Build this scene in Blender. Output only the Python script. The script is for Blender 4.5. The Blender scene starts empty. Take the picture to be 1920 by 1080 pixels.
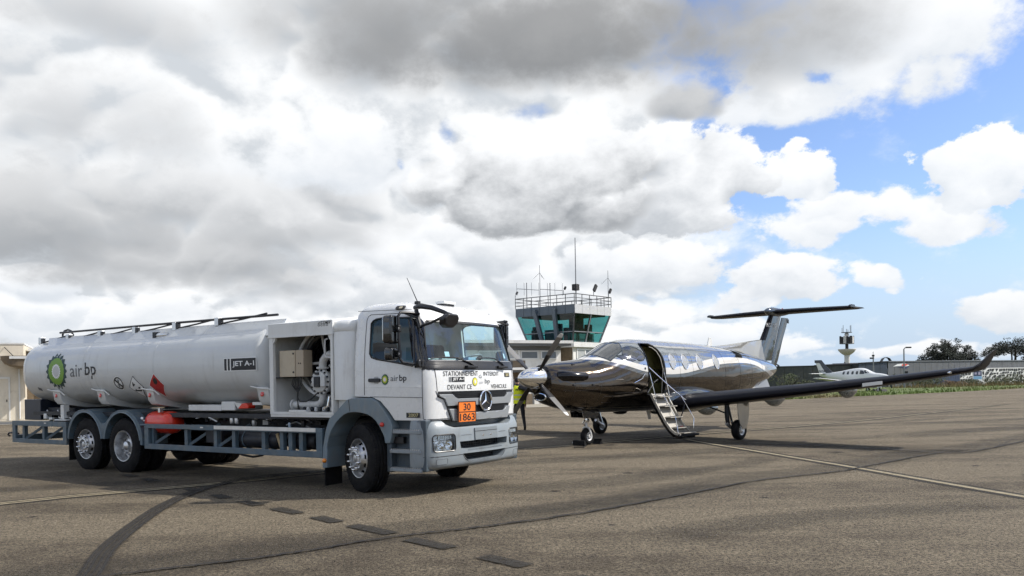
import bpy, bmesh, math, random
from mathutils import Vector, Matrix, noise

SC = bpy.context.scene
COL = SC.collection
PI = math.pi
random.seed(7)

# ------------------------------------------------------------------ camera
CAM_H = 1.649
cd = bpy.data.cameras.new('camera')
cd.sensor_width = 36.0
cd.lens = 36.0 * 1542.62 / 1920.0
cd.shift_y = (714.11 - 540.0) / 1920.0
cd.clip_start, cd.clip_end = 0.1, 6000
cam = bpy.data.objects.new('camera', cd)
COL.objects.link(cam)
_c, _s = math.cos(-0.01707), math.sin(-0.01707)
cam.matrix_world = Matrix(((_c, -_s, 0, 0), (0, 0, -1, 0), (_s, _c, 0, CAM_H), (0, 0, 0, 1)))
SC.camera = cam
SC.render.resolution_x, SC.render.resolution_y = 1024, 576
SC.view_settings.view_transform = 'Standard'
SC.view_settings.look = 'None'
SC.view_settings.gamma = 1.0
SC.view_settings.use_curve_mapping = False
SC.view_settings.exposure = 0.0
try:
    SC.cycles.use_denoising = True
    SC.cycles.denoiser = 'OPENIMAGEDENOISE'
    SC.cycles.denoising_prefilter = 'ACCURATE'
except Exception:
    pass
SC.cycles.max_bounces = 7
SC.cycles.diffuse_bounces = 3
SC.cycles.transparent_max_bounces = 16
SC.cycles.use_adaptive_sampling = True
SC.cycles.adaptive_threshold = .02
SC.cycles.adaptive_min_samples = 12
SC.cycles.caustics_reflective = False
SC.cycles.caustics_refractive = False
SC.cycles.sample_clamp_indirect = 6.0

# ------------------------------------------------------------------ sun + sky
SUN_AZ, SUN_EL = math.radians(88), math.radians(43)     # azimuth clockwise from +Y
sl = bpy.data.lights.new('sun', 'SUN')
sl.energy, sl.angle, sl.color = 5.0, math.radians(0.8), (1.0, 0.95, 0.88)
sun = bpy.data.objects.new('sun', sl)
COL.objects.link(sun)
sdir = Vector((math.sin(SUN_AZ) * math.cos(SUN_EL), math.cos(SUN_AZ) * math.cos(SUN_EL), math.sin(SUN_EL)))
sun.rotation_euler = (-sdir).to_track_quat('-Z', 'Y').to_euler()
sun.location = sdir * 80


class G:
    """small helper round a node tree"""
    def __init__(s, nt):
        s.nt = nt

    def n(s, t, **kw):
        nd = s.nt.nodes.new(t)
        for k, v in kw.items():
            setattr(nd, k, v)
        return nd

    def l(s, a, b):
        s.nt.links.new(a, b)

    def put(s, sock, v):
        if isinstance(v, (int, float)):
            sock.default_value = v
        elif isinstance(v, (tuple, list)):
            sock.default_value = tuple(v) if len(v) == len(sock.default_value) else tuple(v) + (1,)
        else:
            s.l(v, sock)

    def m(s, op, a, b=None, c=None, clamp=False):
        nd = s.n('ShaderNodeMath', operation=op, use_clamp=clamp)
        for i, v in enumerate((a, b, c)):
            if v is not None:
                s.put(nd.inputs[i], v)
        return nd.outputs[0]

    def ss(s, v, lo, hi):
        nd = s.n('ShaderNodeMapRange', interpolation_type='SMOOTHSTEP')
        s.put(nd.inputs['Value'], v)
        nd.inputs['From Min'].default_value = lo
        nd.inputs['From Max'].default_value = hi
        return nd.outputs['Result']

    def mix(s, f, a, b, mode='MIX'):
        nd = s.n('ShaderNodeMix', data_type='RGBA', blend_type=mode)
        s.put(nd.inputs[0], f)
        s.put(nd.inputs[6], a)
        s.put(nd.inputs[7], b)
        return nd.outputs[2]

    def noise(s, vec, scale, detail=4, rough=0.55, lac=2.0, dist=0.0):
        nd = s.n('ShaderNodeTexNoise')
        if vec is not None:
            s.l(vec, nd.inputs['Vector'])
        nd.inputs['Scale'].default_value = scale
        nd.inputs['Detail'].default_value = detail
        nd.inputs['Roughness'].default_value = rough
        nd.inputs['Lacunarity'].default_value = lac
        nd.inputs['Distortion'].default_value = dist
        return nd

    def comb(s, x, y, z):
        nd = s.n('ShaderNodeCombineXYZ')
        for i, v in enumerate((x, y, z)):
            s.put(nd.inputs[i], v)
        return nd.outputs[0]


# cloud masses, far ones first: azimuth, elevation, half width, half height (radians), base and top brightness, edge softness, relief
CLOUDS = [
    (0.442, 0.023, 0.128, 0.013, 0.86, 1.0, 0.5, 0.6),
    (0.211, 0.043, 0.193, 0.025, 0.86, 1.02, 0.4, 0.8),
    (-0.089, 0.062, 0.213, 0.029, 0.84, 1.02, 0.4, 0.8),
    (-0.457, 0.074, 0.186, 0.026, 0.8, 1.02, 0.35, 0.9),
    (0.539, 0.06, 0.055, 0.028, 0.8, 1.0, 0.3, 0.9),
    (0.303, 0.099, 0.086, 0.038, 0.78, 1.02, 0.25, 1.0),
    (0.425, 0.108, 0.04, 0.017, 0.86, 1.03, 0.3, 0.8),
    (0.105, 0.123, 0.162, 0.044, 0.74, 1.03, 0.3, 1.0),
    (-0.203, 0.11, 0.192, 0.037, 0.68, 1.0, 0.4, 1.0),
    (-0.536, 0.1, 0.054, 0.041, 0.8, 1.04, 0.2, 1.0),
    (-0.386, 0.131, 0.227, 0.05, 0.38, 0.74, 0.6, 0.6),
    (-0.068, 0.158, 0.123, 0.05, 0.72, 1.03, 0.35, 1.0),
    (-0.511, 0.173, 0.23, 0.092, 0.36, 0.72, 0.8, 0.6),
    (-0.275, 0.198, 0.226, 0.071, 0.37, 0.88, 0.7, 0.65),
    (-0.2, 0.26, 0.166, 0.064, 0.8, 1.04, 0.5, 0.8),
    (-0.499, 0.287, 0.179, 0.087, 0.5, 0.82, 0.9, 0.6),
    (-0.462, 0.379, 0.167, 0.044, 0.46, 0.78, 0.9, 0.6),
    (0.362, 0.171, 0.072, 0.038, 0.84, 1.03, 0.3, 0.9),
    (0.34, 0.219, 0.054, 0.052, 0.82, 1.06, 0.14, 1.0),
    (0.481, 0.171, 0.069, 0.039, 0.82, 1.03, 0.3, 0.9),
    (0.526, 0.207, 0.07, 0.05, 0.84, 1.06, 0.14, 1.0),
    (0.215, 0.232, 0.102, 0.076, 0.58, 1.05, 0.16, 1.0),
    (0.036, 0.231, 0.163, 0.081, 0.36, 1.05, 0.18, 1.0),
    (0.33, 0.309, 0.106, 0.044, 0.84, 1.03, 0.45, 0.8),
    (0.343, 0.348, 0.141, 0.066, 0.66, 1.0, 0.6, 0.6),
    (0.447, 0.338, 0.155, 0.088, 0.82, 1.04, 0.5, 0.8),
    (0.216, 0.317, 0.058, 0.031, 0.44, 0.68, 0.5, 0.8),
    (0.308, 0.38, 0.166, 0.085, 0.38, 0.7, 0.8, 0.6),
    (-0.147, 0.405, 0.2, 0.088, 0.3, 0.56, 0.8, 0.6),
    (0.078, 0.393, 0.316, 0.097, 0.23, 0.4, 0.7, 0.6),
]
HOLES = [(0.022, 0.313, 0.039, 0.014, 0.5), (-0.058, 0.288, 0.016, 0.024, 0.5), (-0.126, 0.254, 0.01, 0.011, 0.6)]


def make_world():
    w = bpy.data.worlds.new('World')
    SC.world = w
    w.use_nodes = True
    nt = w.node_tree
    nt.nodes.clear()
    g = G(nt)
    tc = g.n('ShaderNodeTexCoord')
    sep = g.n('ShaderNodeSeparateXYZ')
    g.l(tc.outputs['Generated'], sep.inputs[0])
    X, Y, Z = sep.outputs
    az = g.m('ARCTAN2', X, Y)
    el = g.m('ARCSINE', Z)
    k = g.m('DIVIDE', 1.0, g.m('ADD', g.m('MAXIMUM', Z, -.2), .55))
    p = g.comb(g.m('MULTIPLY', X, k), g.m('MULTIPLY', Y, k), 0.0)

    def n2(v, scale, det, rough, kind='FBM'):
        nd = g.noise(v, scale, det, rough)
        nd.noise_dimensions = '2D'
        nd.noise_type = kind
        return nd
    nA = n2(p, 4.0, 3, .55)
    sa = g.n('ShaderNodeSeparateColor'); g.l(nA.outputs['Color'], sa.inputs[0])
    wv = g.n('ShaderNodeVectorMath', operation='MULTIPLY_ADD')
    g.l(nA.outputs['Color'], wv.inputs[0]); wv.inputs[1].default_value = (.12, .12, 0); g.l(p, wv.inputs[2])
    of = g.n('ShaderNodeVectorMath', operation='ADD')
    g.l(wv.outputs[0], of.inputs[0]); of.inputs[1].default_value = (.014, -.030, 0)

    def billow(v):
        nd = n2(v, 4.6, 4, .5, 'RIDGED_MULTIFRACTAL')
        nd.inputs['Offset'].default_value = .9
        nd.inputs['Gain'].default_value = 1.4
        return nd.outputs['Fac']
    r1 = billow(wv.outputs[0])
    r2_ = billow(of.outputs[0])
    bil = g.m('MULTIPLY_ADD', r1, -.62, .42)
    relief = g.m('MULTIPLY', g.m('SUBTRACT', r2_, r1), .62)
    fine = n2(p, 15.0, 6, .62)
    fn = g.m('SUBTRACT', fine.outputs['Fac'], .5)
    az2 = g.m('MULTIPLY_ADD', g.m('SUBTRACT', sa.outputs[0], .5), .10, az)
    el2 = g.m('MULTIPLY_ADD', g.m('SUBTRACT', sa.outputs[1], .5), .06, el)
    shape = g.m('MULTIPLY_ADD', fn, 1.5, g.m('MULTIPLY', bil, .9))
    calm = g.m('MULTIPLY', shape, .5)
    tone = g.m('MULTIPLY_ADD', fn, .9, g.m('ADD', relief, g.m('MULTIPLY', g.m('SUBTRACT', sa.outputs[2], .5), .8)))
    off = g.m('MAXIMUM', g.ss(g.m('ABSOLUTE', az), .60, .85), g.ss(el, .45, .58))
    inn = g.m('SUBTRACT', 1.0, off)
    sky = g.n('ShaderNodeTexSky')
    sky.sky_type = 'NISHITA'
    sky.sun_disc = False
    sky.sun_elevation = SUN_EL
    sky.sun_rotation = SUN_AZ
    sky.air_density, sky.dust_density, sky.ozone_density = 1.0, 0.6, 1.6
    STR = 0.1
    C_ = lambda *c: tuple(x / STR for x in c)
    skt = g.mix(1.0, sky.outputs[0], (1.42, 1.50, 1.80), 'MULTIPLY')
    cur = g.mix(g.m('MULTIPLY', g.ss(el, .20, .0), .9), skt, C_(.55, .69, .88))
    # thin bright veil over the left half
    ho = None
    for a0, e0, ha, he, wt in HOLES:
        dx = g.m('MULTIPLY_ADD', az2, 1 / ha, -a0 / ha); dy = g.m('MULTIPLY_ADD', el2, 1 / he, -e0 / he)
        q = g.m('MAXIMUM', g.m('MULTIPLY_ADD', g.m('MULTIPLY_ADD', dx, dx, g.m('MULTIPLY', dy, dy)), -.7, 1.0), 0.0)
        q = g.m('MULTIPLY', q, wt)
        ho = q if ho is None else g.m('ADD', ho, q)
    vf = g.m('MULTIPLY_ADD', ho, -1.3, g.m('MULTIPLY', g.ss(az2, .34, .02), 1.3))
    vf = g.m('ADD', vf, g.m('MULTIPLY', shape, .6))
    avl = g.m('MULTIPLY', g.ss(vf, .0, .8), inn)
    cvl = g.mix(g.ss(tone, -.40, .22), C_(.66, .70, .745), C_(1.02, 1.035, 1.05))
    cur = g.mix(avl, cur, cvl)
    # broken cloud all round, beyond the named masses
    gf = g.m('ADD', g.m('MULTIPLY', g.m('SUBTRACT', sa.outputs[2], .44), 4.5), shape)
    cge = g.mix(g.ss(tone, -.45, .35), C_(.40, .43, .46), C_(1.0, 1.015, 1.03))
    cur = g.mix(g.m('MULTIPLY', g.ss(gf, .0, .3), off), cur, cge)
    for a0, e0, ha, he, base, top, soft, rel in CLOUDS:
        dx = g.m('MULTIPLY_ADD', az2, 1 / ha, -a0 / ha)
        dy = g.m('MULTIPLY_ADD', el2, 1 / he, -e0 / he)
        ry = g.m('MAXIMUM', dy, g.m('MULTIPLY', dy, -1.35))
        r2 = g.m('MULTIPLY_ADD', dx, dx, g.m('MULTIPLY', ry, ry))
        f = g.m('MULTIPLY_ADD', r2, -1.0, shape if base > .45 else calm)
        a = g.ss(f, -.95, -.95 + soft * 1.4)
        li = g.ss(g.m('MULTIPLY_ADD', dy, .62, g.m('MULTIPLY', tone, rel)), -.75, .55)
        c = g.mix(li, C_(base * .925, base * .985, base * 1.06), C_(top * .985, top, top * 1.02))
        cur = g.mix(a, cur, c)
    bg = g.n('ShaderNodeBackground')
    g.l(cur, bg.inputs[0]); bg.inputs[1].default_value = STR
    o = g.n('ShaderNodeOutputWorld'); g.l(bg.outputs[0], o.inputs[0])
    w.cycles.sampling_method = 'MANUAL'
    w.cycles.sample_map_resolution = 512


make_world()

# ------------------------------------------------------------------ materials
MATS = {}


def mat(name, col, rough=.5, metal=0.0, coat=0.0, var=0.0, vs=3.0, bump=0.0, bs=60.0, dirt=None, spec=.5, rvar=0.0, emit=None):
    """Principled paint; var = mottling of the colour, dirt = (colour, amount, scale) blotches with a shape of their own"""
    if name in MATS:
        return MATS[name]
    m = bpy.data.materials.new(name)
    MATS[name] = m
    m.use_nodes = True
    nt = m.node_tree
    g = G(nt)
    b = nt.nodes['Principled BSDF']
    b.inputs['Metallic'].default_value = metal
    b.inputs['Roughness'].default_value = rough
    b.inputs['Coat Weight'].default_value = coat
    b.inputs['Coat Roughness'].default_value = .04
    b.inputs['Specular IOR Level'].default_value = spec
    c = tuple(col) + (1,)
    b.inputs['Base Color'].default_value = c
    if var or bump or dirt or rvar:
        tc = g.n('ShaderNodeTexCoord')
        v = tc.outputs['Object']
        cur = None
        if var:
            nz = g.noise(v, vs, 5, .6)
            f = g.ss(nz.outputs['Fac'], .3, .7)
            cur = g.mix(f, tuple(x * (1 - var) for x in col), tuple(min(1, x * (1 + var)) for x in col))
        if dirt:
            nz = g.noise(v, dirt[2], 6, .65, dist=.4)
            f = g.m('MULTIPLY', g.ss(nz.outputs['Fac'], .48, .72), dirt[1])
            cur = g.mix(f, cur if cur is not None else c, tuple(dirt[0]))
        if cur is not None:
            g.l(cur, b.inputs['Base Color'])
        if rvar:
            nz = g.noise(v, vs * 2.3, 4, .6)
            g.l(g.m('MULTIPLY_ADD', g.m('SUBTRACT', nz.outputs['Fac'], .5), rvar * 2, rough, clamp=True), b.inputs['Roughness'])
        if bump:
            nz = g.noise(v, bs, 3, .6)
            bp = g.n('ShaderNodeBump')
            bp.inputs['Strength'].default_value = bump
            bp.inputs['Distance'].default_value = .02
            g.l(nz.outputs['Fac'], bp.inputs['Height'])
            g.l(bp.outputs[0], b.inputs['Normal'])
    return m


def glass(name, tint, gloss=.9, ior=1.5):
    m = bpy.data.materials.new(name)
    MATS[name] = m
    m.use_nodes = True
    nt = m.node_tree
    nt.nodes.clear()
    g = G(nt)
    tr = g.n('ShaderNodeBsdfTransparent'); tr.inputs[0].default_value = tuple(tint) + (1,)
    gl = g.n('ShaderNodeBsdfGlossy'); gl.inputs['Roughness'].default_value = .015
    gl.inputs[0].default_value = (gloss, gloss, gloss, 1)
    ge = g.n('ShaderNodeNewGeometry')
    dt = g.n('ShaderNodeVectorMath', operation='DOT_PRODUCT')
    g.l(ge.outputs['Normal'], dt.inputs[0]); g.l(ge.outputs['Incoming'], dt.inputs[1])
    f0 = ((ior - 1) / (ior + 1)) ** 2
    cs = g.m('SUBTRACT', 1.0, g.m('ABSOLUTE', dt.outputs['Value']))
    fr = g.m('MULTIPLY_ADD', g.m('POWER', cs, 5.0), 1 - f0, f0)      # Schlick, the same from either side of a thin pane
    ms = g.n('ShaderNodeMixShader')
    g.l(fr, ms.inputs[0]); g.l(tr.outputs[0], ms.inputs[1]); g.l(gl.outputs[0], ms.inputs[2])
    o = g.n('ShaderNodeOutputMaterial'); g.l(ms.outputs[0], o.inputs[0])
    return m


def add_streaks(m, col=(.30, .27, .22), amount=.30, sx=9.0, sz=.9, lo=.50, hi=.80):
    """thin vertical run-off marks and specks over a paint"""
    nt = m.node_tree
    g = G(nt)
    b = nt.nodes['Principled BSDF']
    tc = g.n('ShaderNodeTexCoord')
    mp = g.n('ShaderNodeMapping'); mp.inputs['Scale'].default_value = (sx, sx * .4, sz)
    g.l(tc.outputs['Object'], mp.inputs[0])
    n1 = g.noise(mp.outputs[0], 1.0, 5, .65)
    n2 = g.noise(tc.outputs['Object'], 1.1, 3, .5)
    sp = g.noise(tc.outputs['Object'], 42, 2, .6)
    f = g.m('MULTIPLY', g.ss(n1.outputs['Fac'], lo, hi), g.ss(n2.outputs['Fac'], .35, .65))
    f = g.m('ADD', g.m('MULTIPLY', f, amount), g.m('MULTIPLY', g.ss(sp.outputs['Fac'], .68, .76), amount * .9), clamp=True)
    src = b.inputs['Base Color'].links[0].from_socket if b.inputs['Base Color'].links else tuple(b.inputs['Base Color'].default_value)
    g.l(g.mix(f, src, tuple(col)), b.inputs['Base Color'])


DUST = (.30, .26, .20)
M_CAB = mat('cab_white_paint', (.76, .77, .765), .28, coat=.5, dirt=(DUST, .10, 2.2), rvar=.08)
M_TANK = mat('tank_white_paint', (.61, .63, .63), .34, coat=.35, var=.03, vs=1.2, dirt=((.38, .35, .30), .14, 1.6), rvar=.1)
M_CABINET = mat('cabinet_white_paint', (.72, .73, .715), .38, coat=.2, dirt=(DUST, .16, 3.5), rvar=.1)
M_STEEL = mat('blue_grey_steel_paint', (.085, .128, .162), .42, var=.14, vs=5, dirt=((.20, .18, .15), .35, 6), rvar=.12)
M_FENDER = mat('fender_grey_plastic', (.165, .215, .25), .46, var=.06, vs=4, dirt=((.22, .2, .17), .3, 5))
M_BUMP = mat('bumper_grey_plastic', (.25, .285, .31), .40, var=.04, vs=3, dirt=((.27, .25, .21), .22, 5), rvar=.08)
M_STEP = mat('step_housing_plastic', (.055, .075, .092), .5, var=.08, vs=4, dirt=((.2, .18, .15), .3, 6))
M_CHASSIS = mat('chassis_dark_paint', (.010, .013, .020), .5, var=.3, vs=6, dirt=((.06, .055, .045), .5, 7))
M_BLACK = mat('black_plastic', (.012, .012, .014), .36, rvar=.1)
M_TRIM = mat('gloss_black_trim', (.008, .009, .011), .12, coat=.6)
M_RUBBER = mat('tyre_rubber', (.007, .007, .008), .8, var=.3, vs=9, spec=.25, dirt=((.03, .027, .022), .35, 9), bump=.15, bs=90)
M_RIM = mat('rim_steel', (.62, .63, .64), .34, metal=.9, dirt=((.10, .09, .08), .55, 9), rvar=.12)
M_CHROME = mat('bright_chrome', (.86, .87, .88), .09, metal=1.0)
M_ALU = mat('aluminium', (.70, .71, .72), .34, metal=.9, var=.06, vs=6, rvar=.1)
M_SILVER = mat('silver_grille_paint', (.30, .32, .335), .36, metal=.25, coat=.3)
M_MESH = mat('grille_mesh_black', (.015, .016, .018), .5)
M_ORANGE = mat('hazard_orange', (.86, .20, .018), .45, dirt=((.5, .16, .04), .3, 14))
add_streaks(M_TANK, (.25, .235, .20), .46, 7.0, .8, .50, .78)
add_streaks(M_CAB, (.36, .33, .28), .20, 14, 1.4)
add_streaks(M_CABINET, (.30, .27, .22), .32, 12, 1.2)
add_streaks(M_BUMP, (.13, .125, .11), .45, 11, 3.0, .46, .74)
add_streaks(M_FENDER, (.30, .28, .24), .40, 10, 3.0, .46, .74)
add_streaks(M_STEEL, (.26, .235, .19), .45, 7, 7.0, .48, .76)
M_INK = mat('black_lettering', (.010, .011, .014), .5)
M_INKG = mat('grey_lettering', (.13, .14, .15), .5)
M_INKW = mat('white_lettering', (.80, .81, .80), .5)
M_INKF = mat('faded_lettering', (.55, .56, .57), .5)
M_GOLD = mat('pale_gold_lettering', (.62, .55, .30), .5)
M_LGREEN = mat('emblem_light_green', (.17, .34, .035), .5)
M_DGREEN = mat('emblem_dark_green', (.008, .045, .045), .5)
M_YEL = mat('emblem_yellow', (.78, .70, .06), .5)
M_RED = mat('red_vessel_paint', (.74, .035, .012), .3, coat=.4, dirt=((.25, .03, .02), .35, 7))
M_REDS = mat('red_sign_print', (.45, .02, .02), .5)
M_REDL = mat('red_lens', (.60, .03, .015), .12, coat=.6)
M_AMBER = mat('amber_lens', (.85, .26, .02), .14, coat=.6)
M_LENS = mat('headlight_reflector', (.88, .89, .90), .16, metal=.85, bump=.5, bs=28)
M_BEIGE = mat('control_box_beige', (.50, .43, .32), .45, dirt=((.3, .25, .18), .25, 9))
M_PIPE = mat('pipe_grey_white', (.58, .59, .585), .45, dirt=(DUST, .3, 8))
M_SEAT = mat('seat_fabric', (.035, .045, .06), .9)
M_INT = mat('cab_interior_grey', (.26, .29, .31), .7)
M_TEAL = mat('teal_paper', (.22, .58, .50), .7)
M_WS = glass('windscreen_glass', (.78, .93, .95), .95, 1.8)
M_SG = glass('side_window_glass', (.20, .30, .38))
M_CG = glass('clear_glass', (.86, .90, .92))

# ------------------------------------------------------------------ mesh helpers
def V(*a):
    return Vector(a)


class MB:
    def __init__(s):
        s.v, s.f, s.m, s.cur = [], [], [], 0

    def add(s, verts, faces):
        o = len(s.v)
        s.v += [tuple(p) for p in verts]
        s.f += [tuple(i + o for i in f) for f in faces]
        s.m += [s.cur] * len(faces)
        return s

    def box(s, x0, x1, y0, y1, z0, z1, M=None):
        p = [V(x, y, z) for z in (z0, z1) for y in (y0, y1) for x in (x0, x1)]
        if M is not None:
            p = [M @ q for q in p]
        return s.add(p, [(0, 2, 3, 1), (4, 5, 7, 6), (0, 1, 5, 4), (2, 6, 7, 3), (0, 4, 6, 2), (1, 3, 7, 5)])

    def bar(s, a, b, w, h, up=(0, 0, 1)):
        a, b = Vector(a), Vector(b)
        d = (b - a).normalized()
        u = Vector(up)
        r = d.cross(u)
        if r.length < 1e-4:
            r = d.cross(V(1, 0, 0))
        r.normalize()
        u = r.cross(d)
        p = []
        for q in (a, b):
            for i, j in ((-1, -1), (1, -1), (1, 1), (-1, 1)):
                p.append(q + r * (w / 2 * i) + u * (h / 2 * j))
        return s.add(p, [(3, 2, 1, 0), (4, 5, 6, 7), (0, 1, 5, 4), (1, 2, 6, 5), (2, 3, 7, 6), (3, 0, 4, 7)])

    def loft(s, rings, cap0=True, cap1=True, closed=True):
        n = len(rings[0])
        vs = [p for r in rings for p in r]
        fs = []
        for i in range(len(rings) - 1):
            for j in range(n if closed else n - 1):
                k = (j + 1) % n
                fs.append((i * n + j, i * n + k, (i + 1) * n + k, (i + 1) * n + j))
        if cap0:
            fs.append(tuple(range(n - 1, -1, -1)))
        if cap1:
            o = (len(rings) - 1) * n
            fs.append(tuple(range(o, o + n)))
        return s.add(vs, fs)

    def tube(s, pts, r, n=8, closed=False):
        pts = [Vector(p) for p in pts]
        k = len(pts)
        rr = r if isinstance(r, (list, tuple)) else [r] * k
        t0 = None
        rings = []
        for i, p in enumerate(pts):
            if closed:
                d = (pts[(i + 1) % k] - pts[i - 1]).normalized()
            elif i == 0:
                d = (pts[1] - p).normalized()
            elif i == k - 1:
                d = (p - pts[i - 1]).normalized()
            else:
                d = ((pts[i + 1] - p).normalized() + (p - pts[i - 1]).normalized()).normalized()
            if t0 is None:
                t0 = d.orthogonal().normalized()
            t0 = (t0 - d * t0.dot(d))
            if t0.length < 1e-5:
                t0 = d.orthogonal()
            t0.normalize()
            b = d.cross(t0)
            rings.append([p + t0 * (rr[i] * math.cos(2 * PI * j / n)) + b * (rr[i] * math.sin(2 * PI * j / n)) for j in range(n)])
        if closed:
            rings.append(rings[0])
            return s.loft(rings, False, False)
        return s.loft(rings)

    def lathe(s, prof, n=24, M=None, skip=None, closed=False):
        """prof = [(radius, height)] round local Z"""
        vs = []
        for r, h in prof:
            for j in range(n):
                a = 2 * PI * j / n
                p = V(r * math.cos(a), r * math.sin(a), h)
                vs.append(M @ p if M is not None else p)
        fs = []
        L = len(prof)
        for i in range(L if closed else L - 1):
            i2 = (i + 1) % L
            for j in range(n):
                if skip and skip(i, j):
                    continue
                k = (j + 1) % n
                fs.append((i * n + j, i * n + k, i2 * n + k, i2 * n + j))
        return s.add(vs, fs)

    def prism(s, poly, d0, d1, fn):
        """poly of 2-D points; fn(a, b, d) places a point"""
        n = len(poly)
        vs = [fn(a, b, d0) for a, b in poly] + [fn(a, b, d1) for a, b in poly]
        fs = [tuple(range(n - 1, -1, -1)), tuple(range(n, 2 * n))]
        for i in range(n):
            j = (i + 1) % n
            fs.append((i, j, n + j, n + i))
        return s.add(vs, fs)

    def build(s, name, mt, parent=None, bevel=0.0, seg=2, smooth=35, norm=True):
        me = bpy.data.meshes.new(name)
        me.from_pydata(s.v, [], s.f)
        mts = mt if isinstance(mt, (list, tuple)) else [mt]
        for q in mts:
            me.materials.append(q)
        if len(mts) > 1:
            me.polygons.foreach_set('material_index', s.m)
        finish(me, smooth, norm)
        o = bpy.data.objects.new(name, me)
        COL.objects.link(o)
        if parent is not None:
            o.parent = parent
        if bevel:
            add_bevel(o, bevel, seg)
        return o


def add_bevel(o, w, seg=2):
    md = o.modifiers.new('bevel', 'BEVEL')
    md.width, md.segments, md.limit_method, md.angle_limit = w, seg, 'ANGLE', math.radians(40)
    md.harden_normals = True
    return o


def finish(me, smooth=35, norm=True):
    if norm:
        bm = bmesh.new()
        bm.from_mesh(me)
        bmesh.ops.recalc_face_normals(bm, faces=bm.faces)
        bm.to_mesh(me)
        bm.free()
    if smooth:
        me.polygons.foreach_set('use_smooth', [True] * len(me.polygons))
        if smooth < 180:
            me.set_sharp_from_angle(angle=math.radians(smooth))
    me.update()


def tag(o, label=None, cat=None, group=None, kind=None):
    if label: o['label'] = label
    if cat: o['category'] = cat
    if group: o['group'] = group
    if kind: o['kind'] = kind
    return o


def empty(name, loc=(0, 0, 0), rz=0.0, label=None, cat=None, group=None):
    o = bpy.data.objects.new(name, None)
    COL.objects.link(o)
    o.location = loc
    o.rotation_euler = (0, 0, rz)
    o.empty_display_size = .2
    return tag(o, label, cat, group)


def copy_tree(o, parent=None):
    c = o.copy()
    COL.objects.link(c)
    if parent is not None:
        c.parent = parent
    for ch in list(o.children):
        copy_tree(ch, c)
    return c


def boolean(o, cutters, op='DIFFERENCE'):
    """apply exact booleans and bake the result into the object's mesh; cutters are removed"""
    for c in cutters:
        c.parent = o.parent
        md = o.modifiers.new('cut', 'BOOLEAN')
        md.operation, md.solver, md.object = op, 'EXACT', c
    bpy.context.view_layer.update()
    dg = bpy.context.evaluated_depsgraph_get()
    me = bpy.data.meshes.new_from_object(o.evaluated_get(dg))
    old = o.data
    o.modifiers.clear()
    o.data = me
    me.name = old.name
    bpy.data.meshes.remove(old)
    for c in cutters:
        d = c.data
        bpy.data.objects.remove(c)
        bpy.data.meshes.remove(d)
    finish(me, 32, False)
    return o


_TXT = {}


def text_mesh(body, offset=0.0):
    """flat 2-D outline of a word as (verts, faces), unit box"""
    key = (body, offset)
    if key not in _TXT:
        cu = bpy.data.curves.new('word', 'FONT')
        cu.body = body
        cu.offset = offset
        cu.resolution_u = 3
        ob = bpy.data.objects.new('word', cu)
        COL.objects.link(ob)
        bpy.context.view_layer.update()
        dg = bpy.context.evaluated_depsgraph_get()
        me = bpy.data.meshes.new_from_object(ob.evaluated_get(dg))
        vs = [(v.co.x, v.co.y) for v in me.vertices]
        fs = [tuple(p.vertices) for p in me.polygons]
        bpy.data.objects.remove(ob)
        bpy.data.curves.remove(cu)
        bpy.data.meshes.remove(me)
        x0, x1 = min(v[0] for v in vs), max(v[0] for v in vs)
        y0, y1 = min(v[1] for v in vs), max(v[1] for v in vs)
        _TXT[key] = ([((x - x0) / (x1 - x0), (y - y0) / (y1 - y0)) for x, y in vs], fs)
    return _TXT[key]


def word(name, body, u0, u1, v0, v1, fn, mt, parent, offset=0.0, shear=0.0):
    """lettering fitted into the box u0..u1 x v0..v1 of a surface fn(u, v) -> point"""
    vs, fs = text_mesh(body, offset)
    b = MB()
    b.add([fn(u0 + (u1 - u0) * (x + shear * y), v0 + (v1 - v0) * y) for x, y in vs], fs)
    return b.build(name, mt, parent, smooth=0, norm=False)


def patch(poly, fn, name, mt, parent, cuts=2, thick=0.0, d=0.004, bevel=0):
    """a sheet cut to a 2-D outline and laid on a curved surface fn(u, v, offset)"""
    bm = bmesh.new()
    f = bm.faces.new([bm.verts.new((a, b, 0)) for a, b in poly])
    bmesh.ops.triangulate(bm, faces=[f])
    for _ in range(cuts):
        bmesh.ops.subdivide_edges(bm, edges=[e for e in bm.edges if e.calc_length() > .05], cuts=1, use_grid_fill=True)
        bmesh.ops.triangulate(bm, faces=[f for f in bm.faces if len(f.verts) > 3])
    flat = [(v.co.x, v.co.y) for v in bm.verts]
    if thick:
        r = bmesh.ops.extrude_face_region(bm, geom=list(bm.faces))
        nv = [e for e in r['geom'] if isinstance(e, bmesh.types.BMVert)]
        for v in bm.verts:
            v.co = fn(v.co.x, v.co.y, d + thick) if v in nv else fn(v.co.x, v.co.y, d - .01)
    else:
        for v in bm.verts:
            v.co = fn(v.co.x, v.co.y, d)
    me = bpy.data.meshes.new(name)
    bmesh.ops.recalc_face_normals(bm, faces=bm.faces)
    bm.to_mesh(me)
    bm.free()
    me.materials.append(mt)
    finish(me, 40, False)
    o = bpy.data.objects.new(name, me)
    COL.objects.link(o)
    o.parent = parent
    if bevel:
        add_bevel(o, bevel)
    return o


def circ(cx, cy, rx, ry=None, n=20, a0=0.0):
    ry = rx if ry is None else ry
    return [(cx + rx * math.cos(a0 + 2 * PI * i / n), cy + ry * math.sin(a0 + 2 * PI * i / n)) for i in range(n)]


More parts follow.
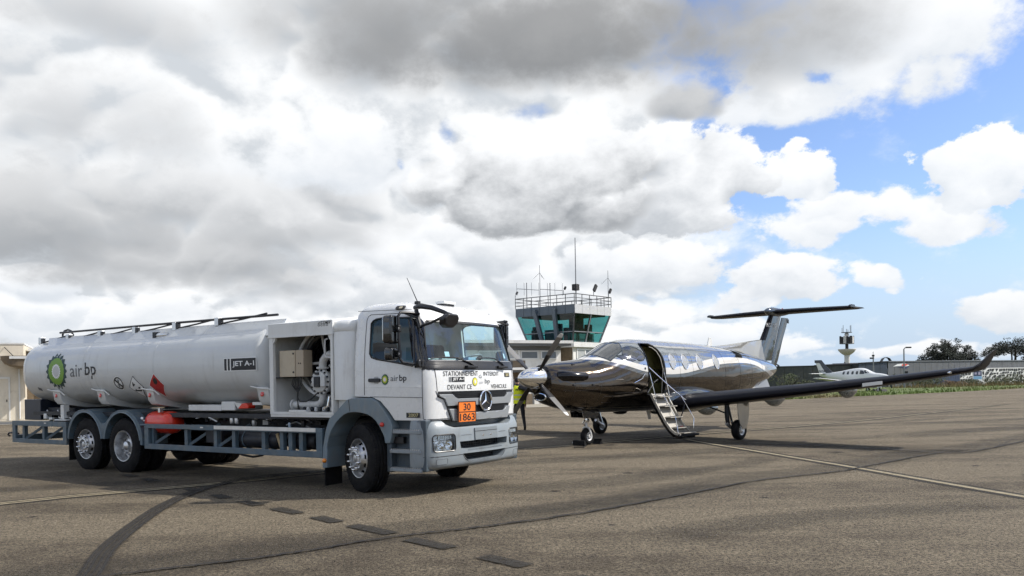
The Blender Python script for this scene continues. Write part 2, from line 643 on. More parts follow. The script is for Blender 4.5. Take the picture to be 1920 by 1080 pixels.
def rrect(x0, x1, y0, y1, r, n=4):
    out = []
    for cx, cy, a in ((x1 - r, y1 - r, 0), (x0 + r, y1 - r, PI / 2), (x0 + r, y0 + r, PI), (x1 - r, y0 + r, 1.5 * PI)):
        for i in range(n + 1):
            t = a + PI / 2 * i / n
            out.append((cx + r * math.cos(t), cy + r * math.sin(t)))
    return out


def lerp_table(tb, x):
    if x <= tb[0][0]:
        return tb[0][1:]
    for a, b in zip(tb, tb[1:]):
        if x <= b[0]:
            t = (x - a[0]) / (b[0] - a[0])
            return tuple(p + t * (q - p) for p, q in zip(a[1:], b[1:]))
    return tb[-1][1:]


def smooth_table(tb, x):
    """Catmull-Rom through a table of (x, values...)"""
    n = len(tb)
    if x <= tb[0][0]:
        return tb[0][1:]
    if x >= tb[-1][0]:
        return tb[-1][1:]
    for i in range(n - 1):
        if x <= tb[i + 1][0]:
            break
    p1, p2 = tb[i], tb[i + 1]
    p0 = tb[i - 1] if i > 0 else None
    p3 = tb[i + 2] if i + 2 < n else None
    h = p2[0] - p1[0]
    t = (x - p1[0]) / h
    out = []
    for k in range(1, len(p1)):
        s = (p2[k] - p1[k]) / h
        m1 = s if p0 is None else .5 * (s + (p1[k] - p0[k]) / (p1[0] - p0[0]))
        m2 = s if p3 is None else .5 * (s + (p3[k] - p2[k]) / (p3[0] - p2[0]))
        t2, t3 = t * t, t * t * t
        out.append((2 * t3 - 3 * t2 + 1) * p1[k] + (t3 - 2 * t2 + t) * h * m1 + (-2 * t3 + 3 * t2) * p2[k] + (t3 - t2) * h * m2)
    return tuple(out)

# ------------------------------------------------------------------ ground and apron
def make_asphalt():
    m = bpy.data.materials.new('worn_asphalt'); MATS['worn_asphalt'] = m
    m.use_nodes = True
    g = G(m.node_tree)
    b = m.node_tree.nodes['Principled BSDF']
    tc = g.n('ShaderNodeTexCoord'); v = tc.outputs['Object']
    mp = g.n('ShaderNodeMapping'); mp.inputs['Rotation'].default_value = (0, 0, math.radians(-38)); mp.inputs['Scale'].default_value = (.12, .55, 1)
    g.l(v, mp.inputs[0])
    big = g.noise(mp.outputs[0], 1.0, 5, .6)
    mid = g.noise(v, 1.7, 5, .6)
    grain = g.noise(v, 30, 3, .8)
    coarse = g.noise(v, 9, 3, .7)
    fine = g.noise(v, 120, 2, .7)
    vor = g.n('ShaderNodeTexVoronoi', feature='F1'); vor.inputs['Scale'].default_value = 55; g.l(v, vor.inputs['Vector'])
    c = g.mix(g.ss(big.outputs['Fac'], .38, .58), (.070, .056, .038), (.142, .118, .083))
    c = g.mix(g.m('MULTIPLY', g.ss(mid.outputs['Fac'], .35, .7), .45), c, (.172, .144, .102))
    gf = g.m('ADD', g.m('MULTIPLY', g.ss(grain.outputs['Fac'], .41, .58), .62), g.m('MULTIPLY', g.ss(fine.outputs['Fac'], .42, .58), .38))
    c = g.mix(1.0, c, g.mix(g.ss(coarse.outputs['Fac'], .35, .65), (.80, .79, .78), (1.18, 1.18, 1.18)), 'MULTIPLY')
    c = g.mix(1.0, c, g.mix(gf, (.05, .047, .043), (2.05, 2.03, 1.97)), 'MULTIPLY')
    sp = g.ss(vor.outputs['Distance'], .28, .10)
    c = g.mix(g.m('MULTIPLY', sp, .22), c, (.38, .34, .27))
    g.l(c, b.inputs['Base Color'])
    b.inputs['Roughness'].default_value = .88
    b.inputs['Specular IOR Level'].default_value = .35
    bp = g.n('ShaderNodeBump'); bp.inputs['Strength'].default_value = 1.0; bp.inputs['Distance'].default_value = .02
    g.l(g.m('ADD', grain.outputs['Fac'], g.m('MULTIPLY', fine.outputs['Fac'], .5)), bp.inputs['Height'])
    g.l(bp.outputs[0], b.inputs['Normal'])
    return m


def soft_mat(name, col, amount, scale=9.0):
    """a stain that thins out at its edge (mesh attribute) and is broken up by the aggregate"""
    m = bpy.data.materials.new(name)
    m.use_nodes = True
    nt = m.node_tree
    g = G(nt)
    b = nt.nodes['Principled BSDF']
    b.inputs['Roughness'].default_value = .85
    tc = g.n('ShaderNodeTexCoord')
    n1 = g.noise(tc.outputs['Object'], scale, 4, .65)
    n2 = g.noise(tc.outputs['Object'], 48, 2, .7)
    b.inputs['Base Color'].default_value = tuple(col) + (1,)
    at = g.n('ShaderNodeAttribute'); at.attribute_name = 'wear'
    a = g.m('MULTIPLY', at.outputs['Fac'], g.m('MULTIPLY_ADD', g.ss(n1.outputs['Fac'], .3, .6), .32, .68))
    a = g.m('MULTIPLY', a, g.m('MULTIPLY_ADD', g.ss(n2.outputs['Fac'], .32, .54), .36, .64))
    g.l(g.m('MULTIPLY', a, amount, clamp=True), b.inputs['Alpha'])
    return m


def smooth_path(pts, n=8):
    pts = [Vector((p[0], p[1], 0)) for p in pts]
    out = []
    for i in range(len(pts) - 1):
        p0 = pts[max(i - 1, 0)]; p1 = pts[i]; p2 = pts[i + 1]; p3 = pts[min(i + 2, len(pts) - 1)]
        for k in range(n):
            t = k / n
            out.append(.5 * ((2 * p1) + (p2 - p0) * t + (2 * p0 - 5 * p1 + 4 * p2 - p3) * t * t + (3 * p1 - p0 - 3 * p2 + p3) * t ** 3))
    out.append(pts[-1])
    return out


def strip(name, pts, width, z, mt, parent, prof=((-.5, 1), (.5, 1)), jit=0.0, n=8, ends=True, off=0.0):
    """ribbon along a path on the ground; prof = cross section (fraction of width, wear)"""
    path = smooth_path(pts, n) if n > 1 else [Vector((p[0], p[1], 0)) for p in pts]
    vs, fs, w = [], [], []
    k = len(prof)
    for i, p in enumerate(path):
        d = (path[min(i + 1, len(path) - 1)] - path[max(i - 1, 0)]).normalized()
        nn = Vector((-d.y, d.x, 0))
        q = p + nn * (off + (random.uniform(-jit, jit) if jit else 0))
        wd = width[i * len(width) // len(path)] if isinstance(width, (list, tuple)) else width
        if jit: wd *= random.uniform(.6, 1.3)
        for fr, ww in prof:
            vs.append((q.x + nn.x * fr * wd, q.y + nn.y * fr * wd, z))
            e = 1.0
            if ends: e = min(1.0, i / 3, (len(path) - 1 - i) / 3)
            w.append(ww * e)
        if i:
            for j in range(k - 1):
                a = (i - 1) * k + j
                fs.append((a, a + 1, a + k + 1, a + k))
    me = bpy.data.meshes.new(name)
    me.from_pydata(vs, [], fs)
    at = me.attributes.new('wear', 'FLOAT', 'POINT')
    at.data.foreach_set('value', w)
    me.materials.append(mt)
    finish(me, 0, True)
    o = bpy.data.objects.new(name, me); COL.objects.link(o); o.parent = parent
    return o


M_ASPH = make_asphalt()
M_TURF = mat('far_turf', (.075, .085, .032), .95, var=.35, vs=.08, dirt=((.12, .10, .055), .7, .15))
b = MB()
N = 24
b.add([(x * 3000 / N, y * 3000 / N, -.06) for y in range(-N, N + 1) for x in range(-N, N + 1)],
      [(j * (2 * N + 1) + i, j * (2 * N + 1) + i + 1, (j + 1) * (2 * N + 1) + i + 1, (j + 1) * (2 * N + 1) + i) for j in range(2 * N) for i in range(2 * N)])
tag(b.build('ground', M_TURF, smooth=0), 'dull turf reaching to the horizon', kind='structure')
b = MB()
AP = [(-140, -60), (160, -60), (160, 140), (-140, 140)]
b.add([(x, y, 0) for x, y in AP], [(0, 1, 2, 3)])
apron = tag(b.build('apron', M_ASPH, smooth=0), 'worn grey tan asphalt apron with faded lines and tyre marks', kind='structure')

M_LINE = soft_mat('faded_pale_line', (.31, .26, .165), 1.0, 6)
M_LINED = soft_mat('dark_line_border', (.016, .013, .009), .92, 5)
M_DASH = soft_mat('dark_dash_paint', (.022, .018, .012), 1.05, 7)
M_TYREM = soft_mat('rubber_mark', (.028, .022, .014), .95, 4)
M_CRACK = soft_mat('crack_seal', (.012, .010, .008), 1.3, 5)
M_STAIN = soft_mat('damp_stain', (.035, .030, .022), .34, 1.6)
SOFT = ((-.5, 0), (-.32, .75), (-.12, 1), (.12, 1), (.32, .75), (.5, 0))
HARD = ((-.5, .75), (-.4, 1), (.4, 1), (.5, .75))

L1 = [(-13, 6.6), (-10.5, 8.9), (-7.41, 11.86), (-6.83, 12.45), (-6.04, 13.06), (-5.3, 13.62), (-4.56, 14.25), (-3.65, 15.2), (-2.4, 16.6), (-.9, 18.3), (.05, 19.72)]
strip('line_border', L1, .50, .004, M_LINED, apron, HARD)
strip('painted_line', L1, .10, .008, M_LINE, apron, HARD, off=.085)
strip('painted_line', L1, .10, .008, M_LINE, apron, HARD, off=-.085)
L2 = [(4.6, 22.2), (4.85, 20.68), (5.3, 18.5), (5.71, 16.4), (6.1, 14.44), (6.41, 12.57), (6.73, 10.86), (7.2, 8.6), (7.7, 6.2)]
strip('line_border', L2, .40, .004, M_LINED, apron, HARD)
strip('painted_line', L2, .135, .008, M_LINE, apron, HARD)
L3 = [(.05, 19.72), (1.31, 20.58), (2.78, 21.69), (5.23, 23.84), (12.13, 29.3), (26.28, 43.17)]
strip('line_border', L3, .50, .005, M_LINED, apron, HARD)
strip('painted_line', L3, .15, .009, M_LINE, apron, HARD)
DASH = [[(-7.4, 15.52), (-7.24, 15.5), (-6.88, 15.1), (-7.03, 15.12)], [(-6.79, 14.84), (-6.53, 14.81), (-6.13, 14.32), (-6.32, 14.27)], [(-5.34, 13.26), (-5.12, 13.2), (-4.85, 12.82), (-5.0, 12.84)], [(-4.63, 12.46), (-4.4, 12.37), (-4.1, 12.03), (-4.29, 12.0)], [(-3.97, 11.7), (-3.75, 11.67), (-3.4, 11.3), (-3.56, 11.18)], [(-3.27, 10.91), (-3.09, 10.99), (-2.66, 10.54), (-2.81, 10.41)], [(-2.54, 10.14), (-2.37, 10.24), (-2.02, 9.82), (-2.17, 9.71)], [(-1.97, 9.49), (-1.82, 9.6), (-1.27, 9.01), (-1.41, 8.9)], [(-1.17, 8.58), (-1.04, 8.67), (-.57, 8.2), (-.69, 8.05)], [(-.38, 7.66), (-.22, 7.77), (.16, 7.34), (.04, 7.22)], [(.42, 6.8), (.57, 6.9), (.98, 6.45), (.85, 6.33)]]
for q in DASH:
    a = ((Vector(q[0]) + Vector(q[1])) / 2); c = ((Vector(q[2]) + Vector(q[3])) / 2)
    pts = [a + (c - a) * (i / 4) for i in range(5)]
    strip('dash_marking', pts, .20, .0125, M_DASH, apron, HARD, n=1, ends=False)
tl = [(-3.6, 6.2), (-3.87, 7.23), (-4.25, 8.41), (-4.62, 9.84), (-4.98, 11.58), (-5.14, 13.14), (-5.0, 14.4)]
tr_ = [(-3.3, 6.2), (-3.6, 7.21), (-4.02, 8.26), (-4.42, 9.82), (-4.72, 11.41), (-4.80, 12.95), (-4.55, 14.2)]
strip('tyre_mark', [((a[0] + c[0]) / 2, (a[1] + c[1]) / 2) for a, c in zip(tl, tr_)], .235, .0155, M_TYREM, apron, ((-.5, 0), (-.42, .85), (-.2, 1), (.0, .8), (.2, 1), (.42, .85), (.5, 0)))
for of_, wd_ in ((-.075, .03), (-.02, .02), (.035, .028), (.085, .02)):
    strip('tyre_mark', [((a[0] + c[0]) / 2, (a[1] + c[1]) / 2) for a, c in zip(tl, tr_)], wd_, .0162 + abs(of_) * .004, M_CRACK, apron, SOFT, off=of_)
strip('tyre_mark', [(-4.9, 14.2), (-4.2, 15.0), (-3.2, 15.8), (-1.8, 16.7)], .5, .015, M_TYREM, apron, SOFT)
C1 = [(-5.2, 6.2), (-3.45, 7.24), (-2.79, 7.61), (-2.12, 8.05), (-1.28, 8.77), (-.39, 9.26), (.89, 10.16), (2.56, 11.74), (3.85, 13.0), (5.52, 14.03), (6.59, 15.01), (8.8, 17.01), (9.52, 17.12), (12.13, 19.53), (16, 23)]
strip('damp_band', C1, 1.3, .0025, M_STAIN, apron, SOFT, off=.35)
strip('crack', C1, .055, .0175, M_CRACK, apron, HARD, jit=.018, n=16)
C2 = [(4.89, 20.48), (6.82, 19.55), (8.01, 18.24), (8.8, 17.01)]
strip('crack', C2, .07, .0178, M_CRACK, apron, HARD, jit=.02, n=16)
strip('damp_band', C2, 1.6, .0027, M_STAIN, apron, SOFT)
strip('crack', [(9.5, 32), (11.83, 33.87), (16.11, 36.61), (26.28, 43.17)], .09, .0172, M_CRACK, apron, HARD, jit=.03)
strip('crack', [(3, 26.5), (8, 30.5), (15, 33), (24, 38)], .07, .0174, M_CRACK, apron, HARD, jit=.03)
for pts, w in (([(-1.5, 16.2), (1.5, 17.2), (4.5, 18.6), (8, 19.6)], 1.4), ([(-.5, 10.2), (1.2, 11.0), (3.2, 12.6)], .9), ([(1.2, 8.4), (3.4, 9.6), (6.5, 10.4)], 1.0), ([(3.0, 14.6), (4.2, 15.4), (5.2, 16.8)], .8), ([(10, 22), (14, 24), (20, 27)], 1.6), ([(-9, 15.5), (-7.8, 16.6), (-6, 17.0)], 1.5), ([(-9.5, 12.8), (-7.5, 13.9), (-5.8, 14.6)], 1.1), ([(-2, 13), (0, 12.6), (2, 13.6), (3.4, 15.0)], 1.3), ([(12, 27), (18, 29), (26, 33)], 1.2), ([(6.5, 25.5), (11, 27.2), (17, 31)], .8)):
    strip('damp_band', pts, w, .002 + random.random() * .0004, M_STAIN, apron, SOFT)

# oil spots and patch repairs
rs_ = random.Random(21)
M_OIL = soft_mat('oil_spot', (.012, .011, .010), .8, 10)
for (x, y, r) in [(-2.6, 14.2, .30), (-2.2, 14.6, .16), (-3.3, 15.0, .22), (.6, 12.2, .10), (2.4, 20.6, .25), (2.9, 21.4, .16), (4.4, 22.4, .3), (3.4, 11.2, .09), (1.1, 9.3, .07), (-1.9, 11.7, .08), (6.9, 17.6, .22), (-6.2, 10.6, .09), (8.2, 14.6, .12), (2.0, 14.4, .13), (-.8, 12.9, .12)]:
    n_ = 14
    me = bpy.data.meshes.new('oil_spot')
    rr = [r * rs_.uniform(.7, 1.15) for _ in range(n_)]
    me.from_pydata([(x, y, .0022)] + [(x + q * math.cos(2 * PI * i / n_), y + q * math.sin(2 * PI * i / n_), .0022) for i, q in enumerate(rr)] + [(x + q * .55 * math.cos(2 * PI * i / n_), y + q * .55 * math.sin(2 * PI * i / n_), .0022) for i, q in enumerate(rr)], [],
                   [(0, n_ + 1 + i, n_ + 1 + (i + 1) % n_) for i in range(n_)] + [(n_ + 1 + i, 1 + i, 1 + (i + 1) % n_, n_ + 1 + (i + 1) % n_) for i in range(n_)])
    at_ = me.attributes.new('wear', 'FLOAT', 'POINT'); at_.data.foreach_set('value', [1.0] + [0.0] * n_ + [.8] * n_)
    me.materials.append(M_OIL)
    o = bpy.data.objects.new('oil_spot', me); COL.objects.link(o); o.parent = apron
# fine cracks
for (x, y, a, L) in [(8.0, 13.0, .75, 3.0), (-6.8, 11.6, .55, 2.2), (7.2, 20.0, .5, 4.0), (10.5, 18.0, .8, 3.0), (2.6, 16.6, .7, 3.0)]:
    pts = [(x, y)]
    for k_ in range(7):
        a += rs_.uniform(-.12, .12)
        pts.append((pts[-1][0] + L / 7 * math.cos(a), pts[-1][1] + L / 7 * math.sin(a)))
    strip('crack', pts, .022, .0168 + rs_.random() * .0004, M_CRACK, apron, HARD, jit=.01, n=6)

# pale concrete strip at the foot of the terminal
WD = Vector((.9002, .4355, 0))            # direction of the terminal front
WN = Vector((.4355, -.9002, 0))           # its outward normal (to the apron)
WA = Vector((-26.64, 42.76, 0))
M_PAVE = mat('pale_concrete', (.34, .31, .25), .9, var=.12, vs=.8, dirt=((.2, .18, .15), .5, .6))
b = MB()
p0, p1 = WA - WD * 30, WA + WD * 34
b.add([p0 + WN * 5.5 + V(0, 0, .02), p1 + WN * 5.5 + V(0, 0, .02), p1 - WN * 10 + V(0, 0, .02), p0 - WN * 10 + V(0, 0, .02)], [(0, 1, 2, 3)])
tag(b.build('pavement', M_PAVE, smooth=0), 'pale concrete strip along the terminal front', kind='structure')
M_KERBL = mat('kerb_shadow_strip', (.05, .045, .04), .9)

# grass verge on the right, raised a little above the asphalt, with blades along its edge
EDGE = [(8.6, 49.6), (11.84, 50.84), (15.5, 54.4), (19.57, 58.13), (25.5, 62.6), (32.5, 67.8), (42, 75.2), (52.27, 84.02), (66, 95), (90, 113)]
M_GRASS = mat('verge_grass', (.095, .135, .03), .95, var=.35, vs=.35, dirt=((.17, .125, .06), 1.0, .055))
M_BLADE = mat('grass_blades', (.12, .18, .035), .8, var=.4, vs=.4, dirt=((.20, .145, .07), 1.0, .055))
b = MB()
ep = smooth_path(EDGE, 10)
rows = [0, .12, .5, 1.2, 2.5, 4.5, 8, 14, 24, 40]
for i, p in enumerate(ep):
    d = (ep[min(i + 1, len(ep) - 1)] - ep[max(i - 1, 0)]).normalized()
    nn = Vector((-d.y, d.x, 0))
    jt = random.uniform(-.25, .25)
    for j, r in enumerate(rows):
        q = p + nn * (r + (jt if r < 2 else 0))
        z = .008 if j == 0 else .05 + .05 * noise.noise(Vector((q.x * .6, q.y * .6, 0))) + min(r, 3) * .012
        b.v.append((q.x, q.y, z))
K = len(rows)
b.f = [(i * K + j, i * K + j + 1, (i + 1) * K + j + 1, (i + 1) * K + j) for i in range(len(ep) - 1) for j in range(K - 1)]
b.m = [0] * len(b.f)
verge = tag(b.build('grass_verge', M_GRASS, smooth=60), 'grass verge with dry patches along the far right edge of the apron', 'grass', kind='stuff')
b = MB()
for _ in range(9000):
    i = random.randrange(len(ep) - 1)
    t = random.random()
    p = ep[i].lerp(ep[i + 1], t)
    d = (ep[i + 1] - ep[i]).normalized()
    r = random.random() ** 2.2 * 16 - .1
    q = p + Vector((-d.y, d.x, 0)) * r
    h = random.uniform(.08, .26) * (1.0 + .6 * noise.noise(Vector((q.x * .25, q.y * .25, 3))))
    a = random.uniform(0, PI)
    w = random.uniform(.02, .06)
    ox, oy = math.cos(a) * w, math.sin(a) * w
    lx, ly = random.uniform(-.08, .08), random.uniform(-.08, .08)
    b.add([(q.x - ox, q.y - oy, .02), (q.x + ox, q.y + oy, .02), (q.x + lx, q.y + ly, .05 + h)], [(0, 1, 2)])
o = b.build('blades', M_BLADE, verge, smooth=0, norm=False)
o['kind'] = 'stuff'

# ------------------------------------------------------------------ fuel truck (local: X forward, Y left, Z up, origin under the front axle)
TR = empty('fuel_truck', (-1.6714, 13.4956, 0), math.radians(-33.649),
           'white jet fuel tanker truck with orange hazard plate, parked in front of the propeller plane', 'truck')

CZT = [(0.9, 1.455, 1.19), (1.10, 1.46, 1.20), (1.50, 1.465, 1.21), (1.83, 1.455, 1.205), (1.95, 1.42, 1.20), (2.25, 1.335, 1.175), (2.52, 1.245, 1.14),
       (2.62, 1.20, 1.125), (2.70, 1.145, 1.10), (2.77, 1.05, 1.06), (2.82, 0.94, 1.0), (2.86, 0.78, .89), (2.885, 0.55, .72)]


def xf(y, z, ins=0.0, bow=.12, rc=.20):
    XF, W = smooth_table(CZT, z)
    XF -= ins; W -= ins
    a = min(abs(y), W - 1e-4)
    x = XF - bow * a * a
    d = a - (W - rc)
    if d > 0:
        x -= rc - math.sqrt(max(rc * rc - d * d, 0))
    return x


def FR(y, z, d=0.0):
    """point on the cab front, d proud of it"""
    e = .004
    s = (xf(y + e, z) - xf(y - e, z)) / (2 * e)
    n = V(1, -s, 0).normalized()
    return V(xf(y, z), y, z) + n * d


def cw(z):
    return smooth_table(CZT, z)[1]


def CS(x, z, d=0.0):
    """point on the cab's right side"""
    return V(x, -(cw(z) + d), z)


def cab_ring(z, ins=0.0):
    XF, W = smooth_table(CZT, z)
    W -= ins
    xr = -.10 + ins + max(0, z - 2.66) ** 2 * 3.6
    r = []
    ny = 26
    fr = []
    for k in range(ny + 1):
        y = W * math.sin((-1 + 2 * k / ny) * PI / 2)
        fr.append((xf(y, z, ins), y))
    fr[0] = (xf(-W, z, ins), -W); fr[-1] = (xf(W, z, ins), W)
    xe = fr[0][0]
    for t in (0.06, .25, .5, .75):
        r.append((xr + (xe - xr) * t, -W))
    r += fr
    for t in (.75, .5, .25, .06):
        r.append((xr + (xe - xr) * t, W))
    for t in (.97, .5, 0, -.5, -.97):
        r.append((xr, W * t))
    return [V(x, y, z) for x, y in r]


b = MB()
b.loft([cab_ring(z) for z in (1.10, 1.3, 1.5, 1.7, 1.83, 1.89, 1.95, 2.1, 2.25, 2.4, 2.5, 2.56, 2.62, 2.66, 2.70, 2.735, 2.77, 2.80, 2.82, 2.84, 2.86, 2.875, 2.885)])
cab = b.build('cab', M_CAB, TR)
cut = []
b = MB(); b.loft([cab_ring(z, .055) for z in (1.45, 1.83, 1.95, 2.1, 2.25, 2.4, 2.52, 2.62, 2.68)]); cut.append(b.build('cutter', M_INT))
SWIN = [(0.235, 2.55), (0.27, 2.59), (.33, 2.612), (.45, 2.622), (1.0, 2.60), (1.045, 2.55), (1.075, 2.42), (1.115, 1.91), (1.085, 1.888), (.84, 1.935), (.38, 2.006), (.28, 2.035), (.24, 2.09)]
b = MB(); b.prism(SWIN, -1.5, 1.5, lambda x, z, d: V(x, d, z)); cut.append(b.build('cutter', M_BLACK))
WSCR = [(-1.075, 1.97), (1.075, 1.97), (1.05, 2.2), (.985, 2.50), (.93, 2.545), (-.93, 2.545), (-.985, 2.50), (-1.05, 2.2)]
b = MB(); b.prism(WSCR, .85, 2.2, lambda y, z, d: V(d, y, z)); cut.append(b.build('cutter', M_BLACK))
ARCH = [(-.4, 1.0), (-.4, 1.465), (.29, 1.442), (.459, 1.379), (.623, 1.227), (.74, 1.085), (.74, 1.0)]
b = MB(); b.prism(ARCH, -1.5, 1.5, lambda x, z, d: V(x, d, z)); cut.append(b.build('cutter', M_CAB))
boolean(cab, cut)
while len(cab.data.materials) > 1:
    cab.data.materials.pop(index=1)

# glass
ws = MB()
nu, nv = 24, 6
for j in range(nv + 1):
    for i in range(nu + 1):
        z = 1.955 + (2.56 - 1.955) * j / nv
        hw = 1.085 - .11 * (j / nv) ** 1.3
        ws.v.append(FR(-hw + 2 * hw * i / nu, z, -.012))
ws.f = [(j * (nu + 1) + i, j * (nu + 1) + i + 1, (j + 1) * (nu + 1) + i + 1, (j + 1) * (nu + 1) + i) for j in range(nv) for i in range(nu)]
ws.m = [0] * len(ws.f)
ws.build('windscreen', M_WS, cab, smooth=60)
for s in (1, -1):
    patch([(x, z) for x, z in [(.225, 2.56), (.26, 2.60), (.33, 2.622), (1.01, 2.61), (1.06, 2.55), (1.125, 1.90), (1.09, 1.878), (.84, 1.925), (.36, 1.998), (.23, 2.08)]],
          lambda x, z, d, s=s: V(x, -s * (cw(z) + d), z), 'side_window', M_SG if s == 1 else M_WS, cab, cuts=2, d=-.018)
    # rubber round the window
    q = [V(x, -s * (cw(z) + .001), z) for x, z in SWIN]
    MB().tube(q, .013, 6, closed=True).build('window_rubber', M_BLACK, cab)
MB().tube([V(1, 1, 0)] * 0 or [FR(y, z, -.002) for y, z in WSCR], .014, 6, closed=True).build('windscreen_rubber', M_BLACK, cab)
# black A pillars and the black cowl under the glass
for s in (1, -1):
    patch([(s * y, z) for y, z in [(-1.198, 1.86), (-1.07, 1.86), (-1.075, 1.98), (-1.05, 2.2), (-.975, 2.53), (-1.0, 2.585), (-1.118, 2.585), (-1.163, 2.3), (-1.19, 2.05)]], FR, 'pillar_trim', M_TRIM, cab, cuts=3, d=.004)
patch([(-1.16, 1.838), (1.16, 1.838), (1.12, 1.90), (1.08, 1.965), (-1.08, 1.965), (-1.12, 1.90)], FR, 'cowl', M_BLACK, cab, cuts=4, d=.006, thick=.012)
patch([(-.96, 2.545), (.96, 2.545), (.92, 2.575), (-.92, 2.575)], FR, 'header_trim', M_BLACK, cab, cuts=3, d=.003)
# seams
def seam(pts, fn, r=.0055, name='seam', mt=M_BLACK, par=None):
    out = []
    for a, c in zip(pts, pts[1:]):
        n = max(1, int(math.dist(a, c) / .08))
        out += [fn(a[0] + (c[0] - a[0]) * i / n, a[1] + (c[1] - a[1]) * i / n) for i in range(n)]
    out.append(fn(*pts[-1]))
    return MB().tube(out, r, 6).build(name, mt, par or cab)


seam([(.137, 1.47), (.137, 2.60), (.155, 2.66), (.2, 2.685), (1.07, 2.668), (1.12, 2.62), (1.265, 2.06), (1.268, 1.12)], CS)
seam([(.25, 1.445), (1.265, 1.432)], CS, .004)
seam([(.15, 1.585), (1.265, 1.585)], CS, .003, mt=M_CAB)
seam([(-1.004, 1.832), (-.975, 1.516)], FR)
seam([(1.004, 1.832), (.975, 1.516)], FR)
seam([(-1.16, 1.832), (1.16, 1.832)], FR)
seam([(-.10, 2.757), (.2, 2.745), (.99, 2.722)], CS, .004)
seam([(-1.0, 1.52), (-.97, 1.435), (-.86, 1.395), (-.72, 1.112), (-1.15, 1.112)], FR, .006)
seam([(1.0, 1.52), (.97, 1.435), (.86, 1.395), (.72, 1.112), (1.15, 1.112)], FR, .006)
# door handle, marker lamps, year plate
patch(rrect(.24, .47, 1.665, 1.72, .025), CS, 'door_handle', M_BLACK, cab, cuts=1, d=.002, thick=.03, bevel=.008)
patch(rrect(.33, .43, 1.64, 1.745, .03), CS, 'handle_cup', mat('handle_cup_grey', (.42, .43, .43), .4), cab, cuts=1, d=.002)
for s in (1, -1):
    patch(rrect(.69, .85, 2.735, 2.79, .02), lambda x, z, d, s=s: V(x, -s * (cw(z) + d), z), 'roof_lamp', M_BLACK, cab, cuts=1, d=.004, thick=.03, bevel=.008)
    patch(rrect(.76, .83, 2.747, 2.778, .01), lambda x, z, d, s=s: V(x, -s * (cw(z) + d), z), 'roof_lamp_lens', mat('lamp_lens_pale', (.75, .65, .45), .2), cab, cuts=0, d=.037)
patch([(.955, 1.14), (1.212, 1.14), (1.212, 1.212), (.955, 1.212)], CS, 'year_plate', M_INK, cab, cuts=1, d=.004)
word('lettering', '2007', .995, 1.185, 1.152, 1.203, lambda x, z: CS(x, z, .0065), M_GOLD, cab, .01)


def emblem(cx, cz, rx, rz, fn, parent, bright=False, steps=((1.0, .74, M_DGREEN), (.80, .60, M_LGREEN), (.60, .42, M_YEL), (.40, .27, M_INKW))):
    """sunflower disc of pointed petals in rings, on a surface fn(u, v, d)"""
    mb = MB(); mts = []
    for k, (ro, ri, mt) in enumerate(steps):
        mts.append(mt)
        mb.cur = k
        n = 18
        pts = []
        for i in range(n * 2):
            a = PI * i / n + (PI / n if k % 2 else 0)
            r = ro if i % 2 == 0 else ri * 1.08
            pts.append((cx + rx * r * math.cos(a), cz + rz * r * math.sin(a)))
        d = .003 + .0022 * k
        vs_ = [fn(cx, cz, d)]
        for t in (.25, .5, .75, 1.0):
            vs_ += [fn(cx + (x - cx) * t, cz + (z - cz) * t, d) for x, z in pts]
        m2 = 2 * n
        fs_ = [(0, i + 1, (i + 1) % m2 + 1) for i in range(m2)]
        for q in range(3):
            fs_ += [(1 + q * m2 + i, 1 + q * m2 + (i + 1) % m2, 1 + (q + 1) * m2 + (i + 1) % m2, 1 + (q + 1) * m2 + i) for i in range(m2)]
        mb.add(vs_, fs_)
    return mb.build('sunflower_emblem', mts, parent, smooth=0, norm=True)


emblem(.555, 1.70, .078, .088, CS, cab)
word('lettering', 'air', .665, .815, 1.675, 1.755, lambda x, z: CS(x, z, .004), M_INKG, cab)
word('lettering', 'bp', .835, .975, 1.648, 1.765, lambda x, z: CS(x, z, .004), M_INK, cab, .012)
# front panel lettering
fw = lambda y, z: FR(y, z, .004)
word('lettering', 'STATIONNEMENT', -.86, -.115, 1.737, 1.808, fw, M_INK, cab, .0)
word('lettering', 'INTERDIT', .025, .48, 1.737, 1.800, fw, M_INK, cab, .0)
word('lettering', 'DEVANT CE', -.785, -.275, 1.538, 1.608, fw, M_INK, cab, .0)
word('lettering', 'VEHICULE', .225, .745, 1.538, 1.602, fw, M_INK, cab, .0)
patch([(-.70, 1.648), (-.436, 1.648), (-.436, 1.722), (-.70, 1.722)], FR, 'fuel_grade_label', M_INK, cab, cuts=2, d=.003)
patch([(-.757, 1.648), (-.74, 1.648), (-.74, 1.722), (-.757, 1.722)], FR, 'fuel_grade_stripe', M_INKG, cab, cuts=0, d=.003)
patch([(-.73, 1.648), (-.71, 1.648), (-.71, 1.722), (-.73, 1.722)], FR, 'fuel_grade_stripe', M_INKG, cab, cuts=0, d=.003)
word('lettering', 'JET A-1', -.68, -.45, 1.660, 1.710, lambda y, z: FR(y, z, .0055), M_INKW, cab, .02)
emblem(-.20, 1.646, .064, .070, FR, cab, steps=((1.0, .80, M_DGREEN), (.84, .74, M_YEL), (.5, .42, mat('emblem_pale', (.85, .85, .4), .5)), (.30, .26, M_INKW)))
word('lettering', 'G', -.10, -.03, 1.700, 1.752, fw, M_INKG, cab)
word('lettering', 'air', -.096, .018, 1.613, 1.660, fw, M_INKF, cab)
word('lettering', 'bp', .055, .19, 1.596, 1.690, fw, M_INKG, cab)
patch([(.68, 1.715), (.87, 1.715), (.87, 1.785), (.68, 1.785)], FR, 'year_plate', M_INK, cab, cuts=1, d=.004)
word('lettering', '2007', .71, .845, 1.727, 1.773, lambda y, z: FR(y, z, .0065), M_GOLD, cab, .015)

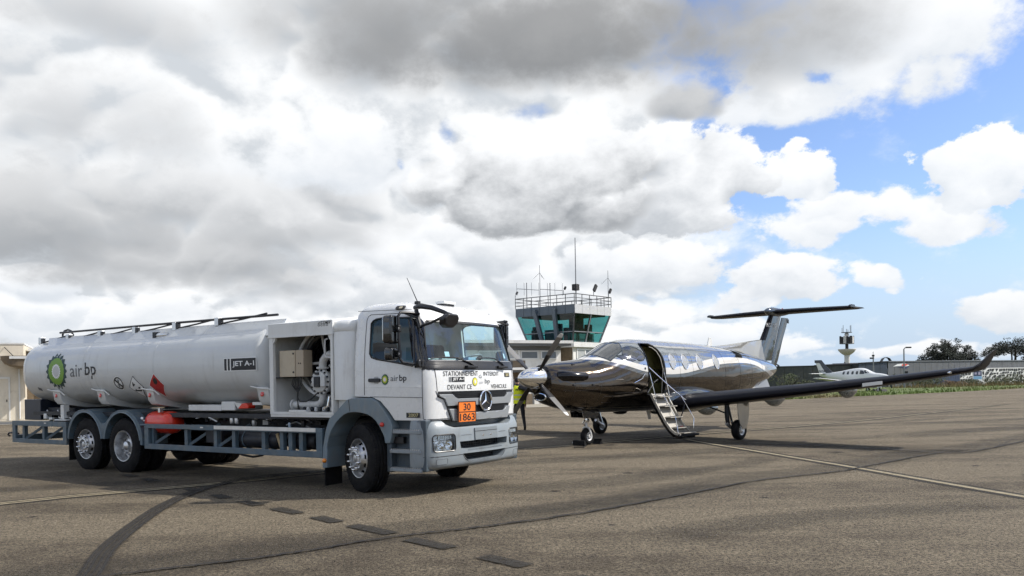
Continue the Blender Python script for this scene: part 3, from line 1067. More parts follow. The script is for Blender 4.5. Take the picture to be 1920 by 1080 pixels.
# grille
gr = patch([(-.972, 1.512), (.972, 1.512), (.968, 1.436), (.86, 1.398), (.72, 1.06), (-.72, 1.06), (-.86, 1.398), (-.968, 1.436)], FR, 'grille', M_MESH, TR, cuts=4, d=.010)
patch([(-.966, 1.467), (-.719, 1.468), (-.66, 1.42), (-.61, 1.400), (.61, 1.400), (.66, 1.42), (.719, 1.469), (.966, 1.469), (.95, 1.44), (.86, 1.40), (.81, 1.297), (-.81, 1.297), (-.86, 1.40), (-.95, 1.44)], FR, 'grille_bar', M_SILVER, gr, cuts=4, d=.012, thick=.028, bevel=.010)
patch([(-.785, 1.252), (-.65, 1.25), (-.60, 1.205), (-.55, 1.187), (.55, 1.187), (.60, 1.205), (.65, 1.253), (.785, 1.25), (.705, 1.068), (-.705, 1.068)], FR, 'grille_bar', M_SILVER, gr, cuts=4, d=.012, thick=.03, bevel=.010)
b = MB()
for i in range(100):
    y = -.70 + 1.4 * i / 99
    for z0, z1, lim in ((1.402, 1.508, .72), (1.19, 1.292, .64)):
        if abs(y) < lim:
            b.bar(FR(y, z0, .014), FR(y, z1, .014), .005, .012, up=(1, 0, 0))
for z in (1.425, 1.45, 1.475, 1.495, 1.21, 1.235, 1.26, 1.28):
    b.tube([FR(-.62 + 1.24 * i / 16, z, .014) for i in range(17)], .004, 4)
o = b.build('mesh_ribs', mat('grille_rib_black', (.03, .032, .036), .4), gr, smooth=0); o['kind'] = 'stuff'
# three pointed star in a ring
star = empty('star_emblem', (0, 0, 0)); star.parent = gr
SX = xf(0, 1.356) + .055
b = MB(); b.tube([V(SX, .150 * math.cos(2 * PI * i / 40), 1.356 + .150 * math.sin(2 * PI * i / 40)) for i in range(40)], .013, 8, closed=True); b.build('ring', M_CHROME, star)
b = MB(); b.lathe([(.001, 0), (.142, 0), (.142, -.03)], 32, Matrix.Translation((SX - .012, 0, 1.356)) @ Matrix.Rotation(PI / 2, 4, 'Y')); b.build('backing', M_BLACK, star)
b = MB()
for k in range(3):
    a = PI / 2 + k * 2 * PI / 3
    d = V(0, math.cos(a), math.sin(a)); n = V(0, -d.z, d.y); c = V(SX, 0, 1.356)
    b.add([c + d * .142, c + n * .024 - d * .012, c + V(.014, 0, 0), c - n * .024 - d * .012], [(0, 1, 2), (0, 2, 3)])
b.build('star', M_CHROME, star, smooth=0, norm=False)
# orange hazard plate
op = empty('hazard_plate'); op.parent = TR
ox = xf(-.47, 1.2) + .075


def OP(y, z, d=0.0):
    return V(ox + .10 * (y + .47) + d, y - .1 * d, z)


b = MB(); b.prism(rrect(-.662, -.283, 1.048, 1.354, .012), -.006, .004, OP); b.build('board', M_ORANGE, op, smooth=0)
b = MB()
for a, c in (((-.66, 1.352), (-.285, 1.352)), ((-.66, 1.05), (-.285, 1.05)), ((-.66, 1.201), (-.285, 1.201)), ((-.658, 1.05), (-.658, 1.352)), ((-.287, 1.05), (-.287, 1.352))):
    b.bar(OP(a[0], a[1], .0055), OP(c[0], c[1], .0055), .011, .005, up=(1, 0, 0))
b.build('frame', M_INK, op, smooth=0)
word('numerals', '30', -.555, -.40, 1.222, 1.328, lambda y, z: OP(y, z, .0065), M_INK, op, .014)
word('numerals', '1863', -.635, -.31, 1.070, 1.178, lambda y, z: OP(y, z, .0065), M_INK, op, .014)

# bumper
def xb(y, z, ins=0.0):
    dx = lerp_table([(.37, -.13), (.40, -.045), (.44, -.012), (.56, 0), (.75, 0), (.95, -.012), (1.04, -.05), (1.10, -.10)], z)[0]
    W = 1.23 + dx * .35
    a = min(abs(y), W - 1e-4)
    x = 1.52 + dx - .11 * a * a
    d = a - (W - .22)
    if d > 0:
        x -= .22 - math.sqrt(max(.22 * .22 - d * d, 0))
    return x


def BF(y, z, d=0.0):
    e = .004
    s = (xb(y + e, z) - xb(y - e, z)) / (2 * e)
    return V(xb(y, z), y, z) + V(1, -s, 0).normalized() * d


rings = []
for z in (.375, .39, .405, .43, .46, .56, .65, .75, .85, .95, 1.0, 1.04, 1.07, 1.10):
    dx = lerp_table([(.37, -.13), (.40, -.045), (.44, -.012), (.56, 0), (.75, 0), (.95, -.012), (1.04, -.05), (1.10, -.10)], z)[0]
    W = 1.23 + dx * .35
    r = [V(1.03, -W, z), V(1.15, -W, z)]
    for k in range(33):
        y = W * math.sin((-1 + k / 16) * PI / 2)
        y = max(-W + 1e-4, min(W - 1e-4, y))
        r.append(V(max(xb(y, z), 1.155), y, z))
    r += [V(1.15, W, z), V(1.03, W, z)]
    rings.append(r)
b = MB(); b.loft(rings); bumper = b.build('bumper', M_BUMP, TR)
cut = []
for poly, x0 in (([(-.90, 1.2), (-.90, 1.098), (-.858, 1.03), (-.79, 1.0), (-.70, .978), (.70, .978), (.79, 1.0), (.858, 1.03), (.90, 1.098), (.90, 1.2)], 1.18),
                 ([(-.62, .765), (.62, .765), (.60, .67), (.45, .648), (-.45, .648), (-.60, .67)], 1.25),
                 ([(-.56, .583), (.56, .583), (.48, .50), (.44, .474), (-.44, .474), (-.48, .50)], 1.25),
                 (rrect(-1.10, -.71, .645, .88, .045), 1.10), (rrect(.71, 1.10, .645, .88, .045), 1.10)):
    c = MB(); c.prism(poly, x0, 1.7, lambda y, z, d: V(d, y, z)); cut.append(c.build('cutter', M_BLACK))
boolean(bumper, cut)
for z0, z1, hw in ((.655, .76, .585), (.482, .578, .45)):
    b = MB(); b.box(1.262, 1.275, -hw, hw, z0, z1); b.build('intake', M_BLACK, bumper, smooth=0)
    b = MB()
    for i in range(26):
        y = -hw + 2 * hw * (i + .5) / 26
        b.box(1.30, 1.32, y - .004, y + .004, z0, z1)
    for k in range(3):
        z = z0 + (z1 - z0) * (k + .5) / 3
        b.box(1.305, 1.315, -hw, hw, z - .004, z + .004)
    o = b.build('intake_ribs', mat('intake_rib', (.035, .037, .04), .5), bumper, smooth=0); o['kind'] = 'stuff'
b = MB()
for i in range(30):
    y = -.43 + .86 * i / 29
    b.box(xb(y, .62) - .015, xb(y, .62) + .006, y - .006, y + .006, .625, .645)
    b.box(xb(y, .47) - .03, xb(y, .47) + .004, y - .006, y + .006, .462, .474)
b.build('step_teeth', M_BUMP, bumper, smooth=0)
seam([(-1.2, .568), (-.56, .572), (-.50, .50), (-.44, .468)], BF, .005, 'bumper_seam', M_BLACK, bumper)
seam([(1.2, .568), (.56, .572), (.50, .50), (.44, .468)], BF, .005, 'bumper_seam', M_BLACK, bumper)
seam([(-.58, .858), (-.36, .858)], BF, .005, 'bumper_seam', M_INKG, bumper)
seam([(.36, .858), (.58, .858)], BF, .005, 'bumper_seam', M_INKG, bumper)
seam([(-.42, .46), (-.42, .40)], BF, .004, 'bumper_seam', M_INKG, bumper)
for s in (-1, 1):
    pl = rrect(.86, 1.06, .455, .535, .02)
    seam([(s * a, c) for a, c in pl] + [(s * pl[0][0], pl[0][1])], BF, .004, 'fog_lamp_cover', M_INKG, bumper)
patch([(-.29, .772), (.29, .772), (.29, .95), (-.29, .95)], BF, 'number_plate_holder', mat('plate_grey', (.20, .225, .24), .42), bumper, cuts=2, d=.004, thick=.012)
seam([(-.285, .90), (.285, .90)], lambda y, z: BF(y, z, .017), .004, 'plate_line', M_BLACK, bumper)
for y in (-.10, .10):
    b = MB(); b.lathe([(.0001, .006), (.014, .006), (.018, 0)], 12, Matrix.Translation(BF(y, .835, .016)) @ Matrix.Rotation(PI / 2, 4, 'Y')); b.build('screw', M_CHROME, bumper)
# headlights
for s in (-1, 1):
    H = empty('headlight'); H.parent = TR
    R = [(s * a, c) for a, c in rrect(.705, 1.105, .64, .885, .05, 5)]
    BFm = BF
    patch(R, BFm, 'reflector', M_LENS, H, cuts=3, d=-.085)
    patch([(s * y, z) for y, z in ((.71, .80), (1.10, .795), (1.10, .80), (.71, .812))], BFm, 'divider', M_BLACK, H, cuts=2, d=-.025)
    patch([(s * y, z) for y, z in rrect(.705, .765, .645, .80, .015)], BFm, 'dark_bezel', M_BLACK, H, cuts=1, d=-.03)
    seam(R + [R[0]], lambda y, z: BF(y, z, -.002), .010, 'rim', M_BLACK, H)
    for yc, zc, rr in ((.84, .725, .072), (.99, .72, .062)):
        c = BF(s * yc, zc, -.02)
        ax = (BF(s * yc, zc, 1) - BF(s * yc, zc, 0)).normalized()
        Mx = Matrix.Translation(c) @ ax.to_track_quat('Z', 'Y').to_matrix().to_4x4()
        b = MB(); b.lathe([(rr, .012), (rr * .95, .012), (rr * .8, -.02), (rr * .4, -.045), (.012, -.052), (.012, -.02), (.0001, -.018)], 24, Mx); b.build('lamp_bowl', M_CHROME, H)
    b = MB()
    for k in range(9):
        y = .75 + .033 * k
        b.bar(BF(s * y, .815, -.03), BF(s * y, .865, -.03), .012, .02, up=(1, 0, 0))
    b.build('indicator_fluting', M_CHROME, H)
    patch([(s * a, c) for a, c in rrect(.71, 1.10, .645, .88, .045, 5)], BFm, 'lens', M_CG, H, cuts=3, d=.002)

# steps and front mudguard
for s in (-1, 1):
    ST = empty('cab_steps'); ST.parent = TR
    Yf = lambda y, s=s: s * y
    b = MB()
    b.box(.60, 1.03 if False else 1.28, min(s * 1.02, s * 1.10), max(s * 1.02, s * 1.10), .36, 1.11)
    b.box(.57, .66, min(s * .9, s * 1.215), max(s * .9, s * 1.215), .33, .76)
    b.box(1.20, 1.30, min(s * .9, s * 1.19), max(s * .9, s * 1.19), .36, 1.10)
    b.build('step_housing', M_STEP, ST, bevel=.015)
    for zt in (.955, .668, .40):
        b = MB(); b.box(.64, 1.235, min(s * 1.06, s * 1.235), max(s * 1.06, s * 1.235), zt - .05, zt); t = b.build('tread', M_BUMP, ST, bevel=.01)
        b = MB()
        for i in range(14):
            x = .665 + i * .04
            b.prism([(x, zt + .002), (x + .026, zt + .002), (x + .020, zt + .018)], min(s * 1.08, s * 1.232), max(s * 1.08, s * 1.232), lambda a, c, d: V(a, d, c))
        b.build('tread_teeth', M_ALU, t, smooth=0)
    b = MB(); b.box(.555, .86, min(s * 1.04, s * 1.17), max(s * 1.04, s * 1.17), .755, .855); b.build('box', M_BLACK, ST, bevel=.008)
    outer = [(-.752, .337), (-.734, .661), (-.665, .941), (-.578, 1.118), (-.45, 1.20), (-.36, 1.28), (-.208, 1.40), (-.109, 1.425), (.10, 1.43), (.30, 1.43), (.43, 1.37), (.55, 1.25), (.66, 1.12), (.72, 1.0), (.70, .86), (.665, .76)]
    inner = [(-.648, .342), (-.641, .664), (-.60, .82), (-.542, .929), (-.45, 1.04), (-.354, 1.12), (-.27, 1.17), (-.192, 1.201), (-.05, 1.215), (.102, 1.203), (.22, 1.18), (.311, 1.142), (.395, 1.08), (.459, 1.004), (.549, .853), (.565, .76)]
    n = len(outer)
    b = MB()
    for k in range(n - 1):
        q = [outer[k], outer[k + 1], inner[k + 1], inner[k]]
        b.prism(q, s * .80, s * 1.25, lambda a, c, d: V(a, d, c))
    fo = b.build('front_mudguard', M_FENDER, TR)
    bm = bmesh.new(); bm.from_mesh(fo.data)
    bmesh.ops.remove_doubles(bm, verts=bm.verts, dist=.0008)
    seen = {}
    for f in list(bm.faces):
        key = tuple(sorted(v.index for v in f.verts)); seen.setdefault(key, []).append(f)
    bmesh.ops.delete(bm, geom=[f for fl in seen.values() if len(fl) > 1 for f in fl], context='FACES_ONLY')
    bmesh.ops.recalc_face_normals(bm, faces=bm.faces)
    bm.to_mesh(fo.data); bm.free(); finish(fo.data, 40, False); add_bevel(fo, .012)
    for (x, z, mt) in ((.524, 1.036, M_REDL), (-.69, .455, M_AMBER)):
        b = MB(); b.lathe([(.034, 0), (.036, .012), (.03, .03), (.018, .04), (.0001, .043)], 16, Matrix.Translation((x, s * 1.251, z)) @ Matrix.Rotation(-s * PI / 2, 4, 'X')); b.build('marker_lamp', mt, fo)
    b = MB(); b.box(-.735, -.715, min(s * .86, s * 1.22), max(s * .86, s * 1.22), .06, .37); b.build('mud_flap', M_RUBBER, fo, smooth=0)
seam([(-.16, 1.41), (-.135, 1.225)], lambda x, z: V(x, -1.252, z), .004, 'mudguard_seam', M_BLACK, TR)

# ------------------------------------------------------------------ truck wheels
def tyre_profile(w, R=.525, r=.293):
    """(radius, across) from the outer bead round to the inner bead; across runs inward"""
    return [(r, .012), (r + .02, .0), (r + .08, -.008), (R - .10, -.004), (R - .04, .012), (R - .012, .032), (R, .05),
            (R, w * .30), (R - .014, w * .305), (R - .014, w * .335), (R, w * .34), (R, w * .48), (R - .014, w * .485), (R - .014, w * .515), (R, w * .52),
            (R, w * .66), (R - .014, w * .665), (R - .014, w * .695), (R, w * .70), (R, w - .05), (R - .012, w - .032), (R - .04, w - .012), (R - .1, w + .004), (r + .02, w), (r, w - .012)]


def wheel(name, x, s, kind, steer=0.0):
    """kind: 'front' convex disc, 'drive' dished dual; s = -1 right side, 1 left side"""
    W = empty(name); W.parent = TR
    W.location = (x, s * 1.225, .515)
    W.rotation_euler = (0, 0, steer)
    # local Z of the lathe -> outward axis; outward is s*Y
    Mx = Matrix.Rotation(-s * PI / 2, 4, 'X')      # +Z -> s*Y
    flip = lambda prof: [(r, -h) for r, h in prof]
    b = MB(); b.lathe(flip(tyre_profile(.30)), 64, Mx)
    t = b.build('tyre', M_RUBBER, W, smooth=50)
    b = MB()
    for k in range(60):       # shoulder blocks
        a = 2 * PI * k / 60
        Mk = Mx @ Matrix.Rotation(a, 4, 'Z')
        b.box(.505, .529, -.017, .017, -.075, -.028, Mk)
        b.box(.505, .529, -.017, .017, -.272, -.225, Mk)
    b.build('tread_blocks', M_RUBBER, t, smooth=0)['kind'] = 'stuff'
    if kind == 'drive':
        b = MB(); b.lathe([(r, h - .34) for r, h in flip(tyre_profile(.30))], 48, Mx); b.build('tyre', M_RUBBER, W, smooth=50)
    b = MB()
    if kind == 'drive':
        pr = [(.300, .004), (.303, -.006), (.296, .008), (.286, .006), (.280, -.02), (.272, -.05), (.262, -.10), (.258, -.15), (.250, -.168), (.235, -.170), (.19, -.150), (.155, -.140), (.135, -.14), (.13, -.11), (.09, -.10), (.085, -.05), (.06, -.035), (.0001, -.03)]
        b.lathe(pr, 40, Mx, skip=lambda i, j: i == 9 and j % 4 in (0, 1))
        nz, nr = -.138, .168
    else:
        pr = [(.300, .004), (.303, -.006), (.296, .008), (.286, .006), (.281, -.03), (.272, -.07), (.262, -.085), (.245, -.07), (.205, -.005), (.19, .02), (.185, .05), (.155, .055), (.14, .055), (.135, .07), (.105, .075), (.10, .03), (.06, .025), (.055, .06), (.03, .066), (.0001, .066)]
        b.lathe(pr, 40, Mx, skip=lambda i, j: i == 7 and j % 4 in (0, 1))
        nz, nr = .055, .167
    rim = b.build('rim', M_RIM, W, smooth=40)
    for k in range(10):
        a = 2 * PI * (k + .5) / 10
        b = MB(); b.lathe([(.021, 0), (.021, .02), (.017, .045), (.012, .058), (.0001, .06)], 6, Mx @ Matrix.Translation((nr * math.cos(a), nr * math.sin(a), nz - .004)))
        b.build('nut', M_CHROME if kind != 'drive' else M_RIM, rim, smooth=60)
    b = MB(); b.lathe([(.28, -.09), (.275, -.2), (.0001, -.2)], 24, Mx); b.build('brake_drum', M_CHASSIS, W)
    return W


ST = math.radians(-20)
wheel('front_wheel', 0, -1, 'front', ST)
wheel('front_wheel', 0, 1, 'front', ST)
for s in (-1, 1):
    wheel('rear_wheel', -6.2526, s, 'drive')
    wheel('rear_wheel', -7.5695, s, 'front')

# rear mudguards over both axles
for s in (-1, 1):
    b = MB()
    def arcpts(cx, r, a0, a1, n=12):
        return [(cx + r * math.cos(math.radians(a0 + (a1 - a0) * i / n)), .555 + r * math.sin(math.radians(a0 + (a1 - a0) * i / n))) for i in range(n + 1)]
    inn = arcpts(-7.57, .605, 176, 8) + arcpts(-6.25, .605, 172, 0)
    out = [(-8.235, .62), (-8.215, .78), (-8.15, .93), (-8.05, 1.06), (-7.93, 1.15), (-7.78, 1.205), (-7.6, 1.225), (-7.45, 1.215), (-7.32, 1.18), (-7.2, 1.12), (-7.1, 1.04), (-7.0, .96), (-6.93, .93),
           (-6.89, .93), (-6.82, .96), (-6.72, 1.04), (-6.62, 1.12), (-6.5, 1.175), (-6.38, 1.21), (-6.22, 1.22), (-6.05, 1.20), (-5.9, 1.145), (-5.76, 1.05), (-5.66, .93), (-5.60, .78), (-5.575, .545)]
    n = len(out)
    for k in range(n - 1):
        b.prism([out[k], out[k + 1], inn[k + 1], inn[k]], s * .70, s * 1.25, lambda a, c, d: V(a, d, c))
    fo = b.build('rear_mudguard', M_FENDER if False else M_STEEL, TR)
    bm = bmesh.new(); bm.from_mesh(fo.data)
    bmesh.ops.remove_doubles(bm, verts=bm.verts, dist=.0008)
    seen = {}
    for f in list(bm.faces):
        seen.setdefault(tuple(sorted(v.index for v in f.verts)), []).append(f)
    bmesh.ops.delete(bm, geom=[f for fl in seen.values() if len(fl) > 1 for f in fl], context='FACES_ONLY')
    bmesh.ops.recalc_face_normals(bm, faces=bm.faces)
    bm.to_mesh(fo.data); bm.free(); finish(fo.data, 40, False); add_bevel(fo, .01)
    b = MB()
    for cx in (-7.57, -6.25):
        b.tube([V(x, s * 1.252, z) for x, z in arcpts(cx, .612, 172, 8, 20)], .014, 6)
    b.build('rolled_edge', M_FENDER, fo)
    for x0, x1 in ((-6.95, -6.7), (-5.70, -5.5)):
        MB().tube([V(x0, s * 1.22, .93), V(x1, s * 1.22, .935)], .02, 8).build('stay', M_STEEL, fo)
    b = MB(); b.box(-8.27, -8.25, min(s * .8, s * 1.2), max(s * .8, s * 1.2), .16, .66); b.build('mud_flap', M_RUBBER, fo, smooth=0)

# chassis
ch = empty('chassis'); ch.parent = TR
for s in (-1, 1):
    b = MB(); b.box(-10.3, .9, s * .42 - .04, s * .42 + .04, .78, 1.06); b.build('frame_rail', M_CHASSIS, ch, bevel=.006)
for x in (-10.2, -8.5, -6.9, -5.2, -3.6, -2.0, -.6):
    b = MB(); b.box(x - .06, x + .06, -.40, .40, .82, 1.02); b.build('cross_member', M_CHASSIS, ch, smooth=0)
for x in (0, -6.2526, -7.5695):
    b = MB(); b.tube([V(x, -.95, .515), V(x, -.3, .50), V(x, .3, .50), V(x, .95, .515)], .085, 12)
    if x == -6.2526:
        b.lathe([(.0001, -.22), (.14, -.18), (.22, 0), (.14, .18), (.0001, .22)], 16, Matrix.Translation((x, 0, .52)))
    b.build('axle', M_CHASSIS, ch)
MB().tube([V(-6.0, 0, .55), V(-3.2, 0, .66), V(-.3, 0, .8)], .06, 12).build('drive_shaft', M_CHASSIS, ch)
b = MB(); b.box(-.7, .9, -.42, .42, .60, 1.35); b.build('engine', M_CHASSIS, ch, bevel=.05)
b = MB(); b.box(-10.0, -.6, -1.05, 1.05, 1.08, 1.16); b.build('sub_frame', M_CHASSIS, ch, smooth=0)
for y, x0, x1, zc, r in ((-.95, -3.1, -1.95, .72, .155), (-.93, -1.85, -1.15, .72, .14), (.9, -3.9, -2.0, .70, .28), (-.55, -4.4, -3.4, .66, .14)):
    b = MB(); b.lathe([(.0001, x0), (r * .7, x0 + .015), (r * .95, x0 + .05), (r, x0 + .09), (r, x1 - .09), (r * .95, x1 - .05), (r * .7, x1 - .015), (.0001, x1)], 24,
                      Matrix.Translation((0, y, zc)) @ Matrix.Rotation(PI / 2, 4, 'Y'))
    a = b.build('air_reservoir', M_CHASSIS, ch)
    b = MB()
    for xx in (x0 + .25, x1 - .25):
        b.tube([V(xx, y + (r + .004) * math.cos(t), zc + (r + .004) * math.sin(t)) for t in [2 * PI * i / 20 for i in range(20)]], .012, 6, closed=True)
    b.build('strap', M_STEEL, a)
b = MB(); b.box(-4.0, -3.55, -1.0, -.6, .62, .9); b.build('battery_box', M_CHASSIS, ch, bevel=.02)
MB().tube([V(-3.75, -.6, .48), V(-3.5, -.6, .39), V(-3.2, -.6, .365), V(-2.95, -.6, .40), V(-2.8, -.6, .48)], .02, 8).build('hose', M_BLACK, ch)
# small valves, lines and fittings on the frame
rnd = random.Random(3)
for k in range(26):
    x = rnd.uniform(-5.3, -.9); y = rnd.uniform(-1.05, -.55); z = rnd.uniform(1.0, 1.13)
    b = MB()
    if k % 3 == 0:
        b.lathe([(.0001, 0), (.035, 0), (.04, .03), (.04, .09), (.025, .11), (.0001, .11)], 10, Matrix.Translation((x, y, z - .06)))
    elif k % 3 == 1:
        b.box(x - .07, x + .07, y - .04, y + .04, z - .05, z + .03)
    else:
        b.tube([V(x - .25, y, z - .05), V(x - .05, y + .03, z), V(x + .2, y - .02, z - .04), V(x + .35, y, z - .1)], .012, 6)
    b.build('fitting', [M_CHASSIS, M_ALU, M_BLACK, M_PIPE, M_CHASSIS][k % 5], ch)
for x in (-3.25, -3.12):
    b = MB(); b.lathe([(.035, -.08), (.04, -.06), (.04, .08), (.03, .1), (.0001, .1)], 12, Matrix.Translation((x, -1.0, 1.06))); b.build('filter', M_ALU, ch)
b = MB(); b.box(-4.5, -3.55, -1.0, -.4, 1.20, 1.31); b.box(-3.52, -3.15, -1.02, -.4, 1.21, 1.37); b.build('manifold', M_CABINET, ch, bevel=.015)
b = MB(); b.prism([(-3.17, 1.36), (-3.06, 1.245), (-2.95, 1.33)], -1.02, -.9, lambda a, c, d: V(a, d, c)); b.build('valve_plate', M_CABINET, ch, smooth=0)
b = MB(); b.prism([(-3.06, 1.245), (-2.78, 1.25), (-2.77, 1.30), (-2.86, 1.345), (-2.95, 1.335)], -1.03, -.88, lambda a, c, d: V(a, d, c)); b.build('valve_handle', M_RED, ch, bevel=.01)
b = MB(); b.box(-2.7, -2.32, -1.0, -.8, 1.31, 1.36); b.build('valve_bracket', M_CABINET, ch, smooth=0)
MB().bar((-1.94, -1.12, .84), (-1.82, -1.12, .57), .05, .03, up=(0, 1, 0)).build('wooden_stick', mat('bare_wood', (.42, .32, .18), .8), ch, smooth=0)
b = MB(); b.tube([V(-1.66, -1.1, .93), V(-1.66, -1.1, 1.0), V(-1.62, -1.14, 1.01)], .022, 8); b.build('valve_lever', mat('pale_blue_paint', (.45, .56, .66), .4), ch)

# red vessel
b = MB(); b.lathe([(.0001, 0), (.11, .012), (.17, .05), (.205, .12), (.212, .2), (.212, .65), (.205, .74), (.17, .81), (.11, .845), (.0001, .855)], 28,
                  Matrix.Translation((-5.75, -.95, .975)) @ Matrix.Rotation(PI / 2, 4, 'Y'))
rv = b.build('red_pressure_vessel', M_RED, TR)
b = MB(); b.box(-5.24, -5.18, -1.13, -1.06, 1.17, 1.25); b.build('bracket', M_ALU, rv, smooth=0)
b = MB(); b.tube([V(-5.72, -1.1, 1.0), V(-5.76, -1.14, 1.03), V(-5.7, -1.17, 1.06)], .025, 8); b.build('valve', M_ALU, rv)

# side guards
def guard(x0, x1, posts, braces, zb0=.487, zb1=.585, zt0=.875, zt1=.958, strip=None, latch=None):
    for s in (-1, 1):
        gd = empty('side_guard'); gd.parent = TR
        y0, y1 = sorted((s * 1.18, s * 1.235))
        b = MB(); b.box(x0, x1, y0, y1, zt0, zt1); b.build('rail', M_STEEL, gd, bevel=.006)
        b = MB(); b.box(x0, x1, y0, y1, zb0, zb1); b.build('rail', M_STEEL, gd, bevel=.006)
        for xa, xb_ in ((x0, x0 + .13 if x1 - x0 > 3 else x0 + .14), (x1 - .14, x1)):
            b = MB(); b.box(xa + .002, xb_ - .002, y0 + .002, y1 - .002, zb1 + .0005, zt0 - .0005); b.build('end_post', M_STEEL, gd, smooth=0)
        for x in posts:
            b = MB(); ya, yb = sorted((s * 1.09, s * 1.17)); b.box(x - .045, x + .045, ya, yb, zb0 + .05, zt1 - .03); b.build('post', M_STEEL, gd, bevel=.005)
        for x in braces:
            MB().bar((x + .03, s * 1.12, zb1), (x + .42, s * .75, zt1), .05, .05).build('brace', M_STEEL, gd, smooth=0)
        if strip and s < 0:
            b = MB(); b.box(strip[0], strip[1], -1.243, -1.236, zt0 + .02, zt1 - .002); b.build('alu_strip', M_ALU, gd, smooth=0)
        if latch and s < 0:
            b = MB(); b.box(latch[0], latch[1], -1.240, -1.234, zt0 - .004, zt1 + .006); b.build('hinge_cover', M_STEEL, gd, bevel=.004)
            xm = (latch[0] + latch[1]) / 2
            b = MB(); b.box(xm - .04, xm + .04, -1.248, -1.239, .905, .93); b.build('latch', M_ALU, gd, smooth=0)


guard(-5.53, -.76, (-5.38, -4.34, -3.5, -3.0, -2.23, -1.78, -1.57, -1.32), (-5.38, -4.34, -3.5), strip=(-3.44, -.90), latch=(-4.08, -3.47))
guard(-10.56, -8.30, (-10.2, -9.35), (-10.2, -9.35), zb0=.475, zb1=.565, zt0=.85, zt1=.952, latch=(-9.4, -8.85))
b = MB(); b.box(-10.56, -10.44, -1.17, 1.17, .50, .64); b.build('underrun_bar', M_STEEL, TR, bevel=.008)
MB().tube([V(-10.56, -1.1, .66), V(-10.75, -1.12, .68), V(-10.9, -1.14, .67), V(-10.95, -1.14, .63), V(-10.88, -1.14, .60)], .02, 8).build('tow_hook', M_CHASSIS, TR)
b = MB(); b.box(-10.45, -9.75, -1.02, -.25, .965, 1.42); b.build('rear_locker', mat('locker_navy', (.016, .022, .036), .4, var=.2, vs=5), TR, bevel=.012)
b = MB(); b.box(-9.7, -8.6, -.9, .9, 1.08, 1.24); b.build('rear_cross_box', M_CHASSIS, TR, bevel=.02)
for x0, x1, y, z0, z1 in ((-9.55, -9.43, -1.0, 1.0, 1.11), (-9.33, -9.2, -1.0, .98, 1.03), (-8.75, -8.62, -1.05, 1.02, 1.3), (-8.95, -8.5, -1.08, .97, 1.0)):
    b = MB(); b.box(x0, x1, y - .06, y + .06, z0, z1); b.build('rear_fitting', M_CABINET, TR, bevel=.006)
for k in range(5):
    b = MB(); x = -9.6 + .22 * k; b.tube([V(x, -.95, 1.18), V(x + .1, -.98, 1.12), V(x + .15, -1.0, 1.02), V(x + .3, -.96, .99)], .016, 6); b.build('rear_pipe', M_CHASSIS if k % 2 else M_ALU, TR)

# ------------------------------------------------------------------ tank
TZ, TA, TBU, TBL, TN = 2.03, 1.245, .755, .745, 2.6


def ty(z, sc=1.0):
    h = TBU if z > TZ else TBL
    q = min(1.0, abs(z - TZ) / (h * sc))
    return TA * sc * (1 - q ** TN) ** (1 / TN)


def TS(x, z, d=0.0):
    e = .01
    s = (ty(z + e) - ty(z - e)) / (2 * e)
    n = V(0, -1, s).normalized() if False else V(0, -1, -s).normalized()
    n = V(0, -1, s * -1.0)
    n.normalize()
    return V(x, -ty(z), z) + V(0, -1, -s).normalized() * d


def tank_ring(x, sc):
    r = []
    for k in range(64):
        a = 2 * PI * k / 64
        c, s_ = math.cos(a), math.sin(a)
        h = TBU if s_ > 0 else TBL
        r.append(V(x, TA * sc * math.copysign(abs(c) ** (2 / TN), c), TZ + h * sc * math.copysign(abs(s_) ** (2 / TN), s_)))
    return r


ends = [(-10.33, .10), (-10.325, .35), (-10.30, .60), (-10.25, .80), (-10.19, .90), (-10.12, .955), (-10.03, .985), (-9.93, 1.0)]
rings = [tank_ring(x, sc) for x, sc in ends] + [tank_ring(-9.9 + 7.55 * i / 12, 1.0) for i in range(1, 13)]
rings += [tank_ring(-2.33, .999), tank_ring(-2.29, .985), tank_ring(-2.24, .94), tank_ring(-2.18, .86), tank_ring(-2.13, .7), tank_ring(-2.1, .4)]
b = MB(); b.loft(rings); tank = b.build('tank', M_TANK, TR, smooth=50)
# weld bands
for x in (-9.9, -7.6, -5.2, -2.36):
    MB().tube([p + (p - V(p.x, 0, TZ)).normalized() * -.002 for p in tank_ring(x, 1.0)],   .006, 5, closed=True).build('weld_bead', M_TANK, tank, smooth=60)
# sloping walkway coaming
for s in (-1, 1):
    b = MB()
    poly = [(1.05, 2.47), (1.065, 2.485), (.84, 2.765), (.79, 2.77), (.79, 2.62)]
    b.prism([(s * y, z) for y, z in poly], -9.35, -1.97, lambda y, z, d: V(d, y, z))
    # slanted rear end
    for i, v in enumerate(b.v):
        if v[0] < -9:
            b.v[i] = (v[0] + (2.49 - v[2]) * 1.2, v[1], v[2])
    b.build('coaming', M_TANK, tank, smooth=20)
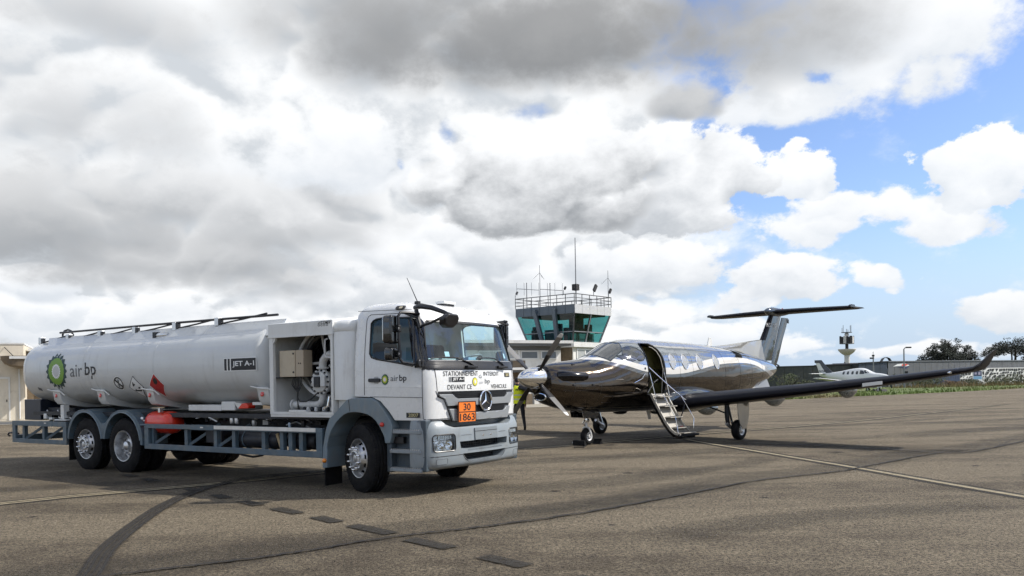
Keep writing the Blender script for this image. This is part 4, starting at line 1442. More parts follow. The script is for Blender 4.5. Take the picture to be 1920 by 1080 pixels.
# folded handrails
for s in (-1, 1):
    if s > 0: continue
    hr = empty('folded_handrail'); hr.parent = tank
    y = s * .84
    MB().tube([V(-9.22, y, 2.862), V(-5, y, 2.858), V(-2.2, y, 2.845)], .022, 8).build('rail', M_BLACK, hr)
    xs = (-10.0, -8.86, -7.62, -6.38, -5.06, -3.79)
    for i, x in enumerate(xs):
        zb = 2.66 + (x + 8.86) * .0148
        b = MB(); b.box(x - .075, x + .03, y - .04, y + .06, zb, zb + .15); b.build('bracket', M_ALU, hr, bevel=.006)
        b = MB(); b.box(x + .035, x + .10, y - .03, y + .03, zb + .02, zb + .13); b.build('pivot', M_BLACK, hr, bevel=.006)
        xn = xs[i + 1] if i < 5 else -2.45
        MB().tube([V(x + .06, y, zb + .035), V((x + xn) / 2, y, zb + .085), V(xn - .03, y, zb + .15)], .016, 8).build('strut', M_BLACK, hr)
    b = MB(); b.lathe([(.0001, 0), (.05, 0), (.05, .22), (.035, .24), (.035, .32), (.0001, .32)], 14, Matrix.Translation((-5.50, s * .93, 2.635)) @ Matrix.Rotation(PI / 2, 4, 'Y')); b.build('pneumatic_cylinder', M_ALU, hr)
    b = MB(); b.box(-5.60, -5.50, s * .93 - .06, s * .93 + .06, 2.57, 2.70); b.build('cylinder_mount', M_CHASSIS, hr, bevel=.008)
    MB().tube([V(-6.3, y, 2.68), V(-6.1, s * .9, 2.61), V(-5.85, s * .92, 2.62), V(-5.6, s * .92, 2.66)], .015, 6).build('hose', M_BLACK, hr)
    MB().tube([V(-5.2, s * .93, 2.635), V(-5.05, s * .9, 2.65), V(-4.95, s * .86, 2.72)], .014, 6).build('hose', M_BLACK, hr)
MB().tube([V(-10.6 + .55, -.35, 2.74), V(-10.05, -.35, 2.88), V(-9.97, -.35, 2.96), V(-9.82, -.35, 2.98), V(-9.68, -.35, 2.94), V(-9.6, -.35, 2.84)], .022, 8).build('grab_handle', M_BLACK, tank)
b = MB(); b.lathe([(.09, 0), (.10, .03), (.085, .09), (.03, .14), (.03, .17), (.0001, .175)], 18, Matrix.Translation((-10.1, -.75, 2.58))); b.build('vent_cap', M_ALU, tank)
# saddles under the tank
for x0, x1 in ((-8.95, -8.66), (-7.25, -6.99), (-5.55, -5.33), (-2.37, -2.09)):
    b = MB()
    prof = [(-1.175, 1.62), (-1.13, 1.40), (-1.06, 1.315), (-.5, 1.22), (.5, 1.22), (1.06, 1.315), (1.13, 1.40), (1.175, 1.62), (.9, 1.45), (0, 1.36), (-.9, 1.45)]
    b.prism(prof, x0, x1, lambda y, z, d: V(d, y, z))
    sd = b.build('saddle', M_CABINET, tank, bevel=.008)
    b = MB(); b.lathe([(.043, 0), (.043, .008), (.036, .012), (.0001, .012)], 20, Matrix.Translation(((x0 + x1) / 2 - .02, -1.155, 1.50)) @ Matrix.Rotation(PI / 2 - .2, 4, 'X')); b.build('reflector', M_REDL, sd)
    MB().tube([V(x0 - .12, -1.20, 1.63), V(x0 + .05, -1.19, 1.60), V(x1 + .04, -1.17, 1.58), V(x1 + .14, -1.13, 1.50)], .012, 6).build('weld_plate', M_CABINET, sd)
# prints on the tank
emblem(-8.63, 2.01, .42, .385, TS, tank, steps=((1.0, .78, M_DGREEN), (.74, .66, M_LGREEN), (.42, .33, M_INKW), (.29, .27, mat('emblem_grey', (.55, .56, .56), .5))))
word('lettering', 'air', -8.09, -7.63, 1.885, 2.13, lambda x, z: TS(x, z, .004), M_INKG, tank)
word('lettering', 'bp', -7.54, -7.13, 1.83, 2.165, lambda x, z: TS(x, z, .004), M_INK, tank, .012)


def tring(cx, cz, r0, r1, n, name, mt, d=.004):
    b = MB()
    b.add([TS(cx + r0 * math.cos(2 * PI * i / n), cz + r0 * .8 * math.sin(2 * PI * i / n), d) for i in range(n)] + [TS(cx + r1 * math.cos(2 * PI * i / n), cz + r1 * .8 * math.sin(2 * PI * i / n), d) for i in range(n)],
          [(i, (i + 1) % n, n + (i + 1) % n, n + i) for i in range(n)])
    return b.build(name, mt, tank, smooth=0)


sg = patch(circ(-6.41, 1.735, .165, .135, 28), TS, 'no_smoking_sign', M_INKW, tank, cuts=1, d=.002)
tring(-6.41, 1.735, .15, .12, 28, 'sign_ring', M_INK)
patch([(-6.53, 1.80), (-6.50, 1.825), (-6.29, 1.67), (-6.32, 1.645)], TS, 'sign_bar', M_INK, tank, cuts=1, d=.0045)
patch([(-6.45, 1.66), (-6.42, 1.65), (-6.37, 1.80), (-6.41, 1.81)], TS, 'sign_figure', M_INKG, tank, cuts=1, d=.0042)


def diamond(cx, cz, rx, rz, name, mt, d=.003):
    return patch([(cx - rx, cz + .0), (cx, cz - rz), (cx + rx, cz - 0.0), (cx, cz + rz)], TS, name, mt, tank, cuts=4, d=d)


diamond(-5.87, 1.655, .235, .215, 'environment_sign_border', M_INK)
diamond(-5.87, 1.655, .215, .195, 'environment_sign', M_INKW, .0045)
patch([(-6.0, 1.60), (-5.74, 1.60), (-5.78, 1.575), (-5.97, 1.575)], TS, 'sign_fish', M_INK, tank, cuts=1, d=.006)
patch([(-5.95, 1.60), (-5.92, 1.60), (-5.90, 1.70), (-5.93, 1.76), (-5.96, 1.70)], TS, 'sign_tree', M_INK, tank, cuts=0, d=.006)
patch([(-5.97, 1.68), (-5.88, 1.72), (-5.87, 1.705), (-5.96, 1.665)], TS, 'sign_branch', M_INK, tank, cuts=0, d=.0062)
patch([(-5.84, 1.63), (-5.78, 1.62), (-5.74, 1.65), (-5.79, 1.66)], TS, 'sign_fish', M_INK, tank, cuts=0, d=.006)
diamond(-5.19, 1.68, .245, .23, 'flammable_sign_border', M_INKW)
diamond(-5.19, 1.68, .225, .21, 'flammable_sign', M_REDS, .0045)
patch([(-5.25, 1.72), (-5.20, 1.69), (-5.14, 1.72), (-5.12, 1.77), (-5.155, 1.76), (-5.17, 1.82), (-5.20, 1.78), (-5.225, 1.81), (-5.25, 1.77)], TS, 'sign_flame', M_INK, tank, cuts=1, d=.006)
patch([(-3.13, 1.895), (-2.275, 1.895), (-2.275, 2.125), (-3.13, 2.125)], TS, 'fuel_grade_border', M_INKW, tank, cuts=2, d=.003)
for x0, x1 in ((-3.115, -3.05), (-3.02, -2.965), (-2.935, -2.29)):
    patch([(x0, 1.91), (x1, 1.91), (x1, 2.11), (x0, 2.11)], TS, 'fuel_grade_label', M_INK, tank, cuts=1, d=.0045)
word('lettering', 'JET A-1', -2.89, -2.33, 1.955, 2.065, lambda x, z: TS(x, z, .006), M_INKW, tank, .02)
patch([(-9.55, 1.63), (-9.42, 1.60), (-9.40, 1.66), (-9.53, 1.69)], TS, 'maker_label', M_INKG, tank, cuts=0, d=.003)

# ------------------------------------------------------------------ pump cabinet between cab and tank
cb = empty('pump_cabinet'); cb.parent = TR
X0, X1, ZB, ZL = -1.95, -.49, 1.165, 2.43
b = MB(); b.box(X0, X0 + .03, -1.22, 1.22, ZB, ZL + .15); b.build('rear_wall', M_CABINET, cb, smooth=0)
b = MB(); b.box(X1 - .03, X1 - .001, -1.22, 1.22, ZB, ZL + .15); b.build('front_wall', M_CABINET, cb, smooth=0)
b = MB(); b.box(X0, X1, -1.24, 1.24, ZB - .04, ZB); b.build('floor', M_CABINET, cb, bevel=.005)
b = MB(); b.box(X0 + .03, X1 - .03, -.06, 1.22, ZB, ZL + .1); b.build('inner_wall', M_CABINET, cb, smooth=0)
b = MB(); b.prism([(-1.255, 2.43), (-1.255, 2.645), (-.55, 2.735), (.55, 2.735), (1.255, 2.645), (1.255, 2.43), (1.20, 2.43), (1.20, 2.60), (-1.20, 2.60), (-1.20, 2.43)], X0 - .015, X1 + .012, lambda y, z, d: V(d, y, z))
lid = b.build('lid', M_CABINET, cb, bevel=.008)
b = MB(); b.box(X0 - .03, X1 + .02, -1.262, -1.245, 2.415, 2.437); b.build('lid_lip', M_CABINET, cb, smooth=0)
word('lettering', 'ATCOMEX', -.80, -.525, 2.585, 2.63, lambda x, z: V(x, -1.2575, z), M_INK, cb, .014, .12)
for k in range(4):
    MB().tube([V(-.77 + .06 * k + .018 * math.cos(a), -1.257, 2.568 + .014 * math.sin(a)) for a in [2 * PI * i / 12 for i in range(12)]], .003, 4, closed=True).build('logo_ring', M_INK, cb)
for xa, xb_ in ((X0, X0 + .09), (X1 - .045, X1)):
    b = MB(); b.box(xa, xb_, -1.25, -1.19, ZB + .001, ZL); b.build('frame_post', M_CABINET, cb, bevel=.006)
b = MB(); b.box(X0 + .09, X1 - .045, -1.247, -1.19, ZB + .001, ZB + .045); b.build('sill', M_CABINET, cb, smooth=0)
b = MB(); b.box(-1.5, -1.1, -1.252, -1.15, ZB + .03, ZB + .075); b.build('sill_step', M_CABINET, cb, bevel=.005)
for px, sx in ((X0 + .09, 1), (X1 - .045, -1)):
    b = MB(); b.prism([(px, ZL), (px + sx * .07, ZL), (px + sx * .02, ZL - .09), (px, ZL - .10)], -1.24, -1.20, lambda a, c, d: V(a, d, c)); b.build('gusset', M_CABINET, cb, smooth=0)
# rounded shroud between cabinet and cab
b = MB()
rg = []
for z, ins in ((1.40, 0), (2.44, 0), (2.455, .012), (2.47, 0), (2.56, 0), (2.62, .05), (2.65, .16), (2.66, .5)):
    rg.append([V(x, y, z) for x, y in [(-.478, -1.225 + ins), (-.36, -1.225 + ins), (-.25, -1.205 + ins), (-.17, -1.16 + ins), (-.125, -1.08 + ins), (-.115, -.9 + ins), (-.115, .9 - ins), (-.125, 1.08 - ins), (-.17, 1.16 - ins), (-.25, 1.205 - ins), (-.36, 1.225 - ins), (-.478, 1.225 - ins)]])
b.loft(rg); b.build('shroud', M_CABINET, cb, smooth=50)
b = MB(); b.box(-.47, -.14, -1.15, 1.15, 1.20, 1.40); b.build('shroud_base', M_CABINET, cb, smooth=0)
for z in (1.55, 1.9, 2.25):
    b = MB(); b.lathe([(.009, 0), (.009, .005), (.0001, .006)], 8, Matrix.Translation((-.455, -1.2252, z)) @ Matrix.Rotation(PI / 2, 4, 'X')); b.build('rivet', M_ALU, cb)
# hose reel
RC = V(-.96, 0, 2.0)
ree = empty('hose_reel'); ree.parent = cb
def ringpts(y, r, n=40): return [V(RC.x + r * math.cos(2 * PI * i / n), y, RC.z + r * math.sin(2 * PI * i / n) * .84) for i in range(n)]
MB().tube(ringpts(-.92, .66), .030, 8, closed=True).build('flange_ring', M_PIPE, ree)
MB().tube(ringpts(-.66, .76), .034, 8, closed=True).build('flange_ring', M_PIPE, ree)
b = MB(); b.lathe([(.62, -.88), (.62, -.55), (.62, -.3)], 32, Matrix.Translation((RC.x, 0, RC.z)) @ Matrix.Scale(.84, 4, (0, 0, 1)) @ Matrix.Rotation(PI / 2, 4, 'X') @ Matrix.Scale(-1, 4, (0, 0, 1)))
b2 = MB()
for k, yy in enumerate((-.84, -.74, -.64)):
    b2.tube(ringpts(yy, .55), .05, 8, closed=True)
b2.build('hose', M_BLACK, ree)
b = MB(); b.prism([(RC.x + .74 * math.cos(2 * PI * i / 32), RC.z + .6 * math.sin(2 * PI * i / 32)) for i in range(32)], -.58, -.54, lambda a, c, d: V(a, d, c)); b.build('back_plate', M_CHASSIS, ree)
for a in (.5, 1.75, 3.2, 4.4, 5.6):
    MB().tube([V(RC.x + .08 * math.cos(a), -.92, RC.z + .08 * math.sin(a)), V(RC.x + .68 * math.cos(a), -.92, RC.z + .57 * math.sin(a))], .022, 8).build('spoke', M_PIPE, ree)
# control box
ct = empty('control_box'); ct.parent = cb
b = MB(); b.box(-1.79, -1.425, -1.175, -.97, 1.775, 2.205); b.build('door', M_BEIGE, ct, bevel=.008)
b = MB(); b.box(-1.42, -1.235, -1.165, -.97, 1.775, 2.205); b.build('side', mat('control_box_side', (.42, .35, .26), .45), ct, bevel=.008)
for z in (1.85, 2.15):
    b = MB(); b.lathe([(.016, 0), (.016, .01), (.0001, .011)], 12, Matrix.Translation((-1.455, -1.1752, z)) @ Matrix.Rotation(PI / 2, 4, 'X')); b.build('lock', M_BLACK, ct)
for x in (-1.345, -1.30):
    b = MB(); b.lathe([(.011, 0), (.011, .006), (.0001, .007)], 10, Matrix.Translation((x, -1.165, 1.99)) @ Matrix.Rotation(PI / 2, 4, 'X')); b.build('button', M_BLACK, ct)
b = MB(); b.box(-1.92, -1.72, -1.18, -.9, 1.755, 1.772); b.build('shelf', M_CHASSIS, ct, smooth=0)
for k in range(7):
    x = -1.60 + .03 * k
    MB().tube([V(x, -1.05, 1.78), V(x + .01 * (k - 3), -1.06, 1.65), V(-1.51 + .004 * k, -1.06, 1.52), V(-1.50, -1.06, 1.35), V(-1.50 + .01 * k, -1.05, 1.18)], .008, 5).build('cable', M_BLACK, ct)
MB().tube([V(-1.50, -1.07, 1.45), V(-1.40, -1.10, 1.37), V(-1.25, -1.11, 1.37), V(-1.12, -1.10, 1.42), V(-1.0, -1.08, 1.52)], .010, 6).build('cable', M_BLACK, ct)
# meter and pipes
me_ = empty('flow_meter'); me_.parent = cb
b = MB(); b.lathe([(.0001, .10), (.15, .10), (.165, .09), (.165, .07), (.205, .065), (.205, .02), (.17, .01), (.17, -.14), (.12, -.2), (.0001, -.2)], 28, Matrix.Translation((-.965, -1.0, 1.685)) @ Matrix.Rotation(PI / 2, 4, 'X')); b.build('body', M_PIPE, me_, smooth=40)
for k in range(14):
    a = 2 * PI * k / 14
    b = MB(); b.lathe([(.017, 0), (.017, .02), (.011, .03), (.0001, .031)], 6, Matrix.Translation((-.965 + .186 * math.cos(a), -1.064, 1.685 + .186 * math.sin(a))) @ Matrix.Rotation(PI / 2, 4, 'X')); b.build('bolt', M_CHASSIS, me_)
b = MB(); b.box(-1.05, -.93, -1.125, -1.09, 1.60, 1.77); b.box(-1.03, -.95, -1.12, -1.09, 1.80, 1.84); b.build('counter', M_CHASSIS, me_, smooth=0)
b = MB(); b.box(-.90, -.80, -1.13, -1.05, 1.61, 1.78); b.build('valve_block', M_PIPE, me_, bevel=.01)
MB().tube([V(-.97, -1.0, 1.86), V(-.97, -1.0, 1.95), V(-.95, -1.0, 2.03), V(-.89, -1.0, 2.09), V(-.80, -1.0, 2.12), V(-.55, -1.0, 2.125)], .062, 16).build('elbow', M_PIPE, me_)
b = MB(); b.lathe([(.06, 0), (.10, 0), (.10, .03), (.06, .03)], 20, Matrix.Translation((-.97, -1.0, 1.895))); b.build('pipe_flange', M_PIPE, me_)
MB().tube([V(-.97, -1.0, 1.50), V(-.975, -1.0, 1.43), V(-1.0, -1.0, 1.37), V(-1.06, -1.0, 1.33), V(-1.15, -1.0, 1.318), V(-1.66, -1.0, 1.318)], .056, 16).build('elbow', M_PIPE, me_)
b = MB(); b.lathe([(.055, 0), (.09, 0), (.09, .03), (.055, .03)], 20, Matrix.Translation((-1.66, -1.0, 1.318)) @ Matrix.Rotation(PI / 2, 4, 'Y')); b.build('pipe_flange', M_PIPE, me_)
MB().tube([V(-.66, -1.18, 2.36), V(-.71, -1.19, 2.34), V(-.715, -1.19, 2.10), V(-.68, -1.19, 2.07), V(-.55, -1.19, 2.06)], .014, 8).build('grab_rail', M_PIPE, me_)
b = MB(); b.box(-.78, -.56, -1.0, -.8, 1.24, 1.55); b.build('dark_locker', mat('deep_blue_plastic', (.02, .03, .09), .4), me_, bevel=.01)
for k in range(8):
    x = -1.3 + .09 * k
    b = MB(); b.lathe([(.0001, 0), (.022, 0), (.03, .03), (.022, .07), (.0001, .075)], 8, Matrix.Translation((x, -1.1, 1.215))); b.build('coupling', M_PIPE if k % 2 else M_CHASSIS, me_)
MB().tube([V(-.85, -1.1, 1.24), V(-.8, -1.14, 1.26), V(-.72, -1.14, 1.3), V(-.7, -1.12, 1.45)], .02, 8).build('small_pipe', M_CHROME, me_)

# ------------------------------------------------------------------ cab interior, mirrors, wipers, antenna
it = empty('cab_interior'); it.parent = TR
b = MB(); b.prism([(1.02, 1.46), (1.40 - .03, 1.55), (1.36, 1.90), (1.20, 1.955), (1.0, 1.90), (.95, 1.7)], -1.05, 1.05, lambda a, c, d: V(a - .11 * d * d, d, c)); b.build('dashboard', mat('dash_dark', (.045, .06, .075), .6), it, bevel=.02)
for y in (-.6, .6):
    b = MB(); b.box(.05, .55, y - .25, y + .25, 1.5, 1.68); b.build('seat_cushion', M_SEAT, it, bevel=.05)
    b = MB(); b.prism([(.0, 1.66), (.16, 1.66), (.07, 2.28), (-.03, 2.28)], y - .24, y + .24, lambda a, c, d: V(a, d, c)); b.build('seat_back', M_SEAT, it, bevel=.04)
b = MB()
Ms = Matrix.Translation((.78, .58, 1.98)) @ Matrix.Rotation(math.radians(-28), 4, 'Y')
b.tube([Ms @ V(.225 * math.cos(2 * PI * i / 32), .225 * math.sin(2 * PI * i / 32), 0) for i in range(32)], .016, 8, closed=True)
for a in (0.4, 2.7, 4.7):
    b.tube([Ms @ V(0, 0, -.03), Ms @ V(.22 * math.cos(a), .22 * math.sin(a), 0)], .014, 6)
b.tube([Ms @ V(0, 0, -.03), V(1.05, .58, 1.75)], .03, 8)
b.build('steering_wheel', mat('steering_grey', (.22, .25, .28), .5), it)
b = MB(); b.box(1.16, 1.22, -1.0, -.35, 1.955, 2.0); b.build('papers', mat('paper_white', (.78, .80, .80), .8), it, smooth=0)
b = MB(); b.box(1.12, 1.2, .0, .22, 1.955, 2.03); b.build('clipboard', mat('paper_blue', (.35, .5, .62), .8), it, smooth=0)
patch([(1.0 - .09, 1.98), (1.05, 1.965), (1.05, 2.16), (.91, 2.165)], lambda x, z, d: V(x, -(cw(z) - .05), z), 'paper_sticker', M_TEAL, it, cuts=0)
patch([(.87, 2.02), (.93, 2.02), (.92, 2.10), (.87, 2.10)], lambda y, z, d: FR(y, z, -.03), 'windscreen_sticker', mat('sticker_pale', (.6, .75, .85), .6), it, cuts=0)
patch([(-.72, 2.02), (-.63, 2.02), (-.63, 2.10), (-.72, 2.10)], lambda y, z, d: FR(y, z, -.03), 'windscreen_sticker', MATS['sticker_pale'], it, cuts=0)

for s in (-1, 1):
    mr = empty('mirror'); mr.parent = TR
    ys = lambda y: s * (y if s < 0 else y - .20 * min(1, max(0, (y - 1.13) / .25)))
    b = MB(); b.prism(rrect(2.205, 2.615, 1.385, 1.60, .05), .86, 1.03, lambda z, y, d: V(d + .08 * (y - 1.5), ys(y), z)); b.build('main_housing', M_TRIM, mr, bevel=.035, seg=3)
    b = MB(); b.prism(rrect(1.965, 2.155, 1.395, 1.59, .05), .875, 1.02, lambda z, y, d: V(d + .08 * (y - 1.5), ys(y), z)); b.build('wide_angle_housing', M_TRIM, mr, bevel=.035, seg=3)
    b = MB(); b.prism(rrect(2.225, 2.595, 1.405, 1.58, .04), .852, .858, lambda z, y, d: V(d + .08 * (y - 1.5), ys(y), z)); b.build('glass', M_CHROME, mr, smooth=0)
    b = MB(); b.tube([V(1.17, ys(1.13), 2.64), V(1.10, ys(1.28), 2.655), V(1.06, ys(1.42), 2.65), V(1.055, ys(1.46), 2.60), V(1.06, ys(1.46), 2.3), V(1.08, ys(1.46), 1.98), V(1.10, ys(1.43), 1.935), V(1.16, ys(1.30), 1.915), V(1.22, ys(1.19), 1.92)], .020, 10); b.build('arm', M_BLACK, mr)
    for z in (2.42, 2.06):
        b = MB(); b.box(1.0, 1.09, min(ys(1.43), ys(1.49)), max(ys(1.43), ys(1.49)), z - .05, z + .05); b.build('clamp', M_BLACK, mr, bevel=.012)
        MB().tube([V(1.06, ys(1.44), z), V(1.06, ys(1.49), z)], .03, 10).build('clamp_cap', M_ALU, mr)
    b = MB(); b.prism(rrect(1.86, 1.98, 1.13, 1.27, .04), 1.19, 1.26, lambda z, y, d: V(d, ys(y), z)); b.build('arm_foot', M_BLACK, mr, bevel=.02)
    b = MB(); b.prism([(1.10, 2.665), (1.165, 2.60), (1.15, 2.57), (1.02, 2.62), (.92, 2.655)], s * 1.12, s * 1.22, lambda a, c, d: V(a, d, c)); b.build('arm_foot', M_BLACK, mr, bevel=.02)
# kerb view mirror on the passenger side
km = empty('kerb_mirror'); km.parent = TR
c0 = V(1.72, -1.14, 2.52)
b = MB(); b.prism([(-.17, .02), (-.15, -.06), (-.06, -.105), (.08, -.105), (.155, -.05), (.165, .03), (.11, .085), (-.10, .085)], -.06, .06, lambda a, c_, d: c0 + V(d + .35 * c_, a, c_))
b.build('housing', M_BLACK, km, bevel=.03, seg=3)
b = MB(); b.tube([V(1.02, -1.05, 2.745), V(1.18, -1.1, 2.755), V(1.4, -1.13, 2.715), V(1.62, -1.13, 2.64), V(1.70, -1.13, 2.60)], [.034, .042, .036, .03, .03], 10); b.build('upper_arm', M_BLACK, km)
b = MB(); b.tube([V(1.20, -1.15, 2.46), V(1.4, -1.15, 2.50), V(1.60, -1.14, 2.57), V(1.70, -1.13, 2.60)], .02, 8); b.build('lower_arm', M_BLACK, km)
b = MB(); b.tube([V(1.10, -1.115, 2.70), V(1.155, -1.145, 2.58), V(1.21, -1.155, 2.44)], .032, 8); b.build('bracket', M_BLACK, km)
b = MB(); b.lathe([(.05, 0), (.05, .05), (.0001, .055)], 14, Matrix.Translation((1.70, -1.12, 2.575)) @ Matrix.Rotation(.4, 4, 'Y')); b.build('joint', M_CHASSIS, km)
# wipers
for (py_, ya, yb) in ((-.17, -1.03, -.42), (.68, -.10, .52)):
    w_ = empty('wiper'); w_.parent = TR
    ym = (ya + yb) / 2
    q = [FR(py_, 1.865, .03), FR(py_ + (yb - py_) * .55, 1.94, .035), FR(yb - .12, 2.0, .03)]
    MB().tube(q, [.016, .012, .008], 8).build('arm', M_BLACK, w_)
    MB().tube([FR(ya + (yb - ya) * i / 8, 1.995 + .02 * math.sin(PI * i / 8), .014) for i in range(9)], .011, 6).build('blade', M_BLACK, w_)
    b = MB(); b.box(-.05, .05, -.13, .13, -.02, .02, Matrix.Translation(FR(py_ - .12, 1.872, .02))); b.build('pivot_cover', M_BLACK, w_, bevel=.012)
an = empty('antenna'); an.parent = TR
b = MB(); b.box(.82, .90, -.83, -.77, 2.825, 2.87); b.build('base', M_BLACK, an, bevel=.01)
MB().tube([V(.86, -.8, 2.86), V(.76, -.8, 3.05), V(.66, -.8, 3.235)], [.008, .006, .004], 6).build('whip', M_BLACK, an)
b = MB(); b.box(.72, .86, -.16, .10, 2.845, 2.875); b.build('roof_hatch_base', M_BLACK, TR, smooth=0)
b = MB(); b.box(.70, .88, -.18, .12, 2.876, 2.92); b.build('roof_hatch', M_CAB, TR, bevel=.012)

# ------------------------------------------------------------------ propeller aeroplane (local: X forward, Y left, Z up, origin under the nose wheel)
PL = empty('propeller_aeroplane', (1.8909, 20.8532, 0), math.radians(225.036),
           'glossy black and silver single propeller aeroplane with its cabin stairs folded down', 'aeroplane')
# station: X, top z, bottom z, half width, exponent
FS = [(-9.95, 1.98, 1.80, .06, 2.0), (-9.7, 2.08, 1.70, .15, 2.0), (-9.2, 2.19, 1.54, .27, 2.0), (-8.5, 2.31, 1.34, .43, 2.05), (-7.6, 2.44, 1.12, .60, 2.1), (-6.6, 2.545, .93, .745, 2.2), (-5.6, 2.62, .81, .82, 2.25),
      (-4.5, 2.67, .77, .85, 2.3), (-3.0, 2.70, .765, .855, 2.3), (-2.0, 2.715, .775, .855, 2.3), (-1.6, 2.71, .78, .85, 2.3), (-1.25, 2.675, .785, .845, 2.3), (-.9, 2.59, .79, .83, 2.25), (-.5, 2.42, .80, .80, 2.2), (-.15, 2.265, .815, .765, 2.15),
      (.15, 2.19, .83, .725, 2.1), (.6, 2.135, .87, .655, 2.05), (1.0, 2.10, .935, .59, 2.0), (1.35, 2.06, 1.03, .51, 2.0), (1.58, 2.015, 1.13, .42, 2.0), (1.70, 1.98, 1.22, .34, 2.0)]


def fsec(x):
    t, bo, w, n = smooth_table(FS, x)
    # widest a little above the middle of the lower half
    k = .47 if x > -6 else .5
    zm = bo + (t - bo) * k
    return t, bo, w, n, zm


def fy(x, z):
    t, bo, w, n, zm = fsec(x)
    h = (t - zm) if z > zm else (zm - bo)
    q = min(1.0, abs(z - zm) / h)
    return w * (1 - q ** n) ** (1 / n)


def FU(x, z, d=0.0, s=1):
    """point on the fuselage's left (s=1) or right skin"""
    e = .01
    y = fy(x, z)
    dz = (fy(x, z + e) - fy(x, z - e)) / (2 * e)
    dx = (fy(x + e, z) - fy(x - e, z)) / (2 * e)
    n = V(-dx, 1, -dz).normalized()
    p = V(x, y, z) + n * d
    return V(p.x, s * p.y, p.z)


def fring(x, ins=0.0):
    t, bo, w, n, zm = fsec(x)
    t -= ins; bo += ins; w -= ins
    r = []
    for k in range(56):
        a = 2 * PI * k / 56
        c, s_ = math.cos(a), math.sin(a)
        h = (t - zm) if s_ > 0 else (zm - bo)
        r.append(V(x, w * math.copysign(abs(c) ** (2 / n), c), zm + h * math.copysign(abs(s_) ** (2 / n), s_)))
    return r


def livery(name, dark_only=False):
    m = bpy.data.materials.new(name)
    m.use_nodes = True
    nt = m.node_tree
    g = G(nt)
    b = nt.nodes['Principled BSDF']
    tc = g.n('ShaderNodeTexCoord')
    sp = g.n('ShaderNodeSeparateXYZ'); g.l(tc.outputs['Object'], sp.inputs[0])
    X, Y, Z = sp.outputs
    xn = g.m('MULTIPLY_ADD', X, 1 / 13.0, 10.2 / 13.0)

    def curve(pts):
        fc = g.n('ShaderNodeFloatCurve')
        cu = fc.mapping.curves[0]
        pts = [((x + 10.2) / 13.0, (z - 1.0) / 2.0) for x, z in pts]
        cu.points[0].location = pts[0]; cu.points[1].location = pts[-1]
        for p in pts[1:-1]:
            cu.points.new(*p)
        fc.mapping.update()
        g.l(xn, fc.inputs[1])
        return g.m('MULTIPLY_ADD', fc.outputs[0], 2.0, 1.0)
    up = curve([(-10.2, 1.62), (-9.2, 1.80), (-8.3, 2.02), (-7.2, 2.19), (-6.0, 2.24), (-5.0, 2.21), (-4.0, 2.10), (-3.0, 1.97), (-2.2, 1.93), (-1.4, 1.99), (-.6, 2.13), (.2, 2.215), (1.0, 2.16), (2.6, 2.1)])
    lo = curve([(-10.2, 1.50), (-9.2, 1.66), (-8.3, 1.86), (-7.2, 2.05), (-6.0, 2.07), (-5.0, 2.02), (-4.0, 1.89), (-3.0, 1.77), (-2.2, 1.76), (-1.4, 1.83), (-.6, 2.0), (.2, 2.15), (1.0, 2.14), (2.6, 2.08)])
    lo2 = g.m('SUBTRACT', lo, .10)
    rf = curve([(-10.2, 2.2), (-8, 2.42), (-6.6, 2.44), (-5.5, 2.42), (-4.5, 2.46), (-3.2, 2.47), (-2.2, 2.50), (-1.4, 2.57), (-.6, 2.62), (.2, 2.7), (2.6, 2.8)])

    def above(line, w=.004):
        return g.m('GREATER_THAN', Z, line)
    black, dgrey, mgrey, silver, white = (.085, .069, .054), (.20, .205, .21), (.40, .43, .46), (.46, .46, .44), (.70, .68, .64)
    c = g.mix(above(lo2), black, dgrey)
    c = g.mix(above(lo), c, white)
    c = g.mix(above(up), c, mgrey)
    c = g.mix(above(g.m('SUBTRACT', rf, .012)), c, (.02, .02, .022))
    c = g.mix(above(rf), c, silver)
    # the cowling ahead of the windscreen is black right over the top
    cow = g.m('GREATER_THAN', X, .30)
    c = g.mix(g.m('MULTIPLY', cow, 1.0), c, black)
    g.l(c, b.inputs['Base Color'])
    band = g.m('MULTIPLY', above(lo), g.m('SUBTRACT', 1.0, above(up)))
    pale = g.m('ADD', band, g.m('MULTIPLY', above(rf), .45), clamp=True)
    met = g.m('SUBTRACT', .97, g.m('MULTIPLY', g.m('MULTIPLY', pale, .9), g.m('SUBTRACT', 1.0, cow)))
    g.l(met, b.inputs['Metallic'])
    b.inputs['Roughness'].default_value = .07
    b.inputs['Specular IOR Level'].default_value = .25
    b.inputs['Coat Weight'].default_value = .5
    b.inputs['Coat Roughness'].default_value = .02
    b.inputs['Coat IOR'].default_value = 1.45
    # faint oil-canning of the skin
    nz = g.noise(tc.outputs['Object'], 2.4, 2, .5)
    nz2 = g.noise(tc.outputs['Object'], 9, 2, .5)
    bp = g.n('ShaderNodeBump'); bp.inputs['Strength'].default_value = .10; bp.inputs['Distance'].default_value = .05
    g.l(g.m('MULTIPLY_ADD', nz2.outputs['Fac'], .15, nz.outputs['Fac']), bp.inputs['Height'])
    g.l(bp.outputs[0], b.inputs['Normal']); g.l(bp.outputs[0], b.inputs['Coat Normal'])
    return m


